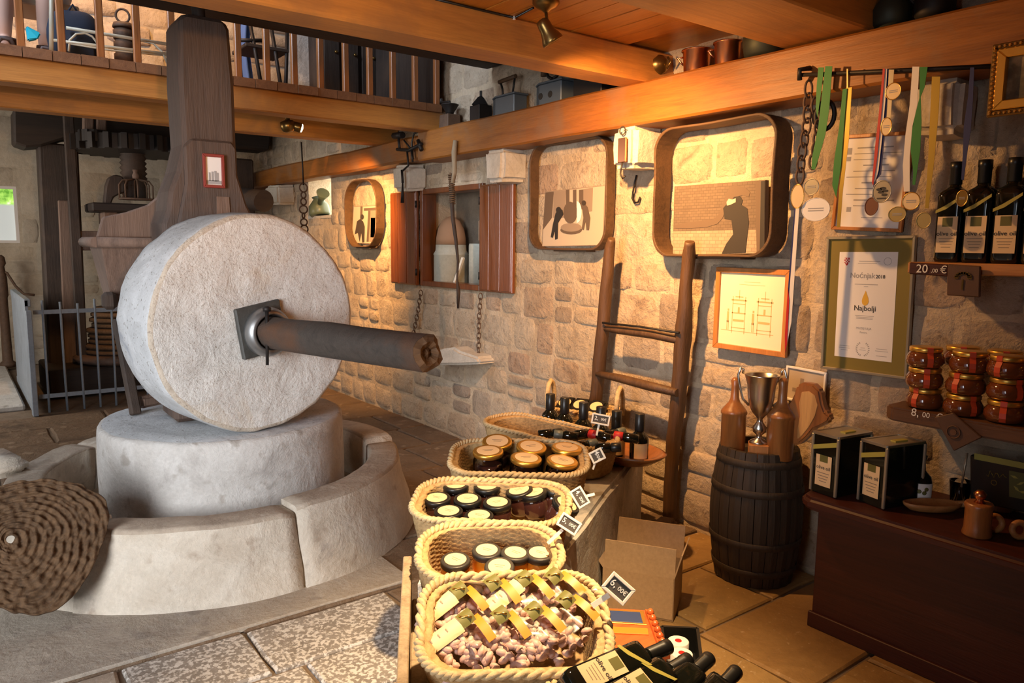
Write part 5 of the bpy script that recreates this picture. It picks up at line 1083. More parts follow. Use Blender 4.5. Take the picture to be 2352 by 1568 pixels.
# ---- almond bags in the nearest basket
def rbag(k, label, u, v, rotz, w=.135, l=.20, zoff=0.0, lab=True):
    "local frame of basket 1: u along it, v towards its back"
    Rl = R1 @ Matrix.Rotation(rotz, 3, 'Z') @ Matrix.Rotation(.22, 3, 'X'); o_ = c1+R1 @ Vector((u, v, -.042+zoff))
    t = thing('almond_bag', o_, label, 'bag', 'bags of sugared almonds')
    F = lambda x, y, z: o_+Rl @ Vector((x, y, z))
    rr = random.Random(k*7+1); b = MB()
    for i in range(60):
        x = rr.uniform(-w*.42, w*.42); y = rr.uniform(-l*.47, l*.14); q = Matrix.Rotation(rr.uniform(0, 6), 3, 'Z') @ Matrix.Rotation(rr.uniform(-.6, .6), 3, 'X'); zc = rr.uniform(.0, .022)*(1-abs(x)/w)
        for e in range(1):
            vs_ = []; n1, n2 = 7, 5
            for j in range(n2):
                th = PI*j/(n2-1)
                for i2 in range(n1): a = 2*PI*i2/n1; vs_.append(F(x, y, zc)+Rl @ (q @ Vector((.0155*math.cos(th), .0105*math.sin(th)*math.cos(a), .0095*math.sin(th)*math.sin(a)))))
            b.add(vs_, [(j*n1+i2, j*n1+(i2+1) % n1, (j+1)*n1+(i2+1) % n1, (j+1)*n1+i2) for j in range(n2-1) for i2 in range(n1)], True)
    stuff(b.build('sugared_almonds', M['candy'], t))
    b = MB()
    def pil(uu, vv):
        x = (uu-.5)*w; y = (vv-.5)*l; e = min(1, 6*min(uu, 1-uu))*min(1, 6*min(vv, 1-vv)); return F(x, y, .012+.022*e*(1 if vv < .66 else .35)+.004*noise.noise(Vector((x*40+k, y*40, 0))))
    b.grid(pil, 14, 18)
    b.build('cellophane', M['cello'], t)
    def strip(y0_, y1_, x0_, x1_, h_, nm, m):
        b = MB(); b.grid(lambda uu, vv: F(x0_+(x1_-x0_)*uu, y0_+(y1_-y0_)*vv, h_+.012*math.sin(PI*uu)), 7, 3); return b.build(nm, m, t)
    strip(l*.25, l*.37, -w*.30, w*.36, .026, 'orange_band', M['orange'])
    if lab: strip(-l*.44, l*.10, -w*.5, -w*.12, .030, 'cream_label', M['cream'])
    ol = strip(l*.10, l*.30, -w*.5, -w*.16, .032, 'olive_label', M['oliveink'])
    b = MB(); b.tube([F(-w*.40, l*.14, .043), F(-w*.33, l*.17, .044), F(-w*.30, l*.22, .044), F(-w*.22, l*.26, .043)], .003, 5); b.build('gold_mark', M['gold'], ol)
    for i in range(3 if lab else 0): strip(-l*.34+i*l*.12, -l*.325+i*l*.12, -w*.44, -w*.2, .0315, 'label_print', M['sep1'])
for k, (u, v, rz, lab, zo) in enumerate(((-.145, .055, -.95, 'back row, leftmost', .0), (-.055, .070, -1.0, 'back row, second from the left', .010), (.035, .075, -.95, 'back row, third from the left', .018), (.120, .075, -.9, 'back row, rightmost', .026),
        (-.130, -.050, -1.0, 'front row, leftmost', .016), (-.040, -.050, -1.02, 'front row, second from the left', .026), (.050, -.045, -.95, 'front row, third from the left', .034), (.140, -.02, -.9, 'front row, rightmost, over the rim', .042))):
    rbag(k, 'clear bag of pink sugared almonds with orange band, '+lab, u, v, rz, zoff=zo, lab=k in (0, 4, 2))
# ---- upright little bottles on the olive wood tray
tr = thing('olive_wood_tray', (2.86, 2.98, BZ), 'boat shaped orange wooden tray under the row of upright bottles', 'tray')
b = MB()
def trf(u, v):
    a = 2*PI*u; ex_, ey_ = .185, .43
    k = [.0, .55, .85, 1.0, 1.04, .98, .80, .0][int(round(v*7))]; z = [.003, .002, .01, .05, .066, .066, .022, .020][int(round(v*7))]
    return Vector((2.87+math.copysign(abs(math.cos(a))**.8, math.cos(a))*ex_*k, 2.99+math.copysign(abs(math.sin(a))**.8, math.sin(a))*ey_*k, BZ+z))
b.grid(trf, 40, 8, True); b.build('tray_body', M['olive'], tr)
def lil_bottle(label, p, h=.265, r=.05, lab=True):
    t = thing('small_oil_bottle', p, label, 'bottle', 'small oil bottles on the tray'); b = MB()
    b.lathe([(r*.9, 0), (r, .006), (r, h*.50), (r*.93, h*.56), (r*.6, h*.63), (r*.46, h*.66), (r*.44, h*.70)], 20, p); b.build('bottle_body', M['blackglass'], t)
    b = MB(); b.lathe([(r*.52, h*.66), (r*.54, h*.67), (r*.54, h), (r*.48, h*1.01)], 16, p); b.build('cap', M['black'], t)
    if lab:
        b = MB(); a0 = -2.9
        b.grid(lambda u, v: p+Vector((math.cos(a0+1.5*u)*(r+.0008), math.sin(a0+1.5*u)*(r+.0008), h*(.14+.30*v))), 9, 2); b.build('label', M['cream'], t)
for i, (yy, lab) in enumerate(zip((3.33, 3.20, 3.04, 2.90, 2.78, 2.66), ('leftmost, farthest from the camera', 'second from the left', 'third from the left, left of the small price tag', 'fourth from the left, behind the small price tag', 'fifth from the left', 'rightmost, its cream label showing'))):
    lil_bottle('small black bottle on the tray, '+lab, Vector((2.79+(.05 if i == 5 else 0), yy, BZ+.021)))
# little bottles lying in the long basket
n5 = R5 @ Vector((0, 0, 1))
for i, (px, py, a, cm, lab) in enumerate(((1302, 1000, 3.0, 'greenlid', 'leftmost, dark green cap'), (1345, 996, .2, 'black', 'second from the left, black'), (1380, 1002, 2.6, 'red', 'with the red cap in the middle'), (1410, 996, .5, 'greenlid', 'behind the red one, dark green'), (1440, 1004, 2.9, 'red', 'with the red cap at the right'), (1342, 1022, .3, 'greenlid', 'front left, lying under the red one'), (1395, 1028, -.2, 'black', 'front middle, black'), (1262, 996, .1, 'black', 'far left, beside the gold lids'))):
    p = atp(px, py, c5+n5*.006, n5); d = (_R*math.cos(a)+Vector((_f.x, _f.y, 0))*math.sin(a)+Vector((0, 0, .1))).normalized(); p = p-d*.06
    t = thing('sample_bottle', p, 'tiny bottle lying in the long dark basket, '+lab, 'bottle', 'tiny bottles in the long basket')
    b = MB(); b.lathe([(.02, 0), (.026, .004), (.026, .07), (.014, .085)], 14, p, d); b.build('glass_vial', M['blackglass'], t)
    b = MB(); b.lathe([(.021, .08), (.023, .082), (.023, .125), (.018, .128)], 14, p, d); b.build('cap', M[cm], t)
# packets in the handled basket
for i, (u, lab) in enumerate(((-.13, 'leftmost'), (-.03, 'middle'), (.08, 'rightmost'))):
    o_ = c6+R6 @ Vector((u, 0, .0)); t = thing('dark_packet', o_, 'dark packet with round cream label in the handled basket, '+lab, 'packet', 'dark packets')
    Rl = R6 @ Matrix.Rotation(.5, 3, 'X'); b = MB(); b.box(o_, (.11, .16, .05), Rl); b.build('packet', M['black'], t, bevel=.014, seg=2)
    b = MB(); b.lathe([(.040, 0), (.039, .002)], 18, o_+Rl @ Vector((0, .01, .0255)), Rl @ Vector((0, 0, 1))); b.build('round_label', M['cream'], t)
# ---- price tags
def ptag(label, corners, p0, txt, stake, size, tsize=None):
    n = Vector((-.62, -.74, .26)).normalized(); q = [atp(x, y, p0, n) for x, y in corners]; c = sum(q, Vector())/4
    ex = ((q[1]-q[0])+(q[2]-q[3])); w = ex.length/2; ex.normalize(); nn_ = n; ey = nn_.cross(ex).normalized(); h = ((q[0]-q[3]).length+(q[1]-q[2]).length)/2
    t = thing('price_tag', c, label, 'price tag'); bw = min(w, h)*.16
    frame4('tag_frame', c, ex, ey, w, h, bw, .006, M['tagwood'], t, .0015); sheet('chalk_board', c, ex, ey, rect(w-bw*1.6, h-bw*1.6), M['tagboard'], t, .003)
    text(txt[0], M['chalk'], c+ex*(-w*.24)-ey*h*.10+nn_*.0034, ex, ey, h*.50, t, 'price', bold=.01); text(txt[1], M['chalk'], c+ex*(w*.16)-ey*h*.08+nn_*.0034, ex, ey, h*.32, t, 'price', bold=.01)
    s0, s1 = [atp(x, y, Vector(p0)-n*.001, n) for x, y in stake]; b = MB(); b.bar(s0-n*.003, s1-n*.003, size, .004, n); b.build('stake', M['tagwood'], t)
ptag('price tag reading 6,00 on the nearest basket', ((1412, 1312), (1463, 1358), (1428, 1388), (1378, 1345)), (1.33, 1.31, .72), ('6,', '00€'), ((1399, 1366), (1360, 1392)), .014)
ptag('price tag reading 5,00 on the honey basket', ((1298, 1178), (1341, 1205), (1317, 1229), (1273, 1200)), (1.50, 1.74, .72), ('5,', '00€'), ((1292, 1216), (1258, 1248)), .011)
ptag('price tag reading 4,00 beside the black lidded jars', ((1335, 1117), (1357, 1156), (1330, 1167), (1305, 1127)), (1.78, 1.98, .70), ('4,', '00€'), ((1344, 1140), (1366, 1134)), .010)
ptag('small price tag standing on edge at the gold lidded jars', ((1375, 1020), (1387, 1046), (1369, 1072), (1355, 1047)), (2.25, 2.36, .72), ('4', '00€'), ((1368, 1058), (1362, 1078)), .008)
ptag('small price tag reading 2,00 in front of the upright bottles', ((1362, 947), (1403, 955), (1398, 979), (1356, 971)), (2.60, 2.72, .75), ('2,', '00€'), ((1376, 974), (1370, 1000)), .010)
# ---- front wicker tray with the black bottles
bk0, c0, R0 = basket('flat wicker basket at the bottom edge holding the lying black bottles', (1.19, 1.085, .575), .50, .28, math.radians(-33), .08, math.radians(4), .10)
def bigbottle_parts(t, o, ax, front, h, r, lab=True):
    "square shouldered bottle along ax, label side = front"
    ax = Vector(ax).normalized(); front = Vector(front); front = (front-ax*front.dot(ax)).normalized(); sd = front.cross(ax)
    def ringsq(rr, z, k): 
        out = []
        for i in range(24):
            a = 2*PI*i/24; c_, s_ = math.cos(a), math.sin(a); e = (abs(c_)**k+abs(s_)**k)**(-1/k); out.append(o+front*(c_*rr*e)+sd*(s_*rr*e)+ax*z)
        return out
    prof = [(r*.9, 0, 8), (r, .012, 9), (r, h*.655, 9), (r*.94, h*.70, 7), (r*.66, h*.735, 3), (r*.48, h*.755, 2), (r*.42, h*.79, 2)]
    vs_ = []
    for rr, z, k in prof: vs_ += ringsq(rr, z, k)
    fs = [(j*24+i, j*24+(i+1) % 24, (j+1)*24+(i+1) % 24, (j+1)*24+i) for j in range(len(prof)-1) for i in range(24)]+[tuple(range(24))[::-1]]
    b = MB(); b.add(vs_, fs, True); fixnormals(b.build('bottle_body', M['blackglass'], t))
    b = MB(); b.lathe([(r*.47, h*.775), (r*.50, h*.78), (r*.50, h*.93), (r*.53, h*.935), (r*.53, h), (r*.45, h*1.003)], 20, o, ax); b.build('capsule', M['black'], t)
    if lab:
        f0 = o+front*(r+.0006)
        lb = sheet('label', f0-sd*0+ax*(h*.285), -sd if False else sd, ax, rect(r*1.55, h*.36), M['label'], t, .0006) if False else None
        exx = ax.cross(front)      # to the right when seen from the front
        lb = sheet('label', f0+ax*(h*.275), exx, ax, rect(r*1.56, h*.36), M['label'], t, .0007)
        sheet('label_picture', f0+ax*(h*.40)+front*.0008, exx, ax, rect(r*.8, h*.09), M['oliveink'], lb, .0004)
        text('olive oil', M['ink'], f0+ax*(h*.265)+front*.0012, exx, ax, r*.50, lb, 'lettering', bold=.01)
        b = MB()
        for i, v_ in enumerate((.235, .205, .18, .15)): b.prism(rect(r*(1.2-.15*i), h*.006), f0+ax*(h*v_)+front*.0008, exx, ax, .0003)
        b.build('label_lines', M['sep1'], lb)
        b = MB(); b.prism([(-r, h*.52), (-r*.3, h*.565), (r*.98, h*.665), (r*.98, h*.635), (-r*.2, h*.53), (-r, h*.49)], f0+front*.0004, exx, ax, .0008); b.build('gold_tape', M['tape'], t)
view = Vector((-.6, -.75, .3))
for i, (a_, b_, lab) in enumerate((((1330, 1575), (1535, 1484), 'uppermost, its cream label showing'), ((1455, 1590), (1580, 1515), 'second from the top, lying behind the first'), ((1500, 1630), (1628, 1512), 'third from the top'), ((1560, 1680), (1690, 1542), 'at the right, only its cap in the picture'))):
    p1 = at(b_[0], b_[1], 'z', .665-.03*i); p0_ = at(a_[0], a_[1], 'z', .665-.03*i); ax = (p1-p0_).normalized(); h_ = .33; o_ = p1-ax*h_
    t = thing('black_oil_bottle', o_, 'black bottle lying in the front basket, '+lab, 'bottle', 'lying black bottles'); bigbottle_parts(t, o_, ax, Vector((-.5, -.45, .75)), h_, .036, i < 2)
# ---- cardboard box, red box, black crate
cb = thing('cardboard_box', (2.42, 2.26, 0), 'open cardboard box standing on the floor against the stone bench', 'box')
A = Vector((2.30, 2.345, 0)); Bq = Vector((2.47, 2.075, 0)); dx = (Bq-A); nb = Vector((dx.y, -dx.x, 0)).normalized()*-1
nb = Vector((-dx.y, dx.x, 0)).normalized(); H_ = .20
if nb.x < 0: nb = -nb
D_ = .24
def slabp(name, p, q, z0, z1, lean=Vector(), th=.006):
    p = Vector(p); q = Vector(q); t_ = Vector((-(q-p).y, (q-p).x, 0)).normalized()*th
    b = MB(); b.add([p+Vector((0, 0, z0)), q+Vector((0, 0, z0)), q+t_+Vector((0, 0, z0)), p+t_+Vector((0, 0, z0)), p+lean+Vector((0, 0, z1)), q+lean+Vector((0, 0, z1)), q+t_+lean+Vector((0, 0, z1)), p+t_+lean+Vector((0, 0, z1))], [(3, 2, 1, 0), (4, 5, 6, 7), (0, 1, 5, 4), (1, 2, 6, 5), (2, 3, 7, 6), (3, 0, 4, 7)])
    return fixnormals(b.build(name, M['card'], cb))
A2, B2 = A+nb*D_, Bq+nb*D_
slabp('front_side', A, Bq, 0, H_); slabp('back_side', A2, B2, 0, H_); slabp('left_side', A, A2, 0, H_); slabp('right_side', Bq, B2, 0, H_)
b = MB(); b.mm((0, 0, 0), (0, 0, 0)) if False else None
b = MB(); b.prism([(A.x, A.y), (Bq.x, Bq.y), (B2.x, B2.y), (A2.x, A2.y)], (0, 0, .002), (1, 0, 0), (0, 1, 0), .006); b.build('bottom', M['card'], cb)
slabp('flap', A, Bq, H_, H_+.13, nb*.012); slabp('flap', A2, B2, H_, H_+.14, nb*.05); slabp('flap', Bq, B2, H_, H_+.11, dx.normalized()*.03); slabp('flap', A, A2, H_, H_+.08, dx.normalized()*-.06)
b = MB(); cc = (A+B2)/2; b.box(cc+Vector((0, 0, .10)), (.16, .18, .15), Matrix.Rotation(-.5, 3, 'Z')); b.rough(.01, 9); o = b.build('kraft_parcel', M['olive'], None, bevel=.02, seg=2); tag(o, 'brown parcel lying inside the open cardboard box', 'parcel')
b = MB(); b.box((3.13, 2.72, .065), (.16, .12, .13), Matrix.Rotation(.5, 3, 'Z')); b.rough(.02, 9); o = b.build('rough_stone', M['rust'], None, bevel=.02, seg=2); tag(o, 'dark rough stone lump at the foot of the ladder beside the bench', 'stone')
rb = thing('red_gift_box', (1.80, 1.72, 0), 'orange red wooden gift box with a blue picture on its lid', 'box')
q = [at(x, y, 'z', .33) for x, y in ((1383, 1394), (1500, 1400), (1532, 1500), (1376, 1500))]
M['redwood'] = wood('red_lacquer', (0.62, 0.13, 0.03), (0.45, 0.08, 0.02), 'x', rough=0.35, coat=0.4); M['bluepic'] = mat('blue_picture', (0.03, 0.06, 0.17), 0.4)
b = MB(); b.prism([(p.x, p.y) for p in q], (0, 0, 0), (1, 0, 0), (0, 1, 0), .33); fixnormals(b.build('box_body', M['redwood'], rb, bevel=.006))
def topq(pts, z, nm, m, th=.004):
    w_ = [at(x, y, 'z', z) for x, y in pts]; b = MB(); b.prism([(p.x, p.y) for p in w_], (0, 0, z-th), (1, 0, 0), (0, 1, 0), th); return fixnormals(b.build(nm, m, rb, bevel=.001))
topq([(1390, 1398), (1478, 1402), (1486, 1434), (1394, 1428)], .3335, 'picture_frame', M['goldlid']); topq([(1396, 1401), (1470, 1405), (1477, 1430), (1400, 1425)], .335, 'blue_picture', M['bluepic']); topq([(1392, 1437), (1488, 1442), (1490, 1456), (1390, 1452)], .334, 'orange_strip', M['orange'])
topq([(1482, 1398), (1500, 1401), (1540, 1500), (1520, 1502)], .345, 'side_moulding', M['redwood'], .02)
b = MB()
for k in range(7): p = at(1494+k*5.5, 1404+k*13.5, 'z', .352); b.lathe([(.012, -.006), (.014, 0), (.006, .010)], 8, p)
b.build('carved_knobs', M['redwood'], rb)
bc = thing('black_crate', (2.08, 1.70, 0), 'black plastic crate on the floor beside the red gift box', 'crate')
q = [at(x, y, 'z', .20) for x, y in ((1520, 1437), (1602, 1441), (1612, 1520), (1530, 1520))]
ctr_ = sum(q, Vector())/4
for i in range(4):
    p, r_ = q[i], q[(i+1) % 4]; b = MB(); b.bar(Vector((p.x, p.y, .1)), Vector((r_.x, r_.y, .1)), .012, .2); b.build('crate_wall', M['black'], bc)
b = MB(); b.prism([(p.x, p.y) for p in q], (0, 0, 0), (1, 0, 0), (0, 1, 0), .10); fixnormals(b.build('crate_floor', M['black'], bc))
for (x, y), lab in (((1558, 1472), 'upper'), ((1566, 1500), 'lower')):
    p = at(x, y, 'z', .20); t = thing('paper_roll', p-Vector((0, 0, .09)), lab+' white paper roll with a red core in the black crate', 'roll', 'paper rolls')
    b = MB(); b.lathe([(.038, -.085), (.039, -.08), (.039, .0), (.037, .002)], 22, p); b.build('roll', M['paper'], t); b = MB(); b.lathe([(.013, .0), (.012, .004)], 14, p); b.build('core', M['red'], t)
# ================================================================== BARREL, COUNTER AND SHELVES
BC = Vector((3.195, 2.18, 0)); BH = .672
bar = thing('oak_barrel', BC, 'dark old barrel standing at the wall beside the counter, wooden gifts on its head', 'barrel')
def brad(z): t = z/BH; return .188+.035*math.sin(PI*min(1, max(0, t)))
NS = 22
for k in range(NS):
    a0, a1 = 2*PI*k/NS+.008, 2*PI*(k+1)/NS-.008; vs_ = []; J = 10
    for j in range(J+1):
        z = BH*j/J
        for a, dr in ((a0, 0), ((a0+a1)/2, .0035), (a1, 0), (a1, -.02), (a0, -.02)): r_ = brad(z)+dr; vs_.append(BC+Vector((math.cos(a)*r_, math.sin(a)*r_, z)))
    fs = [(j*5+i, j*5+(i+1) % 5, j*5+5+(i+1) % 5, j*5+5+i) for j in range(J) for i in range(5)]+[(4, 3, 2, 1, 0), tuple(J*5+i for i in range(5))]
    b = MB(); b.add(vs_, fs); b.build('stave', M['barrel'], bar)
for z in (.055, .20, .46, .60):
    b = MB(); b.lathe([(brad(z)+.004, z), (brad(z)+.0075, z+.002), (brad(z+.035)+.0075, z+.033), (brad(z+.035)+.004, z+.035)], 44, BC, (0, 0, 1), True, False, False); b.build('hoop', M['barrel'], bar)
b = MB(); b.lathe([(.01, .635), (.17, .635)], 30, BC, (0, 0, 1), False, False, False); fixnormals(b.build('head', M['barrel'], bar))
HZ = .637
# trophy
tp = thing('trophy_cup', BC+Vector((-.085, -.055, HZ)), 'silver two handled trophy cup on a wooden block, standing on the barrel', 'trophy'); o_ = BC+Vector((-.085, -.055, HZ))
b = MB(); b.box(o_+Vector((0, 0, .035)), (.095, .095, .07), Matrix.Rotation(.65, 3, 'Z')); bb = b.build('base_block', M['frame'], tp, bevel=.004)
b = MB(); b.lathe([(.045, .07), (.043, .08), (.016, .095), (.012, .11), (.030, .125), (.034, .15), (.016, .175), (.012, .19), (.02, .20), (.04, .225), (.056, .26), (.063, .30), (.068, .36), (.082, .405), (.085, .41), (.079, .405), (.062, .355), (.055, .28)], 30, o_); b.build('cup', M['steel'], tp)
for sg in (-1, 1):
    d = Vector((.62*sg, -.78*sg, 0)); b = MB(); b.tube([o_+d*r_+Vector((0, 0, z)) for r_, z in ((.055, .255), (.085, .285), (.10, .34), (.112, .40), (.10, .44), (.088, .43), (.09, .41))], .006, 7); b.build('handle', M['steel'], tp)
# wooden flask shaped pots
for off, lab, s_ in ((Vector((-.10, .085, HZ)), 'left of the trophy', 1.0), (Vector((-.03, -.135, HZ)), 'in front, right of the trophy', 1.06)):
    p = BC+off; t = thing('olive_wood_flask', p, 'turned olive wood flask on the barrel, '+lab, 'flask', 'wooden flasks')
    b = MB(); b.lathe([(.056*s_, 0), (.060*s_, .006), (.060*s_, .19*s_), (.064*s_, .195*s_), (.064*s_, .205*s_), (.058*s_, .215*s_), (.03*s_, .25*s_), (.021*s_, .27*s_), (.018*s_, .33*s_), (.022*s_, .36*s_), (.012*s_, .375*s_)], 26, p); b.build('flask_body', M['olive'], t)
bw = thing('carved_wood_bowl', BC+Vector((.03, -.12, HZ)), 'large carved olive wood bowl propped upright on the right of the barrel', 'bowl')
XQ = 3.20
ol = [(1806, 935), (1818, 925), (1828, 905), (1834, 884), (1850, 877), (1872, 881), (1888, 896), (1893, 925), (1900, 945), (1912, 955), (1908, 968), (1890, 978), (1874, 985), (1858, 1004), (1842, 1018), (1824, 1024), (1822, 1005), (1826, 975), (1824, 950)]
q = [X(a, b_, XQ) for a, b_ in ol]; b = MB(); b.prism([(-p.y, p.z) for p in q], (XQ+.03, 0, 0), (0, -1, 0), (0, 0, 1), .05); b.build('bowl_shell', M['olive'], bw, bevel=.010, seg=2)
ol = [(1842, 900), (1858, 898), (1872, 908), (1878, 930), (1872, 955), (1858, 980), (1842, 1000), (1832, 1008), (1832, 985), (1838, 955), (1836, 925)]
q = [X(a, b_, XQ-.021) for a, b_ in ol]; M['olivelite'] = wood('olive_wood_light', (0.62, 0.34, 0.12), (0.36, 0.16, 0.05), 'z', rough=0.3, sc=1.4, coat=0.5)
b = MB(); b.prism([(-p.y, p.z) for p in q], (XQ-.019, 0, 0), (0, -1, 0), (0, 0, 1), .004); o = b.build('bowl_hollow', M['olivelite'], bw, bevel=.001); o['label'] = 'paler hollow with swirling grain'
t, c, ex, ey, w, h, n = framed('leaning_print', [(1812, 838), (1906, 856), (1890, 935), (1800, 915)], 3.43, .012, .014, M['paper'], 'pale reddish print in a thin white frame leaning on the wall behind the barrel', M['sep0'])
b = MB(); cl = c+n*.0056; bars([(-.02, .02, .02, .03), (.05, -.02, .03, .02), (-.06, -.03, .02, .02)], cl); b.build('print_marks', M['sep1'], t)
# counter
cnt = thing('shop_counter', (3.15, .6, 0), 'dark reddish wooden counter along the wall at the lower right', 'counter')
b = MB(); b.prism([(2.885, -1.4), (3.42, -1.4), (3.42, 1.77), (2.97, 1.77), (2.89, 1.75), (2.86, 1.70)], (0, 0, .545), (1, 0, 0), (0, 1, 0), .055); b.build('counter_top', M['counter'], cnt, bevel=.018, seg=3)
b = MB(); b.mm((2.945, -1.4, .0), (3.41, 1.70, .545)); b.build('counter_front', M['counter'], cnt, bevel=.005)
b = MB(); b.mm((2.93, -1.4, .0), (2.946, 1.71, .07)); b.build('kick_board', M['counter'], cnt, bevel=.003)
# oil cans
def oilcan(p, rot, lab):
    t = thing('oil_can', p, lab, 'can', 'black oil cans'); Rm = Matrix.Rotation(rot, 3, 'Z'); p = Vector(p); D_, W_, H_ = .215, .125, .262
    # local: label face at -x (width W_ along y), depth along +x
    F = lambda x, y, z: p+Rm @ Vector((x, y, z))
    b = MB(); b.box(F(D_/2, W_/2, H_/2), (D_, W_, H_), Rm); b.build('can_body', M['blackglass'], t, bevel=.006, seg=2)
    for x, y in ((0, 0), (0, W_), (D_, 0)): b = MB(); b.bar(F(x+.002, y, .004), F(x+.002, y, H_-.004), .013, .013); b.build('corner_strip', M['champagne'], t, bevel=.003)
    b = MB()
    for q0, q1 in (((0, 0), (D_, 0)), ((D_, 0), (D_, W_)), ((D_, W_), (0, W_)), ((0, W_), (0, 0))): b.bar(F(*q0, H_), F(*q1, H_), .010, .010)
    b.build('top_rim', M['steel'], t); b = MB(); b.box(F(D_/2, W_/2, H_+.001), (D_*.94, W_*.94, .004), Rm); tp_ = b.build('can_top', M['champagne'], t)
    b = MB(); b.box(F(D_*.55, W_*.35, H_+.006), (.07, .025, .006), Rm); o = b.build('yellow_tab', M['tape'], t)
    ex = Rm @ Vector((0, -1, 0)); ey = Vector((0, 0, 1)); c = F(-.003, W_/2, 0); n_ = ex.cross(ey)
    lb = sheet('label', c+ey*.105, ex, ey, rect(.078, .135), M['label'], t, .001); sheet('label_picture', c+ey*.158+n_*.001, ex, ey, rect(.040, .030), M['oliveink'], lb, .0005)
    text('olive oil', M['ink'], c+ey*.112+n_*.0014, ex, ey, .022, lb, 'lettering', bold=.01); b = MB()
    for i, v_ in enumerate((.095, .082, .070, .058)): b.prism(rect(.06-.008*i, .003), c+ey*v_+n_*.001, ex, ey, .0004)
    b.build('label_lines', M['sep1'], lb)
    b = MB(); b.prism([(-.058, .188), (.058, .222), (.058, .242), (-.058, .208)], c, ex, ey, .001); b.build('gold_tape', M['tape'], t)
CT = .601
p = at(1917, 1145, 'z', CT); oilcan(p, math.radians(-8), 'black metal oil can with cream label on the counter end, left of the pair')
p = at(2027, 1171, 'z', CT); oilcan(p, math.radians(-14), 'black metal oil can with cream label, right of the pair, beside the white labelled bottle')
# counter goods
p = at(2110, 1150, 'z', CT); t = thing('labelled_bottle', p, 'dark pot bellied bottle with an ornate white label on the counter', 'bottle')
b = MB(); b.lathe([(.04, 0), (.046, .006), (.048, .08), (.040, .11), (.018, .135), (.015, .18), (.02, .183), (.02, .20), (.012, .202)], 24, p); b.build('bottle_body', M['blackglass'], t)
b = MB(); b.grid(lambda u, v: p+Vector((math.cos(-3.35+1.75*u)*.0492, math.sin(-3.35+1.75*u)*.0492, .016+.072*v)), 12, 4); lb = b.build('white_label', M['paper'], t)
b = MB()
for a_, z in ((-2.75, .055), (-2.35, .05), (-2.2, .065)): b.lathe([(.009, 0), (.006, .0015)], 10, p+Vector((math.cos(a_)*.0495, math.sin(a_)*.0495, z)), (math.cos(a_), math.sin(a_), 0))
b.build('olive_drawing', M['oliveink'], lb)
for dx_, z_ in ((.055, .0), (-.03, .0)):
    pass
p = at(2140, 1172, 'z', CT); t = thing('wooden_spoon_rest', p, 'pale orange wooden dish with a handle lying on the counter', 'dish')
dr_ = Vector((_R.x, _R.y, 0)).normalized(); dn_ = Vector((0, 0, 1)).cross(dr_)
def sr(u, v):
    a = 2*PI*u; k = [0, .5, .8, 1.0, 1.03, .92, .8, .0][int(round(v*7))]; z = [.010, .009, .014, .032, .044, .044, .022, .018][int(round(v*7))]
    return p+dr_*(math.cos(a)*.115*k)+dn_*(math.sin(a)*.05*k)+Vector((0, 0, z-.009))
b = MB(); b.grid(sr, 28, 8, True); b.build('dish_body', M['shelflite'], t)
b = MB(); b.tube([p+dr_*.10+Vector((0, 0, .028)), p+dr_*.16+Vector((0, 0, .030)), p+dr_*.22+Vector((0, 0, .026))], [.014, .013, .017], 9); b.build('handle', M['shelflite'], t)
p = at(2190, 1162, 'z', CT)+Vector((.05, .0, 0)); t = thing('glass_tumbler', p, 'small faceted glass tumbler behind the wooden dish', 'glass'); b = MB(); b.lathe([(.028, 0), (.034, .004), (.042, .10), (.039, .10), (.031, .01), (.0, .01)], 14, p); b.build('glass', M['glass'], t)
b = MB(); b.lathe([(.027, .012), (.033, .05), (.0, .052)], 14, p); b.build('contents', M['figs'], t)
for px, py, lab, s_ in ((2243, 1228, 'in front, its knob lit', 1.0), (2296, 1170, 'behind, with a shiny round knob', .9)):
    p = at(px, py, 'z', CT); t = thing('spice_mill', p, 'turned wooden spice mill on the counter, '+lab, 'mill', 'spice mills')
    b = MB(); b.lathe([(.048*s_, 0), (.050*s_, .006), (.045*s_, .03), (.045*s_, .10*s_), (.05*s_, .115*s_), (.044*s_, .125*s_)], 22, p); b.build('mill_body', M['olive'], t)
    b = MB(); b.lathe([(.02, .125*s_), (.012, .135*s_), (.02, .148*s_), (.022, .158*s_), (.010, .172*s_)] if s_ == 1 else [(.03, .115*s_), (.036, .14*s_), (.03, .165*s_), (.01, .175*s_)], 16, p); b.build('knob', M['copper'], t)
for px, py, lab in ((2283, 1222, 'left of two'), (2340, 1238, 'right of two, cut by the picture edge')):
    p = at(px, py, 'z', CT)+Vector((0, 0, .036)); t = thing('napkin_ring', p, 'turned wooden ring on edge on the counter, '+lab, 'ring', 'wooden rings'); n_ = Vector((-.65, -.7, .2)).normalized(); u_ = n_.cross(Vector((0, 0, 1))).normalized(); v_ = u_.cross(n_)
    b = MB(); b.tube([p+u_*(.026*math.cos(2*PI*k/20))+v_*(.026*math.sin(2*PI*k/20)) for k in range(20)], .0115, 8, True); b.build('ring', M['shelflite'], t)
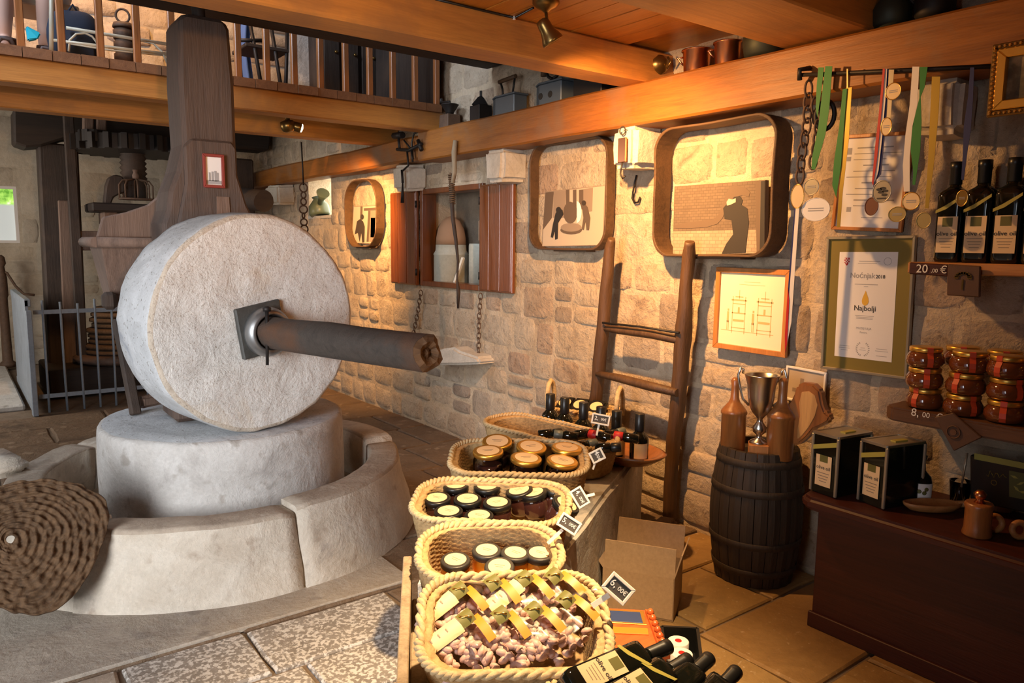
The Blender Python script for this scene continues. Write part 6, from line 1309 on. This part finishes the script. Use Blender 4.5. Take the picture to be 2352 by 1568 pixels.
# black presentation box under the shelf
gx_ = 3.27; t = thing('presentation_box', X(2290, 1150, gx_), 'open black presentation box with olive leaf print standing under the jar shelf', 'box')
q = [X(a, b_, gx_) for a, b_ in ((2228, 1044), (2420, 1082), (2420, 1190), (2228, 1150))]
b = MB(); b.prism([(-p.y, p.z) for p in q], (gx_+.05, 0, 0), (0, -1, 0), (0, 0, 1), .05); b.build('box_front', M['black'], t, bevel=.004)
def gpoly(nm, pts, m, lay): return pxpoly(nm, pts, gx_-.001, m, t, .001, lay)
gpoly('yellow_strip', [(2238, 1040), (2420, 1076), (2420, 1090), (2238, 1054)], M['tape'], 1); gpoly('leaf_panel', [(2318, 1080), (2420, 1100), (2420, 1160), (2318, 1140)], M['oliveink'], 1)
for a_, b_, ang in ((2330, 1095, .4), (2345, 1110, -.3), (2335, 1122, .8), (2350, 1130, .2)): gpoly('leaf', [(a_+10*math.cos(ang), b_+10*math.sin(ang)), (a_-3*math.sin(ang), b_+3*math.cos(ang)), (a_-10*math.cos(ang), b_-10*math.sin(ang)), (a_+3*math.sin(ang), b_-3*math.cos(ang))], M['tape'], 2)
b = MB(); pth = [X(2266+k*4.2, 1090+7*math.sin(k*1.9)+k*.6-3*(k % 3), gx_-.002) for k in range(12)]; b.tube(pth, .0014, 4); b.build('gold_script', M['goldribbon'], t)
b = MB(); cq = X(2283, 1108, gx_-.002); b.tube([cq+RX*(.010*math.cos(2*PI*k/12))+EY*(.010*math.sin(2*PI*k/12)) for k in range(12)], .0012, 4, True); b.build('round_emblem', M['goldribbon'], t)
b = MB(); a_, c_ = X(2222, 1040, 3.2), X(2208, 1118, 3.2); b.tube([a_, c_], .004, 6); b.build('bright_edge', M['champagne'], t)
# ---- upper shelf with black bottles
S1 = 1.602
sh = thing('bottle_shelf', (3.3, .8, S1-.05), 'narrow wall shelf carrying the row of black olive oil bottles', 'shelf')
b = MB(); b.mm((3.20, -.4, S1-.048), (3.44, 1.52, S1-.002)); b.build('shelf_board', M['shelflite'], sh, bevel=.004)
pq = [X(a, b_, 3.19) for a, b_ in ((2090, 602), (2178, 607), (2178, 635), (2088, 629))]
b = MB(); b.prism([(-p.y, p.z) for p in pq], (3.198, 0, 0), (0, -1, 0), (0, 0, 1), .012); pb = b.build('price_board', M['counter'], sh, bevel=.004)
cc = sum(pq, Vector())/4+Vector((-.008, 0, 0)); text('20', M['chalk'], cc+RX*(-.022)-EY*.014, RX, EY, .048, pb, 'price', bold=.0); text(',00', M['chalk'], cc+RX*.027-EY*.012, RX, EY, .022, pb, 'price'); text('€', M['chalk'], cc+RX*.062-EY*.014, RX, EY, .042, pb, 'price')
pq = [X(a, b_, 3.175) for a, b_ in ((2176, 606), (2252, 611), (2250, 683), (2174, 678))]
lh = thing('leather_plaque', sum(pq, Vector())/4, 'square dark brown leather plaque with an embossed tree hanging under the bottles', 'plaque')
M['leather'] = stone('brown_leather', (0.10, 0.045, 0.022), (0.13, 0.06, 0.03), (0.07, 0.03, 0.016), 8, 60, 0.6, 0.3, 0.003)
b = MB(); b.prism([(-p.y, p.z) for p in pq], (3.188, 0, 0), (0, -1, 0), (0, 0, 1), .014); b.build('plaque', M['leather'], lh, bevel=.004)
cc = sum(pq, Vector())/4+Vector((-.003, 0, 0)); b = MB(); b.prism(rect(.006, .04, 0, -.015), cc, RX, EY, .002)
for k in range(9): a = PI*k/8; b.prism(rect(.016, .010, .024*math.cos(a), .012+.018*math.sin(a)), cc, RX, EY, .002)
b.build('embossed_tree', M['bronze'], lh)
def shelf_bottle(p, lab, front=True):
    t = thing('olive_oil_bottle', p, lab, 'bottle', 'olive oil bottles on the shelf'); bigbottle_parts(t, Vector(p), (0, 0, 1), Vector((-1, -.05, 0)), .40, .048, front)
ys = [1.395, 1.290, 1.185, 1.080, .975]
names = ('leftmost', 'second from the left', 'third from the left', 'fourth from the left', 'rightmost, at the picture edge')
for y, nm in zip(ys, names): shelf_bottle((3.285, y, S1), 'black olive oil bottle in the front row, '+nm)
for i, y in enumerate((1.30, 1.195, 1.09)): shelf_bottle((3.39, y+.03, S1), 'black olive oil bottle in the back row, '+('leftmost', 'middle', 'rightmost')[i]+', only its cap visible', False)
# ---- jar shelf
S2 = 1.005
sh = thing('jar_shelf', (3.3, .8, S2-.05), 'thick dark wooden shelf carrying stacked jars of preserve', 'shelf')
b = MB(); b.prism([(3.09, -.4), (3.44, -.4), (3.44, 1.53), (3.13, 1.53), (3.095, 1.49)], (0, 0, S2-.06), (1, 0, 0), (0, 1, 0), .058); b.build('shelf_board', M['shelf'], sh, bevel=.008, seg=2)
pc_ = X(2122, 952, 3.087); text('8,', M['chalk'], pc_+RX*(-.035)-EY*.012, RX, (0, -.05, 1), .045, sh, 'price'); text('00', M['chalk'], pc_+RX*.008-EY*.010, RX, (0, -.05, 1), .030, sh, 'price'); text('€', M['chalk'], pc_+RX*.058-EY*.013, RX, (0, -.05, 1), .040, sh, 'price')
pq = [(2146, 958), (2188, 948), (2254, 1005), (2190, 1036)]
pd = thing('leather_plaque', X(2196, 990, 3.07), 'brown leather plaque turned on its corner with a round emblem, below the jars', 'plaque')
q = [X(a, b_, 3.075) for a, b_ in pq]; b = MB(); b.prism([(-p.y, p.z) for p in q], (3.087, 0, 0), (0, -1, 0), (0, 0, 1), .011); fixnormals(b.build('plaque', M['leather'], pd, bevel=.003))
cc = X(2190, 992, 3.073); b = MB(); b.tube([cc+RX*(.024*math.cos(2*PI*k/18))+EY*(.024*math.sin(2*PI*k/18)) for k in range(18)], .0025, 5, True); b.lathe([(.012, -.002), (.012, .003)], 10, cc, (-1, 0, 0)); b.build('emblem', M['shelf'], pd)
JH = .088
def pjar(p, lab, a):
    t = thing('preserve_jar', p, lab, 'jar', 'jars of amber preserve'); p = Vector(p)
    b = MB(); b.lathe([(.054, 0), (.064, .006), (.071, .022), (.070, .042), (.060, .060), (.055, .064)], 24, p); b.build('jar_body', M['figs'], t)
    b = MB(); b.lathe([(.059, .064), (.061, .066), (.061, .080), (.058, .083), (.02, .083)], 24, p); b.build('gold_lid', M['goldlid'], t)
    b = MB(); c_, s_ = math.cos(a), math.sin(a); pr = [(.045, .0845), (.062, .0835), (.0628, .066), (.0595, .062), (.0715, .042), (.0725, .022), (.066, .007)]; dv = Vector((-s_, c_, 0))*.011
    b.add([p+Vector((c_*r_, s_*r_, z))+dv*sg for r_, z in pr for sg in (-1, 1)], [(2*i, 2*i+1, 2*i+3, 2*i+2) for i in range(len(pr)-1)]); fixnormals(b.build('red_tape', M['redtape'], t))
cols = (1.405, 1.255, 1.105, .955); k = 0
for ti, tn in enumerate(('bottom', 'middle', 'top')):
    for ci, y in enumerate(cols):
        k += 1; pjar((3.185+.008*math.sin(k*2), y+.014*math.sin(k*3.1)+(0 if ti < 2 else .0), S2+ti*(JH-.003)), 'amber preserve jar with gold lid and red tape, front '+tn+' tier, '+('leftmost', 'second from the left', 'third from the left', 'at the picture edge')[ci], (-2.6, -3.3, -2.2, -2.9, -2.45)[k % 5])
for ci, y in enumerate((1.335, 1.18, 1.03)):
    pjar((3.335, y, S2+2*(JH-.003)), 'amber preserve jar in the back row of the top tier, '+('left', 'middle', 'right')[ci], -2.7)
# ================================================================== ON TOP OF THE WALL BEAM
BT = 2.581; XI = 3.32
def bt(px): p = at(px, 300, 'x', XI); return Vector((XI, p.y, BT))
def onbeam(px0, px1): 
    a, b_ = at(px0, 200, 'x', XI).y, at(px1, 200, 'x', XI).y; return Vector((XI, (a+b_)/2, BT)), abs(a-b_)
p, w = onbeam(1012, 1055); t = thing('coffee_grinder', p, 'old box coffee grinder with funnel and crank on the far end of the beam', 'grinder')
b = MB(); b.box(p+Vector((0, 0, .055)), (.13, .14, .11), None, .9); b.build('box_base', M['rust'], t, bevel=.006); b = MB(); b.lathe([(.03, .11), (.035, .13), (.07, .185), (.075, .19), (.065, .185)], 16, p); b.build('funnel', M['iron'], t)
b = MB(); b.tube([p+Vector((0, 0, .18)), p+Vector((0, 0, .215)), p+Vector((0, .13, .225))], .008, 6); b.lathe([(.012, .22), (.014, .25), (.006, .26)], 8, p+Vector((0, .13, 0))); b.build('crank', M['iron'], t)
p, w = onbeam(1086, 1124); t = thing('tin_lantern', p, 'small dark house shaped tin lantern between the coffee grinder and the grey iron', 'lantern')
b = MB(); b.box(p+Vector((0, 0, .06)), (.12, .13, .12)); b.build('lantern_box', M['iron'], t, bevel=.004); b = MB(); b.lathe([(.085, .12), (.03, .18), (.012, .19), (.012, .23)], 4, p, (0, 0, 1), False); b.build('pyramid_roof', M['iron'], t)
def flatiron(p, L, H, hw, lab, m, ringh):
    t = thing('charcoal_iron', p, lab, 'iron', 'old charcoal irons'); b = MB()
    pts = [(-L/2, -hw), (L*.2, -hw), (L*.42, -hw*.5), (L/2, 0), (L*.42, hw*.5), (L*.2, hw), (-L/2, hw)]
    b.prism(pts, p, (0, -1, 0), (1, 0, 0), -H) if False else b.prism([(x, y) for x, y in pts], p, (0, 1, 0), (-1, 0, 0), H); fixnormals(b.build('iron_body', m, t, bevel=.006))
    b = MB(); b.prism([(x*1.06, y*1.1) for x, y in pts], p+Vector((0, 0, H)), (0, 1, 0), (-1, 0, 0), .012); fixnormals(b.build('lid', m, t, bevel=.003))
    b = MB()
    if ringh:
        b.tube([p+Vector((0, .075*math.cos(2*PI*k/20), H+.115+.075*math.sin(2*PI*k/20))) for k in range(20)], .011, 7, True); b.tube([p+Vector((0, 0, H)), p+Vector((0, 0, H+.045))], .014, 7); b.build('ring_handle', M['iron'], t)
        b = MB(); b.tube([p+Vector((0, .10, H+.07)), p+Vector((0, .10, H+.19))], .022, 8); b.build('wooden_grip', M['hoop'], t)
        for y_ in (-.05, .05): b = MB(); b.lathe([(.022, 0), (.02, .003)], 14, p+Vector((-hw*1.0-.001, y_, H*.45)), (-1, 0, 0)); b.build('draught_hole', M['blackmatte'], t)
    else:
        b.tube([p+Vector((0, -.06, H+.01)), p+Vector((0, -.075, H+.07)), p+Vector((0, -.09, H+.13))], .008, 6); b.tube([p+Vector((0, .05, H+.01)), p+Vector((0, .06, H+.07)), p+Vector((0, .085, H+.125))], .008, 6); b.build('handle_posts', M['iron'], t)
        b = MB(); b.tube([p+Vector((0, -.10, H+.135)), p+Vector((0, .10, H+.125))], .016, 8); b.build('wooden_grip', M['hoop'], t)
p, w = onbeam(1136, 1196); flatiron(p, w*1.0, .13, .06, 'blue grey charcoal iron with an arched handle on the beam', M['blueiron'], False)
p, w = onbeam(1236, 1306); flatiron(p, w, .14, .065, 'larger black charcoal iron with ring handle and air holes, under the ceiling beam', M['blueiron'], True)
p, w = onbeam(1335, 1400); t = thing('iron_box', p, 'dark iron box half hidden behind the ceiling beam', 'box'); b = MB(); b.box(p+Vector((0, 0, .06)), (.14, w, .12)); b.build('box_body', M['iron'], t, bevel=.006); b = MB(); b.tube([p+Vector((0, w*.4, .1)), p+Vector((0, w*.42, .18))], .018, 8); b.build('knob', M['iron'], t)
p, w = onbeam(1488, 1530); t = thing('brass_oil_lamp', p, 'round bellied brass oil lamp beside the end of the ceiling beam', 'lamp'); b = MB(); b.lathe([(.05, 0), (.052, .008), (.02, .025), (.016, .04), (.05, .06), (.068, .09), (.066, .12), (.04, .14), (.03, .15)], 20, p); b.build('reservoir', M['bronze'], t); b = MB(); b.tube([p+Vector((0, -.07, .07)), p+Vector((0, -.10, .10)), p+Vector((0, -.075, .13))], .006, 6); b.build('handle', M['bronze'], t)
for a_, c_, lab in ((1567, 1630, 'left of the two'), (1637, 1700, 'right of the two')):
    p, w = onbeam(a_, c_); t = thing('copper_pot', p, 'small shiny copper pot on the wall beam, '+lab, 'pot', 'copper pots'); r_ = w/2*.86; b = MB(); b.lathe([(r_*.78, 0), (r_*.82, .004), (r_*.92, .115), (r_*1.02, .12), (r_*1.02, .126), (r_*.88, .122), (r_*.76, .01), (0, .01)], 28, p); b.build('pot_body', M['copper'], t)
    b = MB(); b.tube([p+Vector((-.02, r_*.95, .10)), p+Vector((-.03, r_+.03, .10)), p+Vector((-.02, r_*.93, .06))], .006, 6); b.build('ear_handle', M['copper'], t)
p, w = onbeam(1712, 1796); t = thing('dark_kettle', p, 'dark greenish cauldron behind the second ceiling beam', 'pot'); r_ = .11; M['verdigris'] = mat('dark_verdigris', (0.05, 0.055, 0.04), 0.55, 0.6)
b = MB(); b.lathe([(.07, 0), (.10, .02), (.112, .08), (.10, .15), (.085, .165), (.09, .175), (.08, .17)], 22, p); b.build('kettle_body', M['verdigris'], t); b = MB(); b.tube([p+Vector((0, .11*math.cos(PI*k/8), .13+.09*math.sin(PI*k/8))) for k in range(9)], .007, 6); b.build('bail', M['iron'], t)
for px, lab, h_ in ((2030, 'dim greenish jug standing on the beam at the top right', .22), (2125, 'black bellied pot on the beam near the top right corner', .2)):
    p = bt(px); t = thing('dark_jug', p, lab, 'jug'); b = MB(); b.lathe([(.05, 0), (.075, .03), (.08, .09), (.045, .15), (.035, h_-.02), (.045, h_)], 20, p); b.build('jug_body', M['verdigris'] if px < 2100 else M['iron'], t); b = MB(); b.tube([p+Vector((0, .07, .08)), p+Vector((0, .11, .12)), p+Vector((0, .05, .17))], .008, 6); b.build('handle', M['iron'], t)
p = bt(996); t = thing('cable_box', p+Vector((-.09, 0, 0)), 'small white cable box with a black lead on the beam end', 'box'); b = MB(); b.box(p+Vector((-.10, 0, .04)), (.03, .06, .075)); b.build('white_box', M['paper'], t, bevel=.005); b = MB(); b.tube([p+Vector((-.10, .03, .01)), p+Vector((-.13, .10, -.01)), Vector((3.185, p.y+.13, 2.5)), Vector((3.185, p.y+.11, 2.36))], .008, 6); b.build('lead', M['black'], t)
# ================================================================== LAMPS
bl = thing('bell_spotlight', (2.24, 2.74, 2.745), 'bronze bell shaped spotlight hanging from the plank ceiling', 'lamp')
o_ = Vector((2.235, 2.745, 2.744)); b = MB(); b.lathe([(.062, 0), (.062, -.012), (.045, -.028), (.02, -.04), (.01, -.05)][::-1], 24, o_); fixnormals(b.build('ceiling_rose', M['bronze'], bl))
h0 = at(1246, 50, 'y', 2.74); h1 = at(1264, 100, 'y', 2.72); axb = (h1-h0).normalized()+Vector((.25, 0, 0)); axb.normalize()
b = MB(); b.tube([o_-Vector((0, 0, .04)), o_-Vector((-.005, 0, .075)), h0], .008, 8); b.build('stem', M['bronze'], bl)
b = MB(); b.lathe([(.012, -.012), (.028, -.006), (.031, .015), (.032, .04), (.040, .065), (.049, .085), (.050, .098), (.046, .1), (.03, .06), (.0, .055)], 26, h0, axb); fixnormals(b.build('bell_shade', M['bronze'], bl))
b = MB(); b.tube([at(1000, -2, 'y', 3.03), at(1100, 22, 'y', 3.03), at(1182, 41, 'y', 3.03), at(1225, 18, 'z', 2.74)], .006, 5); b.build('cable', M['black'], bl); b = MB(); b.box(at(1181, 38, 'y', 3.03), (.014, .012, .03)); b.build('cable_clip', M['paper'], bl, bevel=.003)
sl = thing('joist_spotlight', (2.37, 6.1, 2.57), 'small dark spotlight with a glowing bulb under the balcony joist', 'lamp')
yb = 6.1; P_ = lambda x, y: at(x, y, 'y', yb)
b = MB(); b.tube([P_(662, 262), P_(660, 275)], .02, 8); b.lathe([(.025, 0), (.055, .01), (.06, .05), (.045, .085), (.02, .095)], 14, P_(658, 276), (.2, 0, -1)); b.build('bracket', M['bronze'], sl)
hd = P_(672, 288); dv = Vector((.85, -.25, -.22)).normalized(); b = MB(); b.lathe([(.02, -.03), (.035, 0), (.04, .05), (.042, .07), (.036, .07), (.02, .03)], 18, hd, dv); b.build('head', M['bronze'], sl)
M['bulb'] = mat('glowing_bulb', (1, 0.8, 0.5), 0.4, 0.0, Emission_Color=(1, 0.72, 0.38, 1), Emission_Strength=30.0)
b = MB(); b.lathe([(.037, .066), (.03, .078), (.01, .084)], 16, hd, dv, True, True); b.build('bulb', M['bulb'], sl)
# ================================================================== ON THE BALCONY
DZ = 2.788
be = thing('tubular_bench', (1.0, 5.95, DZ), 'cream painted tubular metal bench behind the balcony balusters', 'bench')
P_ = lambda x, y: at(x, y, 'y', 5.60)
def tb(pts, r_, nm): b = MB(); b.tube([P_(*p) for p in pts], r_, 8); b.build(nm, M['creammetal'], be)
tb([(118, -60), (118, 50), (118, 118)], .013, 'leg'); tb([(390, -60), (388, 60), (386, 140)], .013, 'leg'); tb([(120, 92), (250, 108), (385, 124)], .010, 'stretcher'); tb([(152, 64), (270, 83), (388, 102)], .011, 'stretcher'); tb([(158, 100), (250, 115), (385, 128)], .006, 'stretcher')
tb([(158, 118), (160, 92), (175, 78), (195, 76), (212, 84), (224, 100), (226, 125)], .007, 'arch'); tb([(330, 95), (352, 100), (372, 118), (384, 145)], .007, 'arch')
b = MB(); s0 = P_(118, -52); s1 = P_(390, -20); b.mm((s0.x-.3, 5.95, DZ+.38), (.82, 6.35, DZ+.42)); b.build('seat', M['creammetal'], be, bevel=.008)
for x in (s0.x-.25, .78): b = MB(); b.tube([(x, 6.32, DZ), (x, 6.32, DZ+.38)], .013, 8); b.build('leg', M['creammetal'], be)
# backpack
bp = thing('backpack', (.78, 5.78, DZ), 'dark navy backpack standing on the balcony behind the balusters', 'backpack')
bc_ = Vector((.755, 5.74, DZ)); b = MB()
def bpf(u, v):
    a = 2*PI*u; th = PI*(v-.5); c_ = max(0, math.cos(th))**.55; return bc_+Vector((math.cos(a)*.165*c_*(1-.10*v), math.sin(a)*.10*c_, .165+.165*math.copysign(abs(math.sin(th))**.8, math.sin(th))))+noise.noise_vector(Vector((u*5, v*5, 1)))*.012
b.grid(bpf, 30, 18, True); b.build('pack_body', M['navy'], bp); b = MB(); b.grid(lambda u, v: bc_+Vector((-.09+.18*u, -.095-.03*math.sin(PI*u)*math.sin(PI*v), .05+.15*v)), 10, 8); b.build('front_pocket', M['navy'], bp)
b = MB(); b.box(bc_+Vector((.035, -.128, .185)), (.05, .006, .012)); b.build('red_badge', M['red'], bp); b = MB(); b.box(bc_+Vector((-.045, -.128, .19)), (.02, .006, .018)); b.build('white_badge', M['paper'], bp); b = MB(); b.tube([bc_+Vector((-.03, 0, .32)), bc_+Vector((0, 0, .37)), bc_+Vector((.03, 0, .32))], .008, 6); b.build('grab_loop', M['navy'], bp)
b = MB(); c0 = at(74, 75, 'y', 5.72); b.add([c0+Vector((-.03, 0, .04)), c0+Vector((.05, .02, .01)), c0+Vector((.03, -.01, -.03)), c0+Vector((-.025, .0, -.05)), c0+Vector((-.03, .06, .04)), c0+Vector((.05, .08, .01)), c0+Vector((.03, .05, -.03)), c0+Vector((-.025, .06, -.05))], [(0, 3, 2, 1), (4, 5, 6, 7), (0, 1, 5, 4), (1, 2, 6, 5), (2, 3, 7, 6), (3, 0, 4, 7)])
for v in b.v: v.z = max(v.z, DZ)
o = fixnormals(b.build('cyan_pouch', M['cyan'], None, bevel=.008, seg=2)); o.location.z -= 0; tag(o, 'bright cyan pouch lying on the balcony deck between two balusters', 'pouch')
# seated person, only the lower leg and some clothing inside the picture
def skin(name, pts, edges, radii, m, parent, root=0, sub=2):
    me = bpy.data.meshes.new(name); me.from_pydata(pts, edges, []); o = bpy.data.objects.new(name, me); COL.objects.link(o)
    md = o.modifiers.new('s', 'SKIN'); md.use_smooth_shade = True
    for i, r_ in enumerate(radii): me.skin_vertices[0].data[i].radius = (r_, r_) if not isinstance(r_, tuple) else r_
    me.skin_vertices[0].data[root].use_root = True; md2 = o.modifiers.new('u', 'SUBSURF'); md2.levels = sub; md2.render_levels = sub
    bpy.context.view_layer.update(); me2 = bpy.data.meshes.new_from_object(o.evaluated_get(bpy.context.evaluated_depsgraph_get())); bpy.data.objects.remove(o)
    me2.materials.clear(); me2.materials.append(m); off = Vector(); p = parent
    while p is not None: off += p.location; p = p.parent
    me2.transform(Matrix.Translation(-off)); me2.polygons.foreach_set('use_smooth', [True]*len(me2.polygons)); o = bpy.data.objects.new(name, me2); COL.objects.link(o); o.parent = parent; return o
pr_ = Vector((.62, 6.12, DZ+.54)); per = thing('person', (.55, 5.9, DZ), 'person in pale blue clothes and sandals sitting on the balcony at the top left', 'person')
fl_, fr_ = Vector((.38, 5.70, DZ+.055)), Vector((.60, 5.80, DZ+.055))
pts = [pr_, pr_+Vector((0, .03, .18)), pr_+Vector((0, .01, .38)), pr_+Vector((0, -.01, .50)), pr_+Vector((0, -.03, .60)), pr_+Vector((0, -.05, .70)),   # 0-5 pelvis..head
       pr_+Vector((-.10, 0, -.02)), Vector((.40, 5.74, DZ+.52)), Vector((.385, 5.78, DZ+.30)), Vector((.375, 5.80, DZ+.10)), fl_+Vector((0, -.02, -.01)), fl_+Vector((-.02, -.12, -.025)),   # 6-11 left leg
       pr_+Vector((.10, 0, -.02)), Vector((.62, 5.76, DZ+.52)), Vector((.61, 5.82, DZ+.30)), Vector((.60, 5.86, DZ+.10)), fr_, fr_+Vector((.01, -.12, -.02)),   # 12-17
       pr_+Vector((-.18, .0, .46)), pr_+Vector((-.24, -.06, .22)), pr_+Vector((-.16, -.24, .06)), pr_+Vector((-.12, -.31, .03)),
       pr_+Vector((.18, .0, .46)), pr_+Vector((.24, -.06, .22)), pr_+Vector((.16, -.24, .06)), pr_+Vector((.12, -.31, .03))]
ed = [(0, 1), (1, 2), (2, 3), (3, 4), (4, 5), (0, 6), (6, 7), (7, 8), (8, 9), (9, 10), (10, 11), (0, 12), (12, 13), (13, 14), (14, 15), (15, 16), (16, 17), (3, 18), (18, 19), (19, 20), (20, 21), (3, 22), (22, 23), (23, 24), (24, 25)]
rad_ = [.14, .13, .15, .10, .055, .10, .10, .065, .058, .040, .040, .028, .10, .065, .058, .040, .040, .028, .06, .045, .036, .03, .06, .045, .036, .03]
skin('body', [tuple(p) for p in pts], ed, rad_, M['skin'], per)
cl_pts = [pts[0], pts[1], pts[2], pts[3], pts[6], pts[6].lerp(pts[7], .85), pts[12], pts[12].lerp(pts[13], .9), pts[12].lerp(pts[13], .95)+Vector((.03, .06, -.17)), pts[18], pts[18].lerp(pts[19], .6), pts[22], pts[22].lerp(pts[23], .6)]
skin('clothes', [tuple(p) for p in cl_pts], [(0, 1), (1, 2), (2, 3), (0, 4), (4, 5), (0, 6), (6, 7), (7, 8), (3, 9), (9, 10), (3, 11), (11, 12)], [.165, .155, .17, .10, .125, .10, .125, .105, .07, .075, .062, .075, .062], M['pale_blue'], per)
hc = pts[5]; b = MB(); b.lathe([(.105, -.06), (.118, 0), (.11, .06), (.07, .11), (.01, .125)], 18, hc+Vector((0, .02, .01))); b.build('hair', M['hair'], per)
for sg in (-1, 1): b = MB(); b.lathe([(.012, -.005), (.011, .003), (.004, .007)], 10, hc+Vector((sg*.035, -.092, -.01)), (0, -1, 0)); b.build('eye', M['ink'], per)
b = MB(); b.box(hc+Vector((0, -.105, -.035)), (.022, .03, .035)); b.build('nose', M['skin'], per, bevel=.008, seg=2); b = MB(); b.box(hc+Vector((0, -.088, -.066)), (.045, .01, .010)); b.build('mouth', M['red'], per, bevel=.003)
for wv, dx_ in ((pts[21], -1), (pts[25], 1)):
    for k in range(4): b = MB(); q = wv+Vector((-.022+.015*k, -.02, .0)); b.tube([q, q+Vector((.0, -.035, -.004)), q+Vector((0, -.06-.006*(k in (1, 2)), -.02)), q+Vector((0, -.075-.008*(k in (1, 2)), -.038))], [.0085, .008, .0075, .006], 7); b.build('finger', M['skin'], per)
    b = MB(); q = wv+Vector((-.028*dx_, .0, 0)); b.tube([q, q+Vector((-.02*dx_, -.02, -.006)), q+Vector((-.022*dx_, -.045, -.018))], [.010, .009, .007], 7); b.build('thumb', M['skin'], per)
for f0 in (fl_, fr_):
    b = MB(); b.box(f0+Vector((-.01, -.07, -.046)), (.095, .26, .02)); b.build('sandal_sole', M['sandal'], per, bevel=.009, seg=2); b = MB()
    b.tube([f0+Vector((-.055, -.09, -.045)), f0+Vector((-.03, -.10, .012)), f0+Vector((.015, -.10, .012)), f0+Vector((.04, -.09, -.045))], .013, 7); b.tube([f0+Vector((-.05, .03, -.04)), f0+Vector((-.045, -.01, .035)), f0+Vector((0, -.045, .03)), f0+Vector((.045, -.01, .035)), f0+Vector((.045, .03, -.04))], .012, 7); b.build('sandal_strap', M['sandal'], per)
# iron weights with a ring
wt = thing('stacked_weights', (1.04, 6.0, DZ), 'column of rusty iron weights with a ring on top, behind the balusters', 'weight'); pw_ = at(287, 138, 'y', 5.9); pw_.z = DZ
b = MB()
for k in range(4): z = k*.078; b.lathe([(.058, z), (.066, z+.008), (.066, z+.06), (.056, z+.068), (.052, z+.078)], 20, pw_)
b.lathe([(.066, .312), (.068, .32), (.06, .345), (.02, .35)], 20, pw_); b.build('weights', M['rust'], wt); ringmesh(pw_+Vector((0, 0, .395)), .042, .045, (-.2, -1, 0), .008, 'ring', M['rust'], wt)
# dark folding chair, dark cabinet and tarpaulin further along
fc = thing('dark_folding_chair', (2.1, 6.4, DZ), 'dark crossed metal chair legs on the balcony right of the big post', 'chair'); P_ = lambda x, y: at(x, y, 'y', 6.4)
for pts_ in (((572, 40), (608, 238)), ((622, 55), (652, 242)), ((550, 92), (605, 93)), ((660, 60), (655, 243))): b = MB(); b.tube([P_(*p) for p in pts_], .016, 7); b.build('leg', M['iron'], fc)
b = MB(); b.mm((P_(560, 40).x, 6.38, DZ+.45), (P_(660, 40).x, 6.75, DZ+.48)); b.build('seat', M['dark_x'], fc, bevel=.006)
b = MB(); p0, p1 = at(548, 60, 'y', 6.9), at(562, 175, 'y', 6.9); b.grid(lambda u, v: Vector((p0.x+.11*u+.015*math.sin(v*7), 6.9+.03*math.sin(u*9), DZ+.85*v)), 8, 8)
b.grid(lambda u, v: Vector((p0.x+.11*u+.015*math.sin(v*7), 6.92+.03*math.sin(u*9), DZ+.85*v)), 8, 8); o = b.build('blue_cloth', mat('blue_cloth', (0.08, 0.16, 0.42), 0.8), None); tag(o, 'blue cloth hanging behind the first baluster right of the post', 'cloth')
dc = thing('dark_cabinet', (2.9, 6.9, DZ), 'large dark wooden cabinet on the balcony behind the right balusters', 'cabinet'); xa = at(738, 150, 'y', 6.7).x
b = MB(); b.mm((xa, 6.7, DZ), (3.40, 7.25, DZ+1.3)); b.build('cabinet_body', M['dark_z'], dc, bevel=.01)
for k in range(3): b = MB(); w_ = (3.40-xa)/3; b.mm((xa+.02+k*w_, 6.675, DZ+.05), (xa+(k+1)*w_-.02, 6.70, DZ+1.25)); d_ = b.build('door', M['dark_z'], dc, bevel=.004); b = MB(); b.lathe([(.012, 0), (.016, .02), (.01, .03)], 10, Vector((xa+(k+1)*w_-.06, 6.675, DZ+.6)), (0, -1, 0)); b.build('knob', M['bronze'], d_)
b = MB(); b.prism([(0, 0), (.24, 0), (.23, .9), (.02, .9)], (at(655, 150, 'y', 7.0).x, 7.02, DZ), (1, 0, 0), (0, 0, 1), .03); b.rough(.01, 4); o = b.build('plaster_stand_in', M['bench'], None, bevel=.006); tag(o, 'board standing in for white wall plaster on the balcony beside the dark chair legs', 'plank')  # board stands in for a patch of white wall plaster
b = MB(); b.mm((3.36, 5.56, DZ), (3.40, 6.66, DZ+1.2)); o = b.build('added_dark_panel', M['dark_z'], None, bevel=.006); tag(o, 'dark panel added to darken the right end of the balcony behind the last balusters', 'panel')  # added to darken the pale wall behind the last balusters
